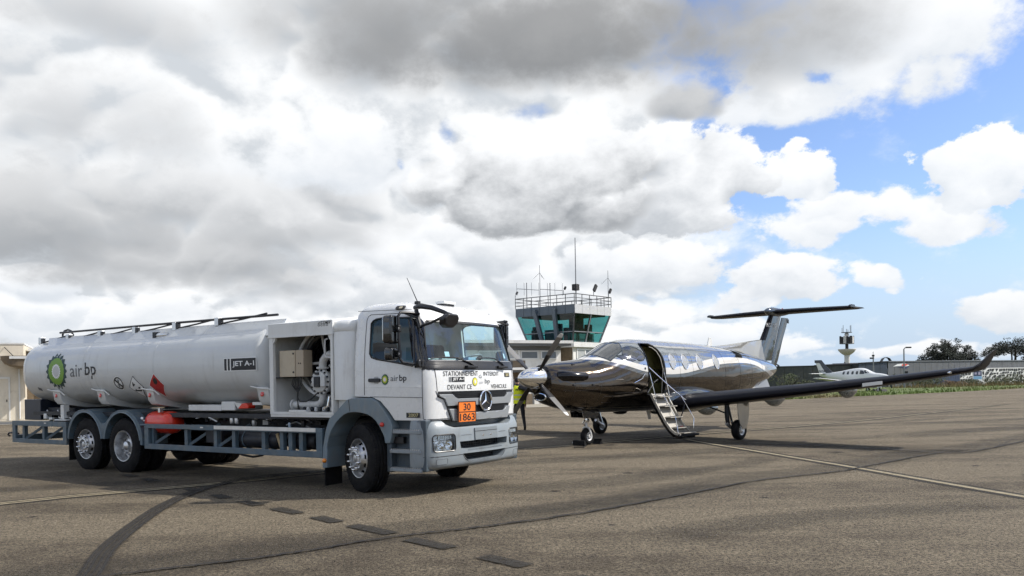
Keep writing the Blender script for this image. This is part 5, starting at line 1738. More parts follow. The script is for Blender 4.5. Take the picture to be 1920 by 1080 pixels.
def gloss(name, col, metal=.0, rough=.14, coat=.7, ior=1.45, bump=.10):
    m = mat(name, col, rough, metal, coat, spec=.25)
    nt = m.node_tree; g = G(nt); b = nt.nodes['Principled BSDF']
    b.inputs['Coat IOR'].default_value = ior
    b.inputs['Coat Roughness'].default_value = .02
    tc = g.n('ShaderNodeTexCoord'); nz = g.noise(tc.outputs['Object'], 3, 2, .5)
    bp = g.n('ShaderNodeBump'); bp.inputs['Strength'].default_value = bump; bp.inputs['Distance'].default_value = .05
    g.l(nz.outputs['Fac'], bp.inputs['Height']); g.l(bp.outputs[0], b.inputs['Normal']); g.l(bp.outputs[0], b.inputs['Coat Normal'])
    return m


M_LIV = livery('aeroplane_livery')
M_PBLK = gloss('aeroplane_black', (.003, .0035, .006))
M_PSIL = gloss('aeroplane_silver', (.44, .44, .42), .6)
M_PGRY = gloss('aeroplane_grey', (.13, .155, .18), .95, .08, .4)
M_PMAT = mat('aeroplane_dark_surfaces', (.004, .0045, .008), .42, spec=.18)
M_PWHT = gloss('aeroplane_white', (.74, .74, .72))
M_PGLS = mat('cockpit_glass', (.03, .035, .04), .03, 0, 1.0, spec=.8)
M_CABIN = mat('cabin_lining', (.36, .34, .13), .7, var=.2, vs=4)  # greenish yellow brightened to stand in for window light in the cabin
M_DARKIN = mat('cabin_dark', (.02, .019, .017), .8)
M_BLADE_ = mat('propeller_grey', (.19, .185, .175), .34, coat=.2)
M_BLADET = mat('propeller_tip_white', (.7, .7, .68), .4)
M_LEATH = mat('stair_white', (.40, .375, .325), .5, dirt=(DUST, .3, 8))

xs = [-9.95, -9.9, -9.8, -9.7, -9.45, -9.2, -8.85, -8.5] + [-8.0 + .3 * i for i in range(27)] + [.25, .45, .65, .85, 1.0, 1.15, 1.3, 1.42, 1.52, 1.6, 1.66, 1.70]
xs = sorted(set(round(x, 3) for x in xs))
b = MB(); b.loft([fring(x) for x in xs]); fus = b.build('fuselage', M_LIV, PL, smooth=40)
# cabin hollow and the open doorway
DOOR = [(-1.50, 1.235), (-2.22, 1.235), (-2.235, 1.9), (-2.225, 2.2), (-2.17, 2.40), (-2.06, 2.52), (-1.95, 2.57), (-1.55, 2.57), (-1.50, 2.50)]
b = MB(); b.loft([fring(x, .06) for x in (-3.4, -3.0, -2.6, -2.2, -1.9, -1.6, -1.4, -1.2)]); c1 = b.build('cutter', M_DARKIN)
b = MB(); b.prism(DOOR, .25, 1.4, lambda x, z, d: V(x, d, z)); c2 = b.build('cutter', M_DARKIN)
boolean(fus, [c1, c2])
while len(fus.data.materials) > 1:
    fus.data.materials.pop(index=1)
fus.data.polygons.foreach_set('material_index', [0] * len(fus.data.polygons))
b = MB(); b.loft([fring(x, .075) for x in (-3.3, -2.8, -2.4, -2.0, -1.7, -1.45, -1.3)])
b.f = [f for f in b.f if len(f) > 4 or not (sum(b.v[i][1] for i in f) / len(f) > .35 and -2.45 < sum(b.v[i][0] for i in f) / len(f) < -1.4)]
b.m = [0] * len(b.f)
b.build('cabin_lining', M_DARKIN, fus)
b = MB(); b.box(-3.2, -1.3, -.6, .6, 1.15, 1.20); b.build('cabin_floor', M_DARKIN, fus, smooth=0)
b = MB(); b.box(-3.15, -1.75, .10, .14, 1.25, 2.52); b.build('bulkhead_lining', M_CABIN, fus, smooth=0)  # panel set close to the doorway so daylight reaches it
b = MB()
for r in range(7):
    for c_ in range(12):
        b.prism(circ(-3.1 + c_ * .09 + (r % 2) * .037, 1.55 + r * .055, .025, .025, 6), .142, .148, lambda x, z, d: V(x, d, z))
o = b.build('honeycomb_trim', M_DARKIN, fus, smooth=0); o['kind'] = 'stuff'
for x in (-1.7,):
    b = MB(); b.box(-1.62, -1.4, -.3, .55, 1.2, 2.3); b.build('cockpit_divider', M_DARKIN, fus, bevel=.03)
def dfr(r=.020):
    q = DOOR[:]
    out = []
    for a, c_ in zip(q, q[1:] + q[:1]):
        n = max(1, int(math.dist(a, c_) / .08))
        out += [FU(a[0] + (c_[0] - a[0]) * i / n, a[1] + (c_[1] - a[1]) * i / n, .002) for i in range(n)]
    return out
MB().tube(dfr(), .020, 6, closed=True).build('door_frame', M_PBLK, fus)
MB().tube([FU(x, z, -.03) for x, z in [(-2.235 + .05, 1.25), (-2.18, 1.9), (-2.165, 2.2), (-2.12, 2.38), (-2.03, 2.48), (-1.93, 2.51)]], .012, 6).build('door_seal', M_LEATH, fus)
# cabin windows
for s in (1, -1):
    for x in (-2.64, -3.24, -3.98, -4.88) if s == 1 else (-2.0, -2.64, -3.24, -3.98, -4.88):
        w = empty('cabin_window'); w.parent = fus
        patch(circ(x, 2.10, .135, .20, 24), lambda u, v, d, s=s: FU(u, v, d, s), 'pane', mat('cabin_pane', (.36, .37, .37), .06, 0, 1.0), w, cuts=2, d=.004)
        MB().tube([FU(u, v, .004, s) for u, v in circ(x, 2.10, .142, .208, 28)], .013, 6, closed=True).build('frame', M_CHROME, w)
# cockpit glazing
GLZ = [[(-.92, 2.555), (-.60, 2.445), (-.52, 2.25), (-.30, 2.21), (-.98, 2.19)],]
for s in (1, -1):
    fn = lambda u, v, d, s=s: FU(u, v, d, s)
    # front screen: laid out over the nose slope by (x, y)
    pts = [(-.16, .03), (-.93, .03), (-.98, .30), (-.80, .52), (-.28, .56), (-.15, .35)]

    def TOPF(x, y, d, s=s):
        # height of the skin over (x, y)
        lo_, hi_ = fsec(x)[4], fsec(x)[0]
        for _ in range(40):
            m_ = (lo_ + hi_) / 2
            if fy(x, m_) > abs(y): lo_ = m_
            else: hi_ = m_
        p = FU(x, lo_, d, 1)
        return V(p.x, s * abs(p.y) if abs(y) > .01 else s * abs(y), p.z)
    w = empty('windscreen'); w.parent = fus
    patch(pts, TOPF, 'pane', M_PGLS, w, cuts=3, d=.005)
    loop = []
    for a, c_ in zip(pts, pts[1:] + pts[:1]):
        loop += [TOPF(a[0] + (c_[0] - a[0]) * i / 6, a[1] + (c_[1] - a[1]) * i / 6, .006) for i in range(6)]
    MB().tube(loop, .014, 6, closed=True).build('frame', M_PGRY, w)
    w = empty('cockpit_side_window'); w.parent = fus
    pts2 = [(-.86, 2.44), (-.98, 2.475), (-1.12, 2.48), (-1.28, 2.44), (-1.40, 2.36), (-1.45, 2.26), (-1.42, 2.17), (-1.32, 2.115), (-1.18, 2.12), (-.70, 2.27)]
    patch(pts2, fn, 'pane', M_PGLS, w, cuts=3, d=.005)
    MB().tube([fn(u, v, .006) for u, v in pts2], .013, 6, closed=True).build('frame', M_PGRY, w)
    w = empty('cockpit_quarter_window'); w.parent = fus
    pts3 = [(-.52, 2.235), (-.66, 2.255), (-1.05, 2.12), (-.95, 2.095), (-.62, 2.15)]
    patch(pts3, fn, 'pane', M_PGLS, w, cuts=2, d=.005)
    MB().tube([fn(u, v, .006) for u, v in pts3], .010, 6, closed=True).build('frame', M_PGRY, w)
# skin panel lines on the cowling
for pts in ([(.35, 2.14), (.30, 1.9), (.28, 1.5), (.32, 1.1), (.36, .9)], [(1.1, 2.05), (1.08, 1.8), (1.1, 1.45), (1.14, 1.1)], [(.34, 1.42), (.7, 1.40), (1.1, 1.38), (1.5, 1.40)]):
    q = []
    for a, c_ in zip(pts, pts[1:]):
        q += [FU(a[0] + (c_[0] - a[0]) * i / 6, a[1] + (c_[1] - a[1]) * i / 6, -.001) for i in range(6)]
    MB().tube(q, .0035, 4).build('panel_line', M_BLACK, fus)
for x in (-2.95, -3.6, -5.35, -6.3, -7.2, -8.2):
    MB().tube([FU(x, fsec(x)[1] + .06 + (fsec(x)[0] - fsec(x)[1] - .12) * i / 30, -.0005) for i in range(31)], .0032, 4).build('panel_line', M_BLACK, fus)
for z_, xa, xb_ in ((1.62, -2.4, -8.0), (1.30, -.2, -1.4)):
    MB().tube([FU(xa + (xb_ - xa) * i / 30, z_, -.0005) for i in range(31)], .003, 4).build('panel_line', M_BLACK, fus)
for x, z_, w_, h_ in ((-.35, 1.75, .30, .22), (.0, 1.15, .34, .16), (-5.9, 1.45, .26, .26), (-6.9, 1.7, .2, .14)):
    q_ = rrect(x - w_ / 2, x + w_ / 2, z_ - h_ / 2, z_ + h_ / 2, .03)
    MB().tube([FU(u, v, 0) for u, v in q_], .003, 4, closed=True).build('hatch_outline', M_BLACK, fus)
# exhaust stub, intake, vents, aerials
for s in (1, -1):
    ex = empty('exhaust_stack'); ex.parent = fus
    y0 = s * (fy(1.35, 1.74) - .02)
    b = MB(); b.tube([V(1.42, y0 - s * .10, 1.74), V(1.36, y0 + s * .03, 1.745), V(1.22, y0 + s * .12, 1.74), V(1.0, y0 + s * .17, 1.735), V(.80, y0 + s * .19, 1.73)], [.15, .13, .105, .095, .092], 14); b.build('pipe', M_PBLK if True else M_CHROME, ex)
    b = MB(); b.lathe([(.094, 0), (.096, .006), (.075, .008), (.07, -.1)], 18, Matrix.Translation((.802, y0 + s * .19, 1.73)) @ Matrix.Rotation(-PI / 2, 4, 'Y')); b.build('outlet', M_BLACK, ex)
b = MB()
rg = []
for x, w_, z0, z1 in ((1.74, .20, 1.16, 1.34), (1.60, .22, 1.08, 1.36), (1.2, .22, .97, 1.30), (.8, .15, .92, 1.1)):
    rg.append([V(x, w_ * math.cos(2 * PI * k / 20), (z0 + z1) / 2 + (z1 - z0) / 2 * math.sin(2 * PI * k / 20)) for k in range(20)])
b.loft(rg); ck = b.build('chin_intake', M_PBLK, fus, smooth=60)
MB().tube([V(1.745, .19 * math.cos(2 * PI * k / 24), 1.25 + .085 * math.sin(2 * PI * k / 24)) for k in range(24)], .018, 8, closed=True).build('lip', M_CHROME, ck)
b = MB(); b.lathe([(.30, 1.665), (.325, 1.69), (.31, 1.715), (.26, 1.715), (.24, 1.66)], 32, Matrix.Translation((0, 0, 1.70)) @ Matrix.Rotation(PI / 2, 4, 'Y')); b.build('cowl_ring', M_PBLK, fus)
for x, z in ((.9, 2.02), (1.15, 1.52), (.55, 1.52)):
    p = FU(x, z, 0)
    b = MB(); b.box(-.05, .03, -.02, .03, -.02, .02, Matrix.Translation(p)); b.build('vent', M_BLACK, fus, bevel=.008)
b = MB(); b.prism([(-5.7, 2.60), (-5.98, 2.60), (-5.93, 2.86), (-5.80, 2.86)], -.012, .012, lambda a, c_, d: V(a, d, c_)); b.build('aerial', M_PWHT, fus, smooth=0)
b = MB(); b.prism([(-2.95, .78), (-3.12, .78), (-3.16, .50), (-3.06, .50)], -.31, -.29, lambda a, c_, d: V(a, d, c_)); b.build('aerial', M_PWHT, fus, smooth=0)
b = MB(); b.lathe([(.0001, -.1), (.10, -.095), (.18, -.06), (.2, 0), (.1, .06)], 18, Matrix.Translation((-1.55, -.15, .80))); b.build('belly_fairing', M_PBLK, fus)
MB().tube([FU(-.9, 1.55, .004), FU(-1.15, 1.65, .05), FU(-1.32, 1.78, .01)], .010, 6).build('pitot_mast', M_CHROME, fus)
b = MB(); b.lathe([(.03, 0), (.03, .006), (.0001, .007)], 14, Matrix.Translation(FU(-1.36, 1.91, .002)) @ Matrix.Rotation(-PI / 2, 4, 'X')); b.build('static_port', M_BLACK, fus)

# spinner and propeller
pr = empty('propeller'); pr.parent = PL
PZ = 1.704
b = MB(); b.lathe([(.262, 1.71), (.266, 1.78), (.262, 1.90), (.243, 2.05), (.205, 2.20), (.15, 2.32), (.09, 2.40), (.04, 2.44), (.0001, 2.452)], 36, Matrix.Translation((0, 0, PZ)) @ Matrix.Rotation(PI / 2, 4, 'Y')); b.build('spinner', mat('spinner_polished', (.78, .78, .77), .13, 1.0), pr, smooth=60)
for k in range(4):
    a = math.radians(135 - 90 * k) + .0778
    d = V(0, math.cos(a), math.sin(a))          # along the blade
    t = V(0, -math.sin(a), math.cos(a))         # across
    rings, tips = [], []
    for r, ch, th, pitch, off in ((.20, .075, .06, 102, 0), (.27, .085, .055, 100, 0), (.36, .13, .045, 97, .0), (.5, .165, .035, 94, .0), (.7, .20, .026, 90, .0), (.9, .205, .02, 87, 0), (1.08, .19, .015, 84, 0), (1.22, .165, .012, 82, 0)):
        p = math.radians(pitch)
        cd_ = t * math.cos(p) + V(1, 0, 0) * math.sin(p)
        nd = t * -math.sin(p) + V(1, 0, 0) * math.cos(p)
        base = V(1.90, 0, PZ) + d * r
        rings.append([base + cd_ * (ch / 2 * math.cos(q)) + nd * (th / 2 * math.sin(q)) for q in [2 * PI * i / 14 for i in range(14)]])
    for r, ch, th, pitch in ((1.22, .165, .012, 82), (1.29, .135, .010, 81), (1.325, .10, .008, 80), (1.335, .03, .006, 80)):
        p = math.radians(pitch)
        cd_ = t * math.cos(p) + V(1, 0, 0) * math.sin(p)
        nd = t * -math.sin(p) + V(1, 0, 0) * math.cos(p)
        base = V(1.90, 0, PZ) + d * r
        tips.append([base + cd_ * (ch / 2 * math.cos(q)) + nd * (th / 2 * math.sin(q)) for q in [2 * PI * i / 14 for i in range(14)]])
    b = MB(); b.loft(rings, True, False); bl = b.build('blade', M_BLADE_, pr, smooth=60)
    b = MB(); b.loft(tips, False, True); b.build('white_tip', M_BLADET, bl, smooth=60)
    b = MB(); b.loft([[v_ + d * .0 + (v_ - (sum(rg_, V(0, 0, 0)) / 14)) * .04 for v_ in rg_] for rg_ in rings[1:5]]); b.build('rubber_boot', M_BLACK, bl, smooth=60)
    b = MB(); b.lathe([(.07, .20), (.066, .262), (.045, .27)], 16, Matrix.Translation((1.90, 0, PZ)) @ d.to_track_quat('Z', 'Y').to_matrix().to_4x4()); b.build('blade_root', M_BLACK, bl)

# wings
def foil(n=15, t=.15):
    up_, dn_ = [], []
    for i in range(n + 1):
        x = .5 * (1 - math.cos(PI * i / n))
        th = 5 * t * (.2969 * math.sqrt(x) - .126 * x - .3516 * x * x + .2843 * x ** 3 - .1036 * x ** 4)
        cam_ = .022 * (1 - (2 * x - .8) ** 2) if x < .95 else 0
        up_.append((x, cam_ + th)); dn_.append((x, cam_ - th * .92))
    return up_ + dn_[-2:0:-1]


def wing_ring(le, chord, y, z, t, cant=0.0, s=1, tw=0.0):
    r = []
    for x, h in foil(15, t):
        hh = h * chord
        yy = y - hh * math.sin(cant)
        zz = z + hh * math.cos(cant) - (x - .3) * chord * math.tan(tw)
        r.append(V(le - x * chord, s * yy, zz))
    return r


for s in (1, -1):
    W_ = empty('wing'); W_.parent = PL
    st = [(-2.28, 2.42, .55, .93, .19), (-2.36, 2.32, 1.2, .965, .19), (-2.62, 2.02, 2.8, 1.125, .185), (-2.88, 1.72, 4.4, 1.285, .18), (-3.18, 1.42, 6.0, 1.465, .17), (-3.42, 1.20, 7.3, 1.635, .15), (-3.5, 1.12, 7.6, 1.68, .13)]
    b = MB(); b.loft([wing_ring(le, ch, y, z, t, 0, s, math.radians(-1.2)) for le, ch, y, z, t in st], True, False)
    wl = [(-3.5, 1.12, 7.6, 1.68, .13, .1), (-3.58, 1.03, 7.72, 1.70, .125, .3), (-3.70, .90, 7.84, 1.745, .12, .7), (-3.85, .74, 7.92, 1.83, .115, 1.05), (-4.0, .58, 7.98, 1.94, .11, 1.2), (-4.22, .38, 8.06, 2.10, .10, 1.25), (-4.34, .24, 8.09, 2.15, .10, 1.25)]
    b.loft([wing_ring(le, ch, y, z, t, cant, s) for le, ch, y, z, t, cant in wl], False, True)
    wb = b.build('wing_skin', M_PMAT, W_, smooth=50)
    # rubber boot along the leading edge
    q = []
    for le, ch, y, z, t in st[1:]:
        q.append([V(p.x + .004, p.y, p.z) for p in (wing_ring(le, ch, y, z, t, 0, s, math.radians(-1.2))[i] for i in (26, 27, 28, 29, 0, 1, 2, 3))])
    b = MB(); b.loft(q, False, False, closed=False); b.build('de_icing_boot', mat('boot_rubber', (.004, .004, .008), .34, spec=.2), W_, smooth=60)
    # root fillet
    b = MB()
    rg = []
    for x, w_, h_ in ((-2.15, .10, .06), (-2.5, .34, .22), (-3.0, .50, .34), (-3.6, .55, .36), (-4.2, .50, .30), (-4.8, .34, .20), (-5.4, .08, .05)):
        rg.append([V(x, s * (.72 + w_ * math.cos(2 * PI * k / 20)), 1.06 + h_ * math.sin(2 * PI * k / 20)) for k in range(20)])
    b.loft(rg); b.build('root_fairing', M_PGRY, W_, smooth=60)
    # flap track fairings
    for y, z in ((.86, .84), (2.9, 1.11), (4.85, 1.33)):
        b = MB(); rg = []
        for k in range(11):
            t = k / 10
            r_ = math.sin(PI * min(max(t, .03), .97)) ** .6
            rg.append([V(-3.75 - 1.05 * t, s * (y + .085 * r_ * math.cos(2 * PI * j / 14)), z - .07 + .19 * r_ * math.sin(2 * PI * j / 14)) for j in range(14)])
        b.loft(rg); b.build('flap_fairing', M_PGRY, W_, smooth=60)
    b = MB(); b.tube([V(-3.55, s * 7.45, 1.665), V(-3.35, s * 7.47, 1.665), V(-3.2, s * 7.48, 1.665)], [.03, .028, .012], 10); b.build('tip_probe', M_PSIL, W_)
    if s == 1:
        c_ = wing_ring(-3.17, 1.43, 5.95, 1.46, .15, 0, s)
        b = MB(); b.prism([(5.68, 1.375), (6.12, 1.425), (6.12, 1.505), (5.68, 1.455)], 0, .012, lambda y, z, d: V(-3.10 - .045 * (y - 5.4) + d, y, z)); b.build('landing_light', M_PWHT, W_, smooth=0)

# tail: fin, rudder, tailplane, dorsal and ventral fins
tail = empty('tail'); tail.parent = PL


def vfoil(le, te, z, t=.11):
    ch = le - te
    return [V(le - x * ch, h * ch, z) for x, h in [(x, h - .0) for x, h in foil(12, t)]]


def symfoil(n=12, t=.1):
    up_ = []
    for i in range(n + 1):
        x = .5 * (1 - math.cos(PI * i / n))
        up_.append((x, 5 * t * (.2969 * math.sqrt(x) - .126 * x - .3516 * x * x + .2843 * x ** 3 - .1036 * x ** 4)))
    return up_ + [(x, -h) for x, h in up_[-2:0:-1]]


def fin_ring(le, te, z, t): return [V(le - x * (le - te), h * (le - te), z) for x, h in symfoil(12, t)]


b = MB(); b.loft([fin_ring(-8.45, -9.72, 2.18, .12), fin_ring(-8.95, -10.02, 2.85, .12), fin_ring(-9.30, -10.25, 3.30, .115), fin_ring(-9.62, -10.45, 3.76, .11)]); b.build('fin', M_PGRY, tail, smooth=50)
b = MB(); b.loft([fin_ring(-9.60, -9.78, 1.66, .25), fin_ring(-9.735, -10.17, 2.2, .10), fin_ring(-10.035, -10.50, 2.85, .09), fin_ring(-10.265, -10.78, 3.30, .08), fin_ring(-10.465, -10.97, 3.66, .08)]); rd = b.build('rudder', M_PGRY, tail, smooth=50)
b = MB(); b.prism([(-10.83, 3.62), (-10.98, 3.62), (-10.98, 3.48), (-10.9, 3.5)], -.02, .02, lambda a, c_, d: V(a, d, c_)); b.build('trim_tab', M_PBLK, rd, smooth=0)
# black leading edge strip on the fin
b = MB(); b.loft([[V(p.x + .008, p.y * 1.06, p.z) for p in (fin_ring(le, te, z, .118)[i] for i in (20, 21, 22, 23, 0, 1, 2, 3, 4))] for le, te, z in ((-8.95, -10.02, 2.85), (-9.30, -10.25, 3.30), (-9.62, -10.45, 3.74))], False, False, closed=False); b.build('fin_boot', MATS['boot_rubber'], tail, smooth=60)
b = MB()
rg = []
for x, z1, w_ in ((-6.05, 2.60, .015), (-6.8, 2.66, .05), (-7.6, 2.74, .08), (-8.4, 2.82, .10), (-9.0, 2.875, .10)):
    zb = fsec(x)[0] - .12
    rg.append([V(x, w_ * 1.6, zb), V(x, w_ * .8, (zb + z1) / 2), V(x, w_ * .35, z1 - .02), V(x, 0, z1), V(x, -w_ * .35, z1 - .02), V(x, -w_ * .8, (zb + z1) / 2), V(x, -w_ * 1.6, zb)])
b.loft(rg); b.build('dorsal_fin', M_PSIL, tail, smooth=40)
for s in (1, -1):
    b = MB()
    b.loft([wing_ring(-9.66, 1.25, .05, 3.80, .15, 0, s), wing_ring(-9.80, 1.10, 1.2, 3.80, .15, 0, s), wing_ring(-10.02, .92, 2.45, 3.80, .14, 0, s), wing_ring(-10.22, .60, 2.62, 3.80, .09, 0, s), wing_ring(-10.45, .30, 2.72, 3.80, .08, 0, s)])
    tp = b.build('tailplane', M_PMAT, tail, smooth=50)
    b = MB(); b.prism([(-9.95, 3.815), (-10.3, 3.80), (-10.3, 3.90), (-10.05, 3.905), (-9.96, 3.87)], s * 2.52, s * 2.60, lambda a, c_, d: V(a, d, c_)); b.build('elevator_horn', M_PBLK, tp, bevel=.012)
b = MB(); b.lathe([(.0001, -9.30), (.05, -9.34), (.115, -9.5), (.155, -9.8), (.15, -10.2), (.10, -10.65), (.045, -10.95), (.0001, -11.0)], 22, Matrix.Translation((0, 0, 3.83)) @ Matrix.Rotation(PI / 2, 4, 'Y')); b.build('bullet_fairing', M_PGRY, tail, smooth=60)
b = MB(); b.lathe([(.0001, .0), (.03, .0), (.03, .05), (.0001, .06)], 10, Matrix.Translation((-10.55, 0, 3.93))); b.build('beacon', M_REDL, tail)
for s in (1, -1):
    b = MB(); b.prism([(-7.6, 1.26), (-8.95, 1.66), (-8.98, 1.22), (-8.9, 1.20)], 0, .03, lambda a, c_, d: V(a, s * (.18 + (1.6 - c_) * .35 + d), c_)); b.build('ventral_fin', M_PWHT, tail, smooth=0)
word('registration', 'N321NS', -9.98, -9.28, 3.30, 3.44, lambda x, z: V(-9.28 - (x + 9.98) , .078, z + (x + 9.28) * 0), M_INKW, tail, .01)

# landing gear
ng = empty('nose_gear'); ng.parent = PL
Mw = Matrix.Rotation(PI / 2, 4, 'X')
def small_wheel(par, x, y, r, w_, rimr):
    wv = empty('wheel'); wv.parent = par; wv.location = (x, y, r)
    b = MB(); b.lathe([(rimr, -w_ * .36), (rimr + .02, -w_ * .47), (r * .86, -w_ * .5), (r * .97, -w_ * .36), (r, -w_ * .15), (r, w_ * .15), (r * .97, w_ * .36), (r * .86, w_ * .5), (rimr + .02, w_ * .47), (rimr, w_ * .36)], 36, Mw); b.build('tyre', M_RUBBER, wv, smooth=60)
    b = MB(); b.lathe([(.0001, -w_ * .46), (.04, -w_ * .46), (.045, -w_ * .34), (rimr * .8, -w_ * .28), (rimr, -w_ * .42), (rimr + .012, -w_ * .44), (rimr, -w_ * .3), (rimr, w_ * .3), (rimr + .012, w_ * .44), (rimr, w_ * .42), (rimr * .8, w_ * .28), (.045, w_ * .34), (.04, w_ * .46), (.0001, w_ * .46)], 28, Mw); rm = b.build('rim', M_PWHT if r < .23 else M_ALU, wv, smooth=40)
    for k in range(8):
        a = 2 * PI * k / 8
        for sd in (-1, 1):
            b = MB(); b.lathe([(.014, 0), (.014, .014), (.0001, .016)], 6, Matrix.Translation((rimr * .62 * math.cos(a), sd * w_ * .30, rimr * .62 * math.sin(a))) @ Matrix.Rotation(-sd * PI / 2, 4, 'X')); b.build('bolt', M_CHASSIS, rm)
    return wv
small_wheel(ng, 0, 0, .215, .155, .10)
for s in (1, -1):
    MB().tube([V(.0, s * .11, .215), V(.02, s * .125, .30), V(.05, s * .10, .42), V(.06, 0, .46)], .024, 8).build('fork', M_PWHT, ng)
MB().tube([V(.06, 0, .44), V(.04, 0, .62), V(.0, 0, .92)], [.035, .042, .05], 12).build('strut', M_PWHT, ng)
MB().tube([V(.06, 0, .46), V(.18, 0, .56), V(.05, 0, .66)], .018, 6).build('torque_link', M_CHROME, ng)
MB().tube([V(.02, .03, .70), V(-.35, .05, .88)], .022, 8).build('drag_brace', M_CHASSIS, ng)
MB().tube([V(.02, -.08, .66), V(.05, -.1, .78), V(.04, -.04, .86)], .02, 8).build('steering_link', M_ALU, ng)
for s in (1, -1):
    b = MB(); b.prism([(.42, .86), (-.25, .80), (-.22, .66), (.38, .70)], s * .20, s * .215, lambda a, c_, d: V(a, d, c_)); b.build('gear_door', M_PBLK, ng, bevel=.006)
b = MB(); b.lathe([(.0001, 0), (.05, 0), (.055, .05), (.0001, .055)], 14, Matrix.Translation((.08, .09, .62)) @ Matrix.Rotation(PI / 2, 4, 'Y')); b.build('taxi_light', M_CHROME, ng)
for s in (1, -1):
    mg = empty('main_gear'); mg.parent = PL
    y = s * 2.327
    small_wheel(mg, -3.395, y, .265, .20, .125)
    MB().tube([V(-3.10, y - s * .14, .40), V(-3.05, y - s * .14, .62), V(-3.05, y - s * .14, 1.0)], [.055, .06, .065], 12).build('strut', M_CHASSIS if s == 1 else M_ALU, mg)
    MB().tube([V(-3.02, y - s * .14, .44), V(-3.2, y - s * .13, .34), V(-3.395, y - s * .12, .265)], .045, 10).build('trailing_arm', M_ALU, mg)
    MB().tube([V(-3.35, y - s * .13, .30), V(-3.22, y - s * .13, .6), V(-3.12, y - s * .13, .86)], .03, 8).build('shock_absorber', M_CHROME, mg)
    MB().tube([V(-3.05, y - s * .2, .72), V(-3.05, y - s * .9, .94)], .02, 8).build('side_brace', M_CHASSIS, mg)
    MB().tube([V(-3.395, y - s * .13, .265), V(-3.395, y + s * .02, .265)], .03, 8).build('axle', M_CHROME, mg)
    b = MB(); rg = []
    for z, x0, x1 in ((1.05, -3.05, -3.64), (.8, -3.07, -3.65), (.6, -3.10, -3.62), (.42, -3.18, -3.56), (.30, -3.30, -3.46)):
        rg.append([V(x0, y + s * (.14 + .03), z), V((x0 + x1) / 2, y + s * (.14 + .055), z), V(x1, y + s * (.14 + .03), z), V(x1, y + s * .15, z), V((x0 + x1) / 2, y + s * .175, z), V(x0, y + s * .15, z)])
    b.loft(rg); b.build('gear_door', M_PSIL, mg, smooth=40)

# folded-down stair door
stair = empty('stair_door'); stair.parent = PL
PTH = [(.86, 1.235), (.95, 1.08), (1.06, .90), (1.18, .70), (1.31, .50), (1.46, .32), (1.60, .22), (1.76, .185)]    # (y, z) top face of the curved door


def SP(x, t, d=0.0):
    """t in 0..1 down the stair, d above its inner face"""
    f = t * (len(PTH) - 1); i = min(int(f), len(PTH) - 2); q = f - i
    y = PTH[i][0] + (PTH[i + 1][0] - PTH[i][0]) * q; z = PTH[i][1] + (PTH[i + 1][1] - PTH[i][1]) * q
    ty_, tz_ = PTH[i + 1][0] - PTH[i][0], PTH[i + 1][1] - PTH[i][1]
    l_ = math.hypot(ty_, tz_)
    return V(x, y + (-tz_ / l_) * d, z + (ty_ / l_) * d)


XA, XB = -1.50, -2.20
b = MB(); b.loft([[SP(XA, t, 0), SP(XB, t, 0), SP(XB, t, -.07), SP(XA, t, -.07)] for t in [i / 14 for i in range(15)]]); b.build('outer_skin', M_PBLK, stair, smooth=50)
b = MB(); b.loft([[SP(XA - .03, t, .012), SP(XB + .03, t, .012), SP(XB + .03, t, .002), SP(XA - .03, t, .002)] for t in [i / 14 for i in range(15)]]); b.build('inner_lining', M_LEATH, stair, smooth=50)
for x in (XA - .015, XB + .015):
    b = MB(); b.loft([[SP(x - .02, t, .0), SP(x + .02, t, .0), SP(x + .02, t, .06), SP(x - .02, t, .06)] for t in [i / 14 for i in range(15)]]); b.build('stringer', M_LEATH, stair, smooth=50)
for t in (.10, .30, .50, .70, .90):
    p = SP(0, t, .02)
    b = MB(); b.box(XB + .07, XA - .07, p.y - .02, p.y + .19, p.z + .02, p.z + .045); tr = b.build('tread', M_LEATH, stair, bevel=.006)
    b = MB(); b.box(XB + .12, XA - .12, p.y + .0, p.y + .17, p.z + .0455, p.z + .052); b.build('grip', M_CHASSIS, tr, smooth=0)
    b = MB(); b.box(XB + .10, XA - .10, p.y - .012, p.y + .0, p.z - .12, p.z + .019); b.build('riser', M_CHASSIS, tr, smooth=0)
b = MB(); b.tube([V(XA + .02, 1.74, .20), V(XB - .12, 1.78, .20)], .028, 8); b.build('foot_bar', M_CHASSIS, stair)
MB().tube([SP(XA - .02, .05, .05), V(XA - .02, 1.25, 1.24), V(XA - .02, 1.62, .66), SP(XA - .02, .93, .06)], .009, 6).build('handrail', M_CHROME, stair)
MB().tube([SP(XB + .02, .05, .05), V(XB + .02, 1.35, 1.20), V(XB + .02, 1.74, .62), SP(XB + .02, .95, .06)], .009, 6).build('handrail', M_CHROME, stair)
MB().tube([V(XA - .01, .84, 1.94), V(-2.0, 1.10, 1.46), V(-2.46, 1.32, 1.06)], .013, 6).build('support_strut', M_CHROME, stair)
MB().tube([V(-2.44, 1.32, 1.04), V(-2.28, 1.36, .8), SP(XB + .06, .55, .06)], .016, 6).build('support_strut', M_CHASSIS, stair)
MB().tube([FU(XA - .03, 1.8, .0), V(XA - .04, .98, 1.30), SP(XA - .04, .2, .05)], .008, 6).build('cable', M_CHROME, stair)
MB().tube([FU(XB + .03, 1.8, .0), V(XB + .04, 1.0, 1.30), SP(XB + .04, .2, .05)], .008, 6).build('cable', M_CHROME, stair)
MB().tube([V(-1.35, .9, 1.28), V(-1.7, .86, 1.55), V(-1.95, .8, 1.62)], .016, 6).build('hinge_arm', M_CHASSIS, stair)
b = MB(); b.box(-2.02, -1.94, 1.47, 1.53, .39, .41); b.build('red_tag', M_RED, stair, smooth=0)

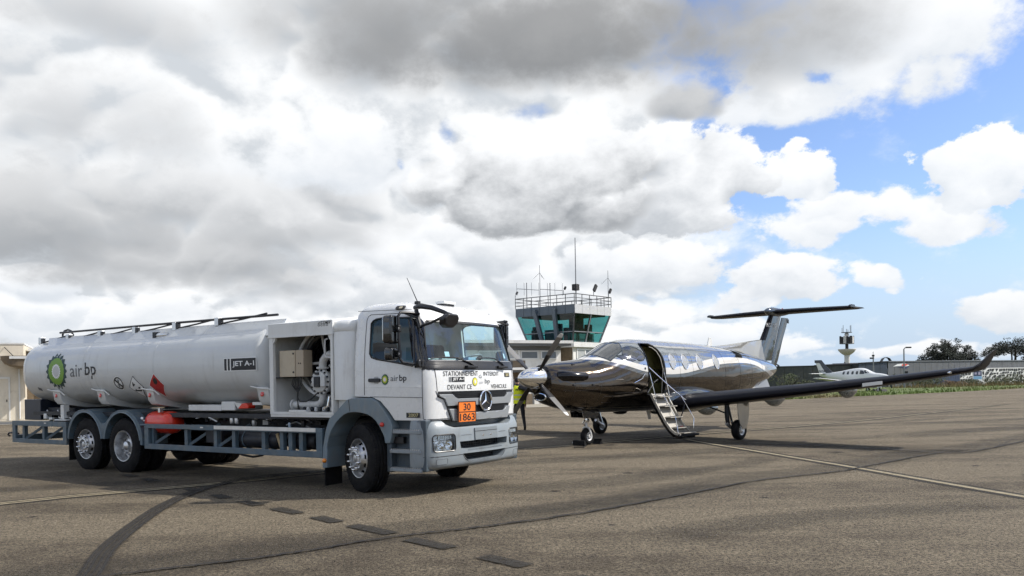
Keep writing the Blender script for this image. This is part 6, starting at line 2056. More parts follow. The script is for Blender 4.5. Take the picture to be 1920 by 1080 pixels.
# chocks at the nose wheel
for dx, lb in ((.30, 'black rubber wheel chock ahead of the nose wheel'), (-.30, 'black rubber wheel chock behind the nose wheel')):
    ckk = empty('wheel_chock', PL.matrix_basis @ V(dx, 0, 0) if False else (0, 0, 0), 0, lb, 'chock', 'wheel chocks at the nose wheel')
    base = Matrix.Translation((1.8909, 20.8532, 0)) @ Matrix.Rotation(math.radians(225.036), 4, 'Z')
    ckk.matrix_world = base @ Matrix.Translation((dx, 0, 0))
    s = 1 if dx > 0 else -1
    b = MB(); b.prism([(-.075, .004), (.075, .004), (.05 * s + .01, .12), (.02 * s, .135)], -.19, .19, lambda a, c_, d: V(a, d, c_)); b.build('wedge', M_RUBBER, ckk, bevel=.01)
    b = MB()
    b.tube([V(0, -.2, .06), V(0, -.24, .06)], .02, 8); b.build('rope_eye', M_ALU, ckk)
    if s > 0:
        MB().tube([V(.05, .19, .05), V(.2, .35, .015), V(.45, .5, .015), V(.6, .35, .015), V(.7, .42, .02)], .014, 6).build('rope', M_BLACK, ckk)

# ------------------------------------------------------------------ terminal building (local: X along the front, Y into the building)
TB = empty('terminal_building', tuple(WA), math.atan2(.4355, .9002), 'long low cream terminal building with flat roof behind the truck', 'building')
M_CREAM = mat('cream_render', (.70, .635, .515), .9, var=.06, vs=.7, dirt=((.30, .24, .17), .45, .9), bump=.1, bs=20)
add_streaks(M_CREAM, (.30, .24, .17), .30, 4.0, .5, .50, .74)
M_CREAMW = mat('white_render', (.74, .73, .69), .9, var=.05, vs=.8, dirt=((.4, .36, .3), .4, 1.2))
M_BROWN = mat('brown_panel', (.17, .13, .085), .8, var=.15, vs=2.5, dirt=((.08, .06, .04), .5, 3))
M_ROOFE = mat('roof_edge_white', (.66, .66, .64), .7, dirt=((.35, .33, .3), .3, 2))
M_SOFF = mat('soffit_grey', (.16, .165, .17), .8)
M_WFRAME = mat('window_frame_white', (.74, .74, .72), .5)
M_PANE = mat('dull_window_pane', (.10, .115, .125), .05, 0, .8)
M_PANEL_ = mat('pale_blind_pane', (.40, .41, .40), .25, 0, .6)
M_DARK = mat('dark_recess', (.03, .03, .032), .8)


def tb(x0, x1, y0, y1, z0, z1, name, mt, par=None, bevel=0):
    b = MB(); b.box(x0, x1, y0, y1, z0, z1)
    return b.build(name, mt, par or TB, bevel=bevel, smooth=0 if not bevel else 35)


def win(x0, x1, z0, z1, y, mt=M_PANE, par=None, fr=.07, mull=0):
    w = empty('window'); w.parent = par or TB
    tb(x0 - fr, x1 + fr, y - .06, y - .005, z1, z1 + fr, 'frame', M_WFRAME, w)
    tb(x0 - fr, x1 + fr, y - .08, y - .005, z0 - fr, z0, 'sill', M_WFRAME, w)
    tb(x0 - fr, x0, y - .055, y - .005, z0, z1, 'frame', M_WFRAME, w)
    tb(x1, x1 + fr, y - .055, y - .005, z0, z1, 'frame', M_WFRAME, w)
    for k in range(mull + 1):
        xa, xb_ = x0 + (x1 - x0) * k / (mull + 1), x0 + (x1 - x0) * (k + 1) / (mull + 1)
        tb(xa + .012, xb_ - .012, y - .025, y - .008, z0 + .002, z1 - .002, 'pane', mt, w)
        if k: tb(xa - .03, xa + .03, y - .05, y - .005, z0 + .001, z1 - .001, 'mullion', M_WFRAME, w)
    return w


tb(-28, 1.10, 0, 9, 0, 4.0, 'wall', M_CREAM)
tb(-28.1, 1.13, -.03, 9.1, 4.0, 4.08, 'roof_edge', M_ROOFE)
tb(1.10, 25.5, 1.6, 9, 0, 3.7, 'wall', M_BROWN)
tb(1.2, 25.5, 1.2, 9, 3.7, 3.85, 'roof_edge', M_ROOFE)
tb(-1.2, .4, -.012, .02, .1, 2.2, 'door', M_CREAM)
tb(-1.3, -1.202, -.05, -.003, .02, 2.3, 'door_frame', M_CREAMW); tb(.402, .48, -.05, -.003, .02, 2.3, 'door_frame', M_CREAMW); tb(-1.2, .4, -.05, -.013, 2.202, 2.3, 'door_frame', M_CREAMW)
MB().tube([V(.9, -.05, 2.7), V(.9, -.05, .1)], .04, 8).build('downpipe', M_ROOFE, TB)
tb(.30, .34, -.05, -.011, 1.0, 1.12, 'door_handle', M_DARK)
cn = empty('canopy'); cn.parent = TB
b = MB()
for x, zl, yo in ((.10, 3.30, .5), (.16, 3.16, .9), (.32, 2.98, 1.25), (.6, 2.82, 1.5), (1.0, 2.74, 1.6), (1.6, 2.72, 1.6), (2.6, 2.72, 1.6)):
    b.v += []
    rgc = [V(x, -.002, zl), V(x, -yo * .8, zl), V(x, -yo, zl + .1), V(x, -yo, 3.36), V(x, -.002, 3.36)]
    CANR = globals().setdefault('CANR', []); CANR.append(rgc)
b.loft(CANR)
b.build('slab', M_BROWN, cn, smooth=50)
tb(.62, 2.6, -1.66, -1.602, 3.20, 3.33, 'edge', M_ROOFE, cn)
MB().tube([V(.25, -.02, 3.85), V(.75, -1.2, 3.36)], .02, 6).build('tie_rod', M_DARK, cn)
win(3.0, 4.1, .75, 1.65, 1.6, M_PANE, mull=0)
win(4.25, 5.1, .75, 1.65, 1.6, mat('white_blind', (.7, .7, .68), .6))
for k in range(6):
    win(7 + 3 * k, 9 + 3 * k, 1.0, 2.3, 1.6, mull=1)
sg_ = empty('wall_sign'); sg_.parent = TB
tb(1.75, 2.25, 1.45, 1.58, 1.1, 1.75, 'board', M_INKW, sg_)
tb(1.83, 2.16, 1.44, 1.449, 1.5, 1.66, 'print', M_ORANGE, sg_)
tb(1.83, 2.16, 1.44, 1.449, 1.2, 1.34, 'print', mat('print_teal', (.2, .4, .38), .6), sg_)
# two storey part at the right
tb(25.5, 33.4, 0, 9, 0, 4.0, 'wall', M_CREAMW)
tb(25.2, 33.9, -.9, 9.2, 4.16, 4.36, 'roof_edge', M_ROOFE)
tb(25.3, 33.8, -.8, 9.1, 4.0, 4.155, 'soffit', M_SOFF)
tb(25.6, 33.4, -.02, -.002, 3.72, 3.99, 'band', M_SOFF)
win(27.2, 28.4, 3.18, 3.62, 0, M_PANEL_)
win(28.75, 29.85, 3.18, 3.62, 0, M_PANEL_)
win(30.35, 31.55, 3.18, 3.62, 0, M_PANE)
win(31.9, 33.0, 3.18, 3.62, 0, M_PANE)
tb(30.05, 30.2, -.10, -.003, 2.9, 3.72, 'pilaster', M_WFRAME)
tb(29.3, 30.6, -.05, -.004, 2.55, 3.02, 'shutter', M_BROWN)
lc = empty('canopy'); lc.parent = TB
tb(25.5, 31.0, -1.6, -.003, 2.36, 2.52, 'slab', M_ROOFE, lc)
tb(25.6, 30.9, -1.45, -.003, 2.22, 2.355, 'underside', M_SOFF, lc)
tb(25.7, 30.8, -.03, -.004, 1.75, 2.2, 'band', M_BROWN)
for x in (26.5, 28.2):
    tb(x, x + 1.4, -.04, -.004, .05, 1.72, 'door', M_BROWN)
tb(30.0, 31.1, -.04, -.004, .02, .75, 'door', M_BROWN)
tb(31.15, 31.25, -.06, -.004, .02, 1.6, 'downpipe', M_SOFF)
tb(31.7, 32.6, -.03, -.004, .1, .55, 'vent_grille', mat('vent_grey', (.45, .43, .38), .8))
for k in range(5):
    tb(-12, 6 , -3.2 - k * .45, -3.1 - k * .45, .021, .12 + .02 * (k % 2), 'kerb', M_PAVE if k % 2 else M_SOFF)

# ------------------------------------------------------------------ control tower (local: X to the right face, Y to the left)
CT = empty('control_tower', (4.48, 58.0, 0), math.atan2(.76, .65), 'airport control tower with green tinted glass cab, railing and aerials on its roof', 'control tower')
M_TGREY = mat('tower_shaded_cladding', (.085, .11, .135), .55, var=.05, vs=1, dirt=((.12, .12, .12), .3, 2))  # darker grey carries the shade of the left face
M_TMET = mat('tower_metal', (.20, .21, .225), .5)
M_TGL = glass('tower_green_glass', (.26, .54, .54), .8, 1.5)
HX, HY, INS = 4.6, 5.4, .60
ZF, ZG, ZR0, ZR1 = 4.36, 6.42, 6.43, 6.98


def box3(x0, x1, y0, y1, z0, z1, name, mt, par, bevel=0):
    b = MB(); b.box(x0, x1, y0, y1, z0, z1)
    return b.build(name, mt, par, bevel=bevel, smooth=0)


box3(.62, HX - .62, .62, HY - .62, 0, 4.0, 'shaft', M_CREAMW, CT)
box3(.56, .615, .7, 3.2, 2.6, 3.95, 'brown_cladding', M_BROWN, CT)
for k in range(9):
    box3(.535, .559, .75 + k * .27, .98 + k * .27, 2.62, 3.93, 'cladding_board', M_BROWN, CT)
w = empty('window'); w.parent = CT
for nm, a in (('frame', (1.0, 3.5, .555, .615, 3.80, 3.90)), ('frame', (1.0, 3.5, .555, .615, 2.62, 2.70)), ('frame', (1.0, 1.1, .558, .615, 2.70, 3.80)), ('frame', (1.95, 2.1, .558, .615, 2.70, 3.80)), ('frame', (3.4, 3.5, .558, .615, 2.70, 3.80))):
    box3(*a, nm, M_WFRAME, w)
box3(1.1, 1.95, .59, .612, 2.70, 3.80, 'pane', M_PANEL_, w); box3(2.1, 2.9, .59, .612, 2.70, 3.80, 'pane', M_PANE, w); box3(2.9, 3.4, .59, .613, 2.70, 3.80, 'pane', M_DARK, w)
box3(.35, HX - .35, .35, HY - .35, 4.0, ZF, 'cab_floor', M_ROOFE, CT)
box3(.0, HX, .0, HY, ZR0, ZR1, 'roof_slab', M_TMET, CT)
# fascia panels: left-face shade and right-face sun put into the colours
n = 7
for k in range(n):
    y0, y1 = HY * k / n, HY * (k + 1) / n
    box3(-.05, -.002, y0 + .012, y1 - .012, ZR0 - .06, ZR1 + .02, 'fascia_panel', M_TGREY, CT)
for k in range(5):
    x0, x1 = HX * k / 5, HX * (k + 1) / 5
    box3(x0 + .012, x1 - .012, -.05, -.002, ZR0 - .06, ZR1 + .02, 'fascia_panel', mat('tower_sunlit_cladding', (.52, .53, .54), .55, dirt=((.3, .3, .3), .3, 2)), CT)  # paler colour stands in for sunlight on the right face


def slant(x, y, z):
    """inset grows downward: ring at height z"""
    t = (ZG - z) / (ZG - ZF)
    i = .02 + INS * t
    return (i if x == 0 else HX - i if x == 1 else x), (i if y == 0 else HY - i if y == 1 else y)


def P3(fx, fy_, z):
    t = (ZG - z) / (ZG - ZF)
    i = .04 + INS * t
    return V(i + (HX - 2 * i) * fx, i + (HY - 2 * i) * fy_, z)


def face(a0, a1, side):
    # side 0: x=0 face along y ; 1: y=0 face along x ; 2: far x ; 3: far y
    f = {0: lambda q, z: P3(0, q, z), 1: lambda q, z: P3(q, 0, z), 2: lambda q, z: P3(1, q, z), 3: lambda q, z: P3(q, 1, z)}[side]
    return [f(a0, ZF + .02), f(a1, ZF + .02), f(a1, ZG), f(a0, ZG)], f


for side, cuts_ in ((0, (0, .31, .64, 1)), (1, (0, .45, 1)), (2, (0, .33, .66, 1)), (3, (0, .5, 1))):
    for a0, a1 in zip(cuts_, cuts_[1:]):
        q, f = face(a0 + .01, a1 - .01, side)
        zc = ZF + .75
        for z0, z1 in ((ZF + .02, zc - .02), (zc + .02, ZG)):
            b = MB(); b.add([f(a0 + .012, z0), f(a1 - .012, z0), f(a1 - .012, z1), f(a0 + .012, z1)], [(0, 1, 2, 3)]); b.build('pane', M_TGL, CT, smooth=0)
        MB().bar(f(a0 + .01, zc), f(a1 - .01, zc), .06, .06).build('transom', M_TMET, CT, smooth=0)
        MB().bar(f(a0, ZF), f(a0, ZG + .02), .16 if side == 0 and 0 < a0 < 1 else .10, .12, up=(0, 0, 1)).build('mullion', M_TGREY if side == 0 else M_TMET, CT, smooth=0)
for a0 in (.31, .64):
    fnn = empty('sun_fin'); fnn.parent = CT
    p0_, p1_ = P3(0, a0, ZF - .15), P3(0, a0, ZG + .35)
    p0_ = p0_ + V(-.16, 0, 0); p1_ = p1_ + V(-.16, 0, 0)
    MB().bar(p0_, p1_, .30, .20, up=(1, 0, 0)).build('blade', M_TGREY, fnn, smooth=0)
# things inside the cab
box3(2.3, 3.2, 1.5, 2.2, ZF, 6.3, 'core_wall', mat('cab_core', (.07, .075, .08), .8), CT)
box3(.9, 1.0, 1.9, 3.4, ZF, 5.35, 'partition', M_TGREY, CT)
box3(.9, 3.6, .85, 1.3, ZF, 5.0, 'console', mat('console_grey', (.28, .29, .28), .7), CT, .02)
box3(1.9, 2.6, .9, 1.2, 5.0, 5.4, 'monitor', M_DARK, CT); box3(2.9, 3.5, .7, 1.1, 5.0, 5.12, 'paper_tray', M_CREAMW, CT)
box3(.3, HX - .3, .3, HY - .3, 6.30, 6.41, 'cab_ceiling', M_DARK, CT)
for x, y, h_, nm in ((.75, 1.2, .55, 'cabinet'), (.8, 4.2, .5, 'cabinet'), (3.3, 3.9, 1.1, 'locker'), (1.5, 1.05, .95, 'screen'), (3.0, .95, .85, 'screen'), (1.3, 4.5, .8, 'screen')):
    box3(x - .25, x + .25, y - .2, y + .2, ZF, ZF + .5 + h_, nm, M_DARK, CT, .03)
# roof railing
M_RAIL = mat('railing_dark', (.10, .105, .11), .5)
rl = empty('railing'); rl.parent = CT
cor = [V(-.04, -.04, 0), V(HX, -.04, 0), V(HX, HY, 0), V(-.04, HY, 0)]
for zz in (7.22, 7.47, 7.74):
    for a, c_ in zip(cor, cor[1:] + cor[:1]):
        MB().tube([a + V(0, 0, zz), c_ + V(0, 0, zz)], .032 if zz > 7.7 else .022, 6).build('rail', M_RAIL, rl)
for a, c_, n in ((cor[0], cor[1], 5), (cor[1], cor[2], 6), (cor[2], cor[3], 5), (cor[3], cor[0], 7)):
    for k in range(n):
        p = a.lerp(c_, k / n)
        MB().tube([p + V(0, 0, ZR1), p + V(0, 0, 7.74)], .03, 6).build('post', M_RAIL, rl)
# aerials
def whip(x, y, z0, z1, radials=False, r=.03):
    a = empty('whip_aerial'); a.parent = CT
    MB().tube([V(x, y, z0), V(x, y, z1)], [r, r * .6], 6).build('mast', M_TMET, a)
    if radials:
        for q in (0, 2.1, 4.2):
            MB().tube([V(x, y, z1 - .55), V(x + .5 * math.cos(q), y + .5 * math.sin(q), z1 - 1.0)], .012, 5).build('radial', M_TMET, a)
def yagi(x, y, z0, z1):
    a = empty('yagi_aerial'); a.parent = CT
    MB().tube([V(x, y, z0), V(x, y, z1)], .035, 6).build('mast', M_TMET, a)
    MB().tube([V(x - .55, y + .5, z1 - .45), V(x + .7, y - .6, z1 - .55)], .022, 6).build('boom', M_TMET, a)
    for k in range(4):
        t = k / 3
        px_, py_ = x - .55 + 1.25 * t, y + .5 - 1.1 * t
        MB().tube([V(px_, py_, z1 - .95), V(px_, py_, z1)], .014, 5).build('element', M_TMET, a)
yagi(.1, 4.4, 6.98, 8.9); yagi(.6, 2.6, 6.98, 8.75)
whip(.3, 3.3, 6.98, 10.1, True)
whip(.5, .2, 6.98, 11.75, False, .05)
whip(4.3, 0, 6.98, 9.75, True)
b = MB(); b.box(.30, .70, .02, .42, 8.0, 8.45); b.build('equipment_box', M_DARK, CT, bevel=.03)
for x, y in ((2.4, 0), (4.5, .1), (-.04, HY), (-.04, .9)):
    fl = empty('floodlight'); fl.parent = CT
    big = 1 if y == 0 else .7 if x > 1 else .45
    MB().tube([V(x, y, 7.7), V(x, y, 8.0 + .1 * big)], .025, 6).build('stem', M_TMET, fl)
    b = MB(); b.box(-.13 * big, .13 * big, -.07, .07, -.28 * big, .28 * big, Matrix.Translation((x + .12, y - .06, 8.1 + .2 * big)) @ Matrix.Rotation(.6, 4, 'Y')); b.build('lamp', M_DARK, fl, bevel=.02)

# ------------------------------------------------------------------ hangar and far right side
M_HGREY = mat('hangar_grey_sheet', (.115, .122, .13), .6, var=.10, vs=.6, dirt=((.12, .115, .11), .4, .9))
M_HDARK = mat('hangar_dark_sheet', (.055, .058, .058), .7, var=.15, vs=.5, dirt=((.14, .13, .11), .4, .7))
M_HNAVY = mat('hangar_navy_sheet', (.045, .06, .085), .55, var=.08, vs=.5)
HG = empty('hangar', (30, 99, 0), 0, 'long grey panelled hangar with navy end block beyond the grass', 'hangar')
def hseg(a, c_, z0, z1a, z1b, n, mt, name, dep=8.0, jointmt=M_DARK):
    a, c_ = Vector((a[0] - 30, a[1] - 99, 0)), Vector((c_[0] - 30, c_[1] - 99, 0))
    d = (c_ - a); nrm_ = Vector((-d.y, d.x, 0)).normalized()
    b = MB()
    b.add([a + nrm_ * .06 + V(0, 0, z0), c_ + nrm_ * .06 + V(0, 0, z0), c_ + nrm_ * dep + V(0, 0, z0), a + nrm_ * dep + V(0, 0, z0), a + nrm_ * .06 + V(0, 0, z1a - .02), c_ + nrm_ * .06 + V(0, 0, z1b - .02), c_ + nrm_ * dep + V(0, 0, z1b - .02), a + nrm_ * dep + V(0, 0, z1a - .02)],
          [(0, 1, 5, 4), (1, 2, 6, 5), (2, 3, 7, 6), (3, 0, 4, 7), (4, 5, 6, 7)])
    b.build('wall', jointmt, HG, smooth=0)
    for k in range(n):
        p, q = a + d * (k / n), a + d * ((k + 1) / n)
        g_ = d.normalized() * .02
        za, zb = z1a + (z1b - z1a) * k / n, z1a + (z1b - z1a) * (k + 1) / n
        b = MB(); b.add([p + g_ + V(0, 0, z0), q - g_ + V(0, 0, z0), q - g_ + V(0, 0, zb - .03), p + g_ + V(0, 0, za - .03)] + [v_ + nrm_ * .055 for v_ in (p + g_ + V(0, 0, z0), q - g_ + V(0, 0, z0), q - g_ + V(0, 0, zb - .03), p + g_ + V(0, 0, za - .03))],
              [(0, 1, 2, 3), (4, 7, 6, 5), (0, 4, 5, 1), (1, 5, 6, 2), (2, 6, 7, 3), (3, 7, 4, 0)])
        b.build(name, mt, HG, smooth=0)
    MB().bar(a + V(0, 0, z1a + .03) - nrm_ * .03, c_ + V(0, 0, z1b + .03) - nrm_ * .03, .14, .10).build('parapet_cap', M_DARK if mt is not M_HGREY else M_TMET, HG, smooth=0)
hseg((26, 99.5), (42.5, 100.4), 0, 2.74, 2.86, 14, M_HDARK, 'sheet_panel')
hseg((41.8, 99.2), (45.9, 100.6), 0, 3.05, 3.22, 4, M_HNAVY, 'sheet_panel')
hseg((46.0, 100.6), (76.5, 119), 0, 3.22, 3.30, 28, M_HGREY, 'sheet_panel')
hseg((76.5, 119), (118, 146), 0, 3.30, 3.4, 24, M_HGREY, 'sheet_panel')
for x, y, w_, h_ in ((2.0, 2.0, .9, .35), (16.2, 2.4, .7, .9), (19.5, 4.5, .3, .3), (22.5, 6.3, .3, .25)):
    b = MB(); rg = []
    for t in range(7):
        a = PI * t / 6
        rg.append([V(x - w_ * math.cos(a), y - .2, 2.6 + (h_ + .3) * math.sin(a) * .9 + .1), V(x - w_ * math.cos(a), y + .6, 2.6 + (h_ + .3) * math.sin(a) * .9 + .1)])
    b.loft(rg, False, False, closed=False); b.build('roof_vent', M_HDARK, HG)
# painted emblem on the grey wall
hd = Vector((30.5, 18.4, 0)).normalized(); hn = Vector((hd.y, -hd.x, 0))
def HW(u, z, d=.03):
    p = Vector((16.0, 1.6, 0)) + hd * u + hn * d
    return V(p.x, p.y, z)
em = empty('wall_emblem'); em.parent = HG
for pts, mt, d in (([(.9, 2.60), (1.9, 2.92), (3.3, 2.98), (4.0, 2.86), (4.25, 2.70), (3.6, 2.62), (2.6, 2.66), (1.6, 2.64)], M_INKW, .03), ([(2.6, 2.78), (3.1, 2.95), (4.1, 2.86), (3.5, 2.68), (2.8, 2.68)], M_RED, .04), ([(1.7, 2.56), (3.3, 2.60), (4.3, 2.64), (3.5, 2.28), (2.9, 2.45)], mat('emblem_navy', (.03, .05, .11), .5), .035)):
    b = MB(); b.add([HW(u, z, d) for u, z in pts], [tuple(range(len(pts)))]); b.build('painted_shape', mt, em, smooth=0)

# wall with the white broken-stone pattern, blue fence, sign board
PW = empty('patterned_wall', (58.6, 107.6, 0), math.atan2(18.4, 30.5), 'low white wall with an irregular dark stone pattern at far right', 'wall')
b = MB(); b.box(0, 17, 0, .3, 0, 2.3); b.build('wall_body', mat('pattern_white', (.72, .72, .70), .8), PW, smooth=0)
rnd = random.Random(11)
b = MB()
nx, nz = 30, 5
G_ = {(i, j): (i * 17 / nx + (rnd.uniform(-.24, .24) if 0 < i < nx else 0), .05 + j * 2.2 / nz + (rnd.uniform(-.18, .18) if 0 < j < nz else 0)) for i in range(nx + 1) for j in range(nz + 1)}
for i in range(nx):
    for j in range(nz):
        q = [G_[i, j], G_[i + 1, j], G_[i + 1, j + 1], G_[i, j + 1]]
        if rnd.random() < .5: q = [q[0], q[1], q[2]] if rnd.random() < .5 else [q[0], q[2], q[3]]
        cx, cz = sum(p[0] for p in q) / len(q), sum(p[1] for p in q) / len(q)
        q = [(cx + (p[0] - cx) * .72, cz + (p[1] - cz) * .72) for p in q]
        b.prism(q, -.03, 0, lambda a, c_, d: V(a, d, c_))
o = b.build('stones', mat('pattern_dark', (.02, .022, .025), .8), PW, smooth=0); o['kind'] = 'stuff'
BF_ = empty('blue_fence', (53.4, 104.4, 0), math.atan2(18.4, 30.5), 'dark blue boarded fence between shrubs at the hangar foot', 'fence')
for k in range(12):
    b = MB(); b.box(k * .5 + .012, k * .5 + .488, 0, .04, 0, 1.5 + .06 * (k % 3)); b.build('board', mat('fence_blue', (.03, .05, .10), .7, var=.2, vs=2), BF_, smooth=0)
SB = empty('sign_board', (59.2, 104.6, 0), math.atan2(18.4, 30.5) - .25, 'small white and blue sign board standing before the patterned wall', 'sign')
b = MB(); b.box(-.75, .75, 0, .06, .55, 1.95); b.build('board', M_INKW, SB, smooth=0)
b = MB(); b.box(-.66, .66, -.008, -.002, 1.25, 1.88); b.build('picture', mat('sign_navy', (.04, .06, .12), .6), SB, smooth=0)
b = MB(); b.box(-.5, -.15, -.016, -.009, 1.45, 1.7); b.box(.1, .45, -.016, -.009, 1.4, 1.75); b.build('picture_shape', mat('sign_mauve', (.4, .38, .5), .6), SB, smooth=0)
b = MB(); b.box(-.66, .66, -.008, -.002, .85, 1.22); b.build('sky_band', mat('sign_blue', (.22, .42, .62), .6), SB, smooth=0)
for x in (-.6, .6):
    b = MB(); b.box(x - .04, x + .04, .061, .12, 0, 1.9); b.build('post', M_TMET, SB, smooth=0)

# lamp posts
def lamp(x, y, h, label, arm):
    L = empty('lamp_post', (x, y, 0), 0, label, 'lamp post')
    MB().tube([V(0, 0, 0), V(0, 0, h * .5), V(0, 0, h)], [.11, .09, .07], 8).build('pole', M_TMET, L)
    if arm:
        MB().tube([V(0, 0, h - .02), V(.12, 0, h + .12), V(.32, 0, h + .16)], .05, 8).build('arm', M_TMET, L)
        b = MB(); b.box(.22, .85, -.14, .14, h + .10, h + .26); b.build('lantern', M_DARK, L, bevel=.05)
        b = MB(); b.box(.08, .4, -.12, .12, h * .38, h * .38 + .28); b.build('junction_box', M_DARK, L, bevel=.03)
    else:
        b = MB(); b.box(-.12, .12, -.12, .12, h, h + .2); b.build('lantern', M_DARK, L, bevel=.03)
        b = MB(); b.box(-.4, .1, -.06, .06, h - .28, h - .1); b.build('camera', M_DARK, L, bevel=.03)
        MB().tube([V(0, 0, h + .2), V(0, 0, h + .55)], .03, 6).build('spike', M_TMET, L)
lamp(41.75, 95, 3.75, 'pale lamp post with camera in front of the navy hangar block', False)
lamp(45.3, 95, 4.55, 'taller lamp post with curved lantern arm in front of the grey hangar wall', True)

# telecom tower far behind the hangar
WT = empty('radar_tower', (122.3, 300, 0), 0, 'white mushroom shaped radar tower carrying aerial decks, far beyond the hangar', 'tower')
WT.scale = (.55, .55, 1)
M_WT = mat('tower_concrete', (.66, .65, .62), .8, var=.05, vs=.3)
b = MB(); b.lathe([(1.75, 0), (1.7, 7.9), (1.75, 9.2)], 28); b.build('shaft', M_WT, WT)
b = MB(); b.box(-2.0, -1.6, -.8, .2, 3, 6.5); b.build('cable_duct', M_SOFF, WT, smooth=0)
b = MB(); b.lathe([(1.75, 8.9), (2.4, 9.1), (4.0, 9.75), (5.3, 10.6), (5.6, 11.0), (5.55, 11.15), (0.01, 11.2)], 36); b.build('dish', mat('dish_beige', (.66, .61, .53), .8), WT)
b = MB(); b.lathe([(1.0, 11.15), (1.0, 13.0)], 16); b.build('neck', M_DARK, WT)
b = MB(); b.lathe([(.01, 13.0), (4.6, 13.0), (4.6, 13.2), (.01, 13.2)], 20); b.build('deck', M_SOFF, WT)
for k in range(14):
    a = 2 * PI * k / 14
    b = MB(); b.box(-.85, .85, -.2, .2, 13.2, 15.6 + .3 * (k % 2), Matrix.Translation((4.3 * math.cos(a), 4.3 * math.sin(a), 0)) @ Matrix.Rotation(a + PI / 2, 4, 'Z')); b.build('antenna_panel', M_DARK if k % 3 else M_WT, WT, smooth=0)
b = MB(); b.lathe([(.9, 13.2), (.9, 17.2)], 12); b.build('mast', M_DARK, WT)
b = MB(); b.lathe([(1.3, 15.8), (1.4, 16.8), (.2, 17.0)], 14); b.build('radome', M_WT, WT)
b = MB(); b.lathe([(.01, 17.1), (3.4, 17.1), (3.4, 17.3), (.01, 17.3)], 18); b.build('deck', M_SOFF, WT)
for k, (x, y, h) in enumerate(((-3, 0, 1.6), (-1.9, .8, 2.6), (-.3, -.6, 1.2), (1.0, .3, 1.0), (2.2, -.5, 2.4), (3.1, .4, 2.6))):
    MB().tube([V(x, y, 17.3), V(x, y, 17.3 + h)], .16, 6).build('aerial', M_TMET, WT)

# ------------------------------------------------------------------ trees and shrubs
M_LEAFD = mat('pine_needles', (.012, .017, .010), .9, var=.45, vs=.35)
M_LEAFG = mat('shrub_leaves', (.045, .06, .022), .9, var=.4, vs=1.2, dirt=((.10, .07, .03), .8, .9))
M_LEAFR = mat('russet_leaves', (.12, .07, .03), .9, var=.4, vs=1.2)
M_BARK = mat('bark', (.045, .038, .03), .9)


def leaves(b, c, r, n, size, rnd):
    for _ in range(n):
        while True:
            p = V(rnd.uniform(-1, 1), rnd.uniform(-1, 1), rnd.uniform(-1, 1))
            if p.length < 1: break
        p = c + V(p.x * r[0], p.y * r[1], p.z * r[2])
        u = V(rnd.uniform(-1, 1), rnd.uniform(-1, 1), rnd.uniform(-1, 1)).normalized()
        w = u.orthogonal().normalized()
        s1, s2 = size * rnd.uniform(.5, 1.2), size * rnd.uniform(.3, .8)
        b.add([p - u * s1, p + w * s2, p + u * s1, p - w * s2], [(0, 1, 2, 3)])


def tree(loc, H, R, seed, label, trunks, low=.35, flat=.45, nclump=150, per=34):
    rnd = random.Random(seed)
    T = empty('umbrella_pine', loc, 0, label, 'tree', 'pine trees behind the hangar')
    tips = []
    for k in range(trunks):
        a = rnd.uniform(0, 2 * PI)
        bx, by = R * .12 * math.cos(a), R * .12 * math.sin(a)
        tx, ty_ = R * rnd.uniform(.2, .75) * math.cos(a), R * rnd.uniform(.2, .75) * math.sin(a)
        pts = [V(bx, by, 0), V(bx * 1.5, by * 1.5, H * .3), V((bx + tx) / 2, (by + ty_) / 2, H * .55), V(tx, ty_, H * .8)]
        MB().tube(pts, [.26, .2, .14, .06], 7).build('trunk' if k == 0 else 'limb', M_BARK, T)
        for q in range(4):
            p = pts[2].lerp(pts[3], rnd.random())
            e = p + V(rnd.uniform(-1, 1) * R * .35, rnd.uniform(-1, 1) * R * .35, H * rnd.uniform(.05, .2))
            MB().tube([p, (p + e) / 2 + V(0, 0, .1), e], [.09, .06, .03], 5).build('limb', M_BARK, T)
    b = MB()
    for _ in range(nclump):
        a = rnd.uniform(0, 2 * PI)
        rr = math.sqrt(rnd.random())
        dome = math.sqrt(max(0, 1 - rr * rr * .9))
        z = H * (1 - flat) + H * flat * dome * rnd.uniform(.35, 1.0) * (1 + .12 * math.sin(3 * a + seed)) - H * low * .25 * rr
        leaves(b, V(rr * R * math.cos(a) * (1 + .1 * math.sin(2 * a + seed)), rr * R * math.sin(a), z), (R * .13, R * .13, H * .055), per, .17, rnd)
    b.build('crown', M_LEAFD, T, smooth=0, norm=False)
    return T


tree((79.5, 150, 0), 8.1, 5.1, 3, 'broad dark pine tree rising behind the hangar, nearer the lamp posts', 5, .45, .72, 330, 46)
tree((97.0, 158, 0), 8.2, 5.6, 8, 'airy flat topped pine tree behind the hangar at the right edge', 7, .2, .42, 240, 34)
tree((108, 166, 0), 7.2, 4.6, 12, 'partly cut off pine tree behind the hangar, rightmost', 5, .3, .5, 150, 30)


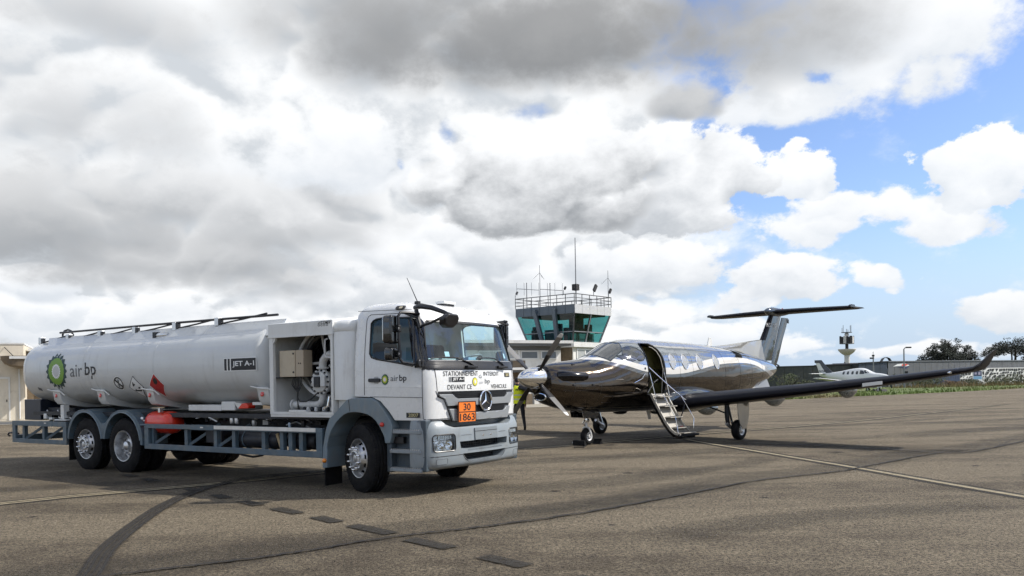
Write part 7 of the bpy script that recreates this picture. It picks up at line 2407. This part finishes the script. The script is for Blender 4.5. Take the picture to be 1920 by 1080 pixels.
def shrub(loc, r, h, seed, mt, label, n=900, size=.09):
    rnd = random.Random(seed)
    S = empty('shrub', loc, 0, label, 'shrub', 'shrubs along the hangar foot')
    b = MB()
    for k in range(7):
        a = rnd.uniform(0, 2 * PI); e = V(r * .7 * math.cos(a), r * .7 * math.sin(a), h * rnd.uniform(.5, .95))
        b.tube([V(0, 0, 0), e * .5 + V(0, 0, h * .1), e], [.04, .03, .012], 5)
    b.build('stems', M_BARK, S)
    b = MB()
    for k in range(16):
        a = rnd.uniform(0, 2 * PI); q = math.sqrt(rnd.random()) * r * .75
        leaves(b, V(q * math.cos(a), q * math.sin(a), h * rnd.uniform(.15, .85)), (r * .4, r * .4, h * .22), n // 16, size, rnd)
    b.build('foliage', mt, S, smooth=0, norm=False)


SHR = [(25.3, 75.5, 1.7, 1.9, M_LEAFG, 'olive shrub showing between the tail and the black wing'), (27.6, 77.5, 1.3, 1.3, M_LEAFG, 'low olive shrub right of the one under the aeroplane tail'),
       (48.6, 99.5, 1.5, 1.2, M_LEAFG, 'dark shrub at the foot of the lantern lamp post'), (51.5, 101.0, 1.8, 1.5, M_LEAFG, 'dark shrub left of the blue fence'), (55.0, 102.5, 1.6, .8, M_LEAFR, 'low russet shrub before the blue fence'),
       (57.6, 103.6, 1.5, .9, M_LEAFG, 'low shrub at the right end of the blue fence'), (62.6, 106.2, 1.9, 1.15, M_LEAFG, 'dark shrub right of the sign board'), (65.6, 107.0, 2.1, 1.5, M_LEAFG, 'dark shrub before the middle of the patterned wall'),
       (68.2, 106.2, 2.6, 2.6, M_LEAFR, 'tall russet shrub before the patterned wall at the right edge'), (60.4, 103.2, 1.2, .55, M_LEAFG, 'smallest shrub just before the sign board')]
for k, (x, y, r, h, mt, lb) in enumerate(SHR):
    shrub((x, y, 0), r, h, 20 + k, mt, lb)
# dry weeds in front of the shrubs
b = MB()
rnd = random.Random(5)
for _ in range(2600):
    t = rnd.random()
    p = V(44, 93, 0).lerp(V(72, 106, 0), t) + V(rnd.uniform(-2, 2), rnd.uniform(-3, 3), 0)
    h = rnd.uniform(.2, .75) * rnd.random() + .15
    a = rnd.uniform(0, PI); w = .05
    b.add([(p.x - w * math.cos(a), p.y - w * math.sin(a), 0), (p.x + w * math.cos(a), p.y + w * math.sin(a), 0), (p.x + rnd.uniform(-.2, .2), p.y, h)], [(0, 1, 2)])
tag(b.build('dry_weeds', mat('dry_weed', (.20, .15, .07), .9, var=.5, vs=.6), smooth=0, norm=False), 'dry brown weeds growing before the hangar shrubs', 'weeds', kind='stuff')

# ------------------------------------------------------------------ second aeroplane beyond the grass
A2 = empty('parked_aeroplane', (33.7, 76.0, 0), math.radians(-60), 'white low wing propeller aeroplane with dark fin edge parked beyond the grass', 'aeroplane')
A2.scale = (.88, .88, .93)
M_A2W = mat('parked_plane_white', (.72, .73, .72), .3, coat=.5)
M_A2D = mat('parked_plane_dark', (.03, .035, .045), .35, coat=.4)
T2 = [(-7.3, 1.95, 1.75, .05), (-6.6, 2.02, 1.55, .16), (-5.4, 2.10, 1.28, .34), (-4.2, 2.22, 1.02, .52), (-3.2, 2.38, .86, .62), (-2.2, 2.47, .80, .65), (-1.4, 2.42, .80, .64), (-.8, 2.18, .82, .60), (-.3, 1.98, .86, .55), (.4, 1.90, .95, .46), (1.0, 1.80, 1.10, .34), (1.3, 1.70, 1.22, .24)]
def ring2(x):
    t, bo, w_ = smooth_table(T2, x)
    return [V(x, w_ * math.copysign(abs(math.cos(a)) ** .9, math.cos(a)), (t + bo) / 2 + (t - bo) / 2 * math.copysign(abs(math.sin(a)) ** .9, math.sin(a))) for a in [2 * PI * k / 28 for k in range(28)]]
def f2y(x, z):
    t, bo, w_ = smooth_table(T2, x)
    q = min(1, abs(z - (t + bo) / 2) / ((t - bo) / 2))
    return w_ * (1 - q ** 2.2) ** (1 / 2.2)
b = MB(); b.loft([ring2(-7.3 + 8.6 * i / 34) for i in range(35)]); f2 = b.build('fuselage', M_A2W, A2, smooth=60)
for s in (1, -1):
    for x in (-3.7, -3.1, -2.5, -1.95):
        patch(rrect(x - .14, x + .14, 1.84, 2.16, .08), lambda u, v, d, s=s: V(u, s * (f2y(u, v) + d), v), 'cabin_window', M_A2D, f2, cuts=1, d=.012)
    patch([(-1.62, 1.86), (-1.12, 1.86), (-1.05, 1.95), (-1.3, 2.2), (-1.62, 2.24)], lambda u, v, d, s=s: V(u, s * (f2y(u, v) + d), v), 'cockpit_window', M_A2D, f2, cuts=1, d=.012)
    patch([(-1.0, 1.92), (-.62, 1.98), (-.95, 2.2), (-1.16, 2.26), (-1.22, 2.2)], lambda u, v, d, s=s: V(u, s * (f2y(u, v) + d), v), 'windscreen', M_A2D, f2, cuts=1, d=.012)
for s in (1, -1):
    b = MB(); b.loft([wing_ring(-1.5, 1.9, .3, .92, .16, 0, s), wing_ring(-1.85, 1.35, 3.2, 1.2, .15, 0, s), wing_ring(-2.15, .95, 6.2, 1.50, .13, 0, s)]); w2 = b.build('wing', M_A2W, A2, smooth=50)
    b = MB(); b.loft([[V(p.x + .01, p.y, p.z) for p in (wing_ring(le, ch, y, z, t, 0, s)[i] for i in (27, 28, 29, 0, 1, 2))] for le, ch, y, z, t in ((-1.6, 1.75, .9, .98, .16), (-1.85, 1.35, 3.2, 1.2, .15), (-2.14, .96, 6.15, 1.495, .13))], False, False, closed=False); b.build('boot', M_A2D, w2)
    b = MB(); b.loft([wing_ring(-6.3, .85, .1, 1.95, .1, 0, s), wing_ring(-6.6, .5, 2.1, 1.98, .1, 0, s)]); b.build('tailplane', M_A2W, A2, smooth=50)
b = MB(); b.loft([fin_ring(-5.3, -7.3, 1.95, .09), fin_ring(-6.2, -7.55, 2.6, .09), fin_ring(-6.95, -7.9, 3.32, .08)]); fn2 = b.build('fin', M_A2W, A2, smooth=50)
b = MB(); b.loft([[V(p.x + .02, p.y * 1.25, p.z) for p in (fin_ring(le, te, z, .09)[i] for i in (18, 19, 20, 21, 22, 23, 0, 1, 2, 3, 4, 5, 6))] for le, te, z in ((-5.3, -7.3, 1.97), (-6.2, -7.55, 2.6), (-6.95, -7.9, 3.36))], False, False, closed=False); b.build('dark_edge', M_A2D, fn2, smooth=60)
b = MB(); b.loft([fin_ring(-6.8, -7.93, 3.12, .12), fin_ring(-6.98, -7.96, 3.42, .11)]); b.build('dark_tip', M_A2D, fn2)
word('registration', 'N154LD', -7.28, -6.05, 2.12, 2.36, lambda x, z: V(x, -.098, z), M_INK, fn2, .01)
b = MB(); b.lathe([(.24, 1.28), (.22, 1.4), (.14, 1.58), (.05, 1.68), (.0001, 1.7)], 20, Matrix.Translation((0, 0, 1.46)) @ Matrix.Rotation(PI / 2, 4, 'Y')); b.build('spinner', M_CHROME, A2, smooth=60)
for k in range(4):
    a = .35 + k * PI / 2
    d = V(0, math.cos(a), math.sin(a)); t = V(.5, -math.sin(a) * .85, math.cos(a) * .85)
    b = MB(); b.loft([[V(1.45, 0, 1.46) + d * r + t * (c_ * math.cos(q)) + V(1, 0, 0) * (.012 * math.sin(q)) for q in [2 * PI * i / 8 for i in range(8)]] for r, c_ in ((.15, .05), (.5, .10), (.9, .09), (1.12, .05))]); b.build('propeller_blade', M_A2D, A2)
for x, y, lg in ((.2, 0, 'nose_gear'), (-2.5, 1.9, 'main_gear'), (-2.5, -1.9, 'main_gear')):
    ge = empty(lg); ge.parent = A2
    small_wheel(ge, x, y, .24, .15, .11)
    MB().tube([V(x, y - .1, .24), V(x, y - .1, .5), V(x, y, 1.1)], .05, 8).build('strut', M_PWHT, ge)
    b = MB(); b.box(x - .25, x + .22, y + .13, y + .16, .45, 1.0); b.build('gear_door', M_A2W, ge, smooth=0)
for dx, lb in ((-.45, 'dark block behind the parked aeroplane nose wheel'), (.45, 'dark block ahead of the parked aeroplane nose wheel')):
    b = MB(); q = Matrix.Translation((33.7, 76.0, 0)) @ Matrix.Rotation(math.radians(-60), 4, 'Z')
    b.prism([(-.2, .06), (.2, .06), (.05, .32)], -.35, .35, lambda a, c_, d: q @ V(.2 + dx + a, d, c_))
    tag(b.build('tie_down_block', M_DARK, smooth=0), lb, 'chock', 'blocks at the parked aeroplane')

# ------------------------------------------------------------------ ground crew person
PE = empty('person', (.20, 27.0, 0), 0, 'person in dark clothes and yellow high visibility vest walking between truck and propeller', 'person')


def skin_figure(joints, edges, root=0, sub=2):
    me = bpy.data.meshes.new('body')
    names = list(joints)
    me.from_pydata([joints[k][0] for k in names], [], [(names.index(a), names.index(b_)) for a, b_ in edges])
    o = bpy.data.objects.new('body', me); COL.objects.link(o)
    md = o.modifiers.new('skin', 'SKIN'); md.use_smooth_shade = True
    sv = me.skin_vertices[0].data
    for i, k in enumerate(names):
        r = joints[k][1]
        sv[i].radius = r if isinstance(r, tuple) else (r, r)
        sv[i].use_root = (i == root)
    s2 = o.modifiers.new('sub', 'SUBSURF'); s2.levels = s2.render_levels = sub
    bpy.context.view_layer.update()
    dg = bpy.context.evaluated_depsgraph_get()
    m2 = bpy.data.meshes.new_from_object(o.evaluated_get(dg))
    bpy.data.objects.remove(o); bpy.data.meshes.remove(me)
    return m2


J = {'pelvis': ((.03, 0, .95), (.155, .115)), 'waist': ((.025, .01, 1.08), (.15, .105)), 'chest': ((.0, .03, 1.28), (.175, .125)), 'upper': ((-.015, .035, 1.42), (.13, .095)), 'neck': ((-.025, .045, 1.52), .055), 'jaw': ((-.035, .06, 1.585), .072), 'head': ((-.04, .06, 1.68), (.082, .095)), 'crown': ((-.04, .055, 1.765), .05),
     'ls': ((-.19, .04, 1.42), .062), 'le': ((-.30, -.03, 1.17), .047), 'lw': ((-.27, .10, .95), .032), 'lh': ((-.262, .125, .875), (.040, .024)),
     'rs': ((.165, .03, 1.41), .062), 're': ((.24, .10, 1.15), .047), 'rw': ((.23, .24, .96), .032), 'rh': ((.228, .27, .885), (.040, .024)),
     'lhip': ((-.06, 0, .90), .098), 'lk': ((-.13, .13, .52), .066), 'la': ((-.20, .12, .10), .046), 'lt': ((-.24, .29, .05), .045),
     'rhip': ((.12, 0, .90), .098), 'rk': ((.15, -.02, .52), .066), 'ra': ((.20, -.20, .13), .046), 'rt': ((.19, -.06, .045), .045)}
E_ = [('pelvis', 'waist'), ('waist', 'chest'), ('chest', 'upper'), ('upper', 'neck'), ('neck', 'jaw'), ('jaw', 'head'), ('head', 'crown'), ('upper', 'ls'), ('ls', 'le'), ('le', 'lw'), ('lw', 'lh'), ('upper', 'rs'), ('rs', 're'), ('re', 'rw'), ('rw', 'rh'),
      ('pelvis', 'lhip'), ('lhip', 'lk'), ('lk', 'la'), ('la', 'lt'), ('pelvis', 'rhip'), ('rhip', 'rk'), ('rk', 'ra'), ('ra', 'rt')]
for sd, bx, by, bz in (('l', -.262, .125, .875), ('r', .228, .27, .885)):
    for k, (ox, ln) in enumerate(((-.026, .075), (-.009, .085), (.009, .08), (.025, .062))):
        J[sd + 'f%da' % k] = ((bx + ox, by + .01, bz - .045), .0095)
        J[sd + 'f%db' % k] = ((bx + ox, by + .022, bz - .045 - ln * .55), .0085)
        J[sd + 'f%dc' % k] = ((bx + ox, by + .045, bz - .045 - ln), .007)
        E_ += [(sd + 'h', sd + 'f%da' % k), (sd + 'f%da' % k, sd + 'f%db' % k), (sd + 'f%db' % k, sd + 'f%dc' % k)]
    J[sd + 'ta'] = ((bx + (.04 if sd == 'l' else -.04), by + .03, bz - .01), .010)
    J[sd + 'tb'] = ((bx + (.045 if sd == 'l' else -.045), by + .05, bz - .05), .008)
    E_ += [(sd + 'h', sd + 'ta'), (sd + 'ta', sd + 'tb')]
bme = skin_figure(J, E_)
M_SKIN = mat('skin', (.45, .28, .20), .6)
M_CLOTH = mat('dark_workwear', (.012, .013, .017), .85, var=.3, vs=8)
M_VEST = mat('high_visibility_yellow', (.80, .88, .02), .75, var=.08, vs=7)
M_HAIR = mat('dark_hair', (.012, .010, .009), .7)
M_BOOT = mat('black_boots', (.01, .01, .01), .5)
for m_ in (M_CLOTH, M_SKIN, M_HAIR, M_BOOT):
    bme.materials.append(m_)
for p in bme.polygons:
    c = p.center
    i = 0
    if c.z > 1.545: i = 2 if (c.y < .095 and c.z > 1.60) or c.z > 1.735 else 1
    elif c.z < .93 and abs(c.x) > .19 and c.z > .70: i = 1
    elif c.z < .11: i = 3
    p.material_index = i
    p.use_smooth = True
bo = bpy.data.objects.new('body', bme); COL.objects.link(bo); bo.parent = PE
# face: nose, ears, eyes, mouth
b = MB(); b.lathe([(.0001, .03), (.012, .01), (.016, -.015), (.0001, -.022)], 8, Matrix.Translation((-.042, .158, 1.665))); b.build('nose', M_SKIN, PE)
for x in (-.122, .042):
    b = MB(); b.lathe([(.0001, -.028), (.014, -.02), (.017, .01), (.0001, .03)], 8, Matrix.Translation((x, .055, 1.67))); b.build('ear', M_SKIN, PE)
for x in (-.072, -.012):
    b = MB(); b.lathe([(.0001, -.01), (.009, 0), (.0001, .01)], 8, Matrix.Translation((x, .148, 1.69))); b.build('eye', M_HAIR, PE)
b = MB(); b.box(-.066, -.018, .135, .148, 1.612, 1.620); b.build('mouth', mat('lips', (.35, .15, .12), .6), PE)
# vest as a shell round the trunk
rg = []
for z, cx, cy, rx, ry in ((.90, .03, 0, .205, .155), (1.0, .03, .005, .19, .145), (1.1, .022, .012, .185, .14), (1.25, .005, .028, .205, .152), (1.36, -.005, .034, .205, .148), (1.44, -.012, .036, .17, .12), (1.50, -.02, .042, .10, .085)):
    rg.append([V(cx + rx * math.copysign(abs(math.cos(a)) ** .8, math.cos(a)), cy + ry * math.sin(a), z) for a in [2 * PI * k / 28 for k in range(28)]])
b = MB(); b.loft(rg, False, False); vs_ = b.build('vest', M_VEST, PE, smooth=60)
for z0, cx, cy, rx, ry in ((1.02, .028, .007, .192, .147), (1.16, .016, .019, .196, .149)):
    b = MB(); b.loft([[V(cx + rx * math.copysign(abs(math.cos(a)) ** .8, math.cos(a)), cy + ry * math.sin(a), z) for a in [2 * PI * k / 28 for k in range(28)]] for z in (z0, z0 + .045)], False, False); b.build('reflective_band', mat('reflective_grey', (.60, .64, .45), .35), vs_, smooth=60)
word('lettering', 'FFP', -.085, .075, 1.32, 1.385, lambda x, z: V(x, -.124 + .35 * x * x, z), M_INK, vs_, .02)
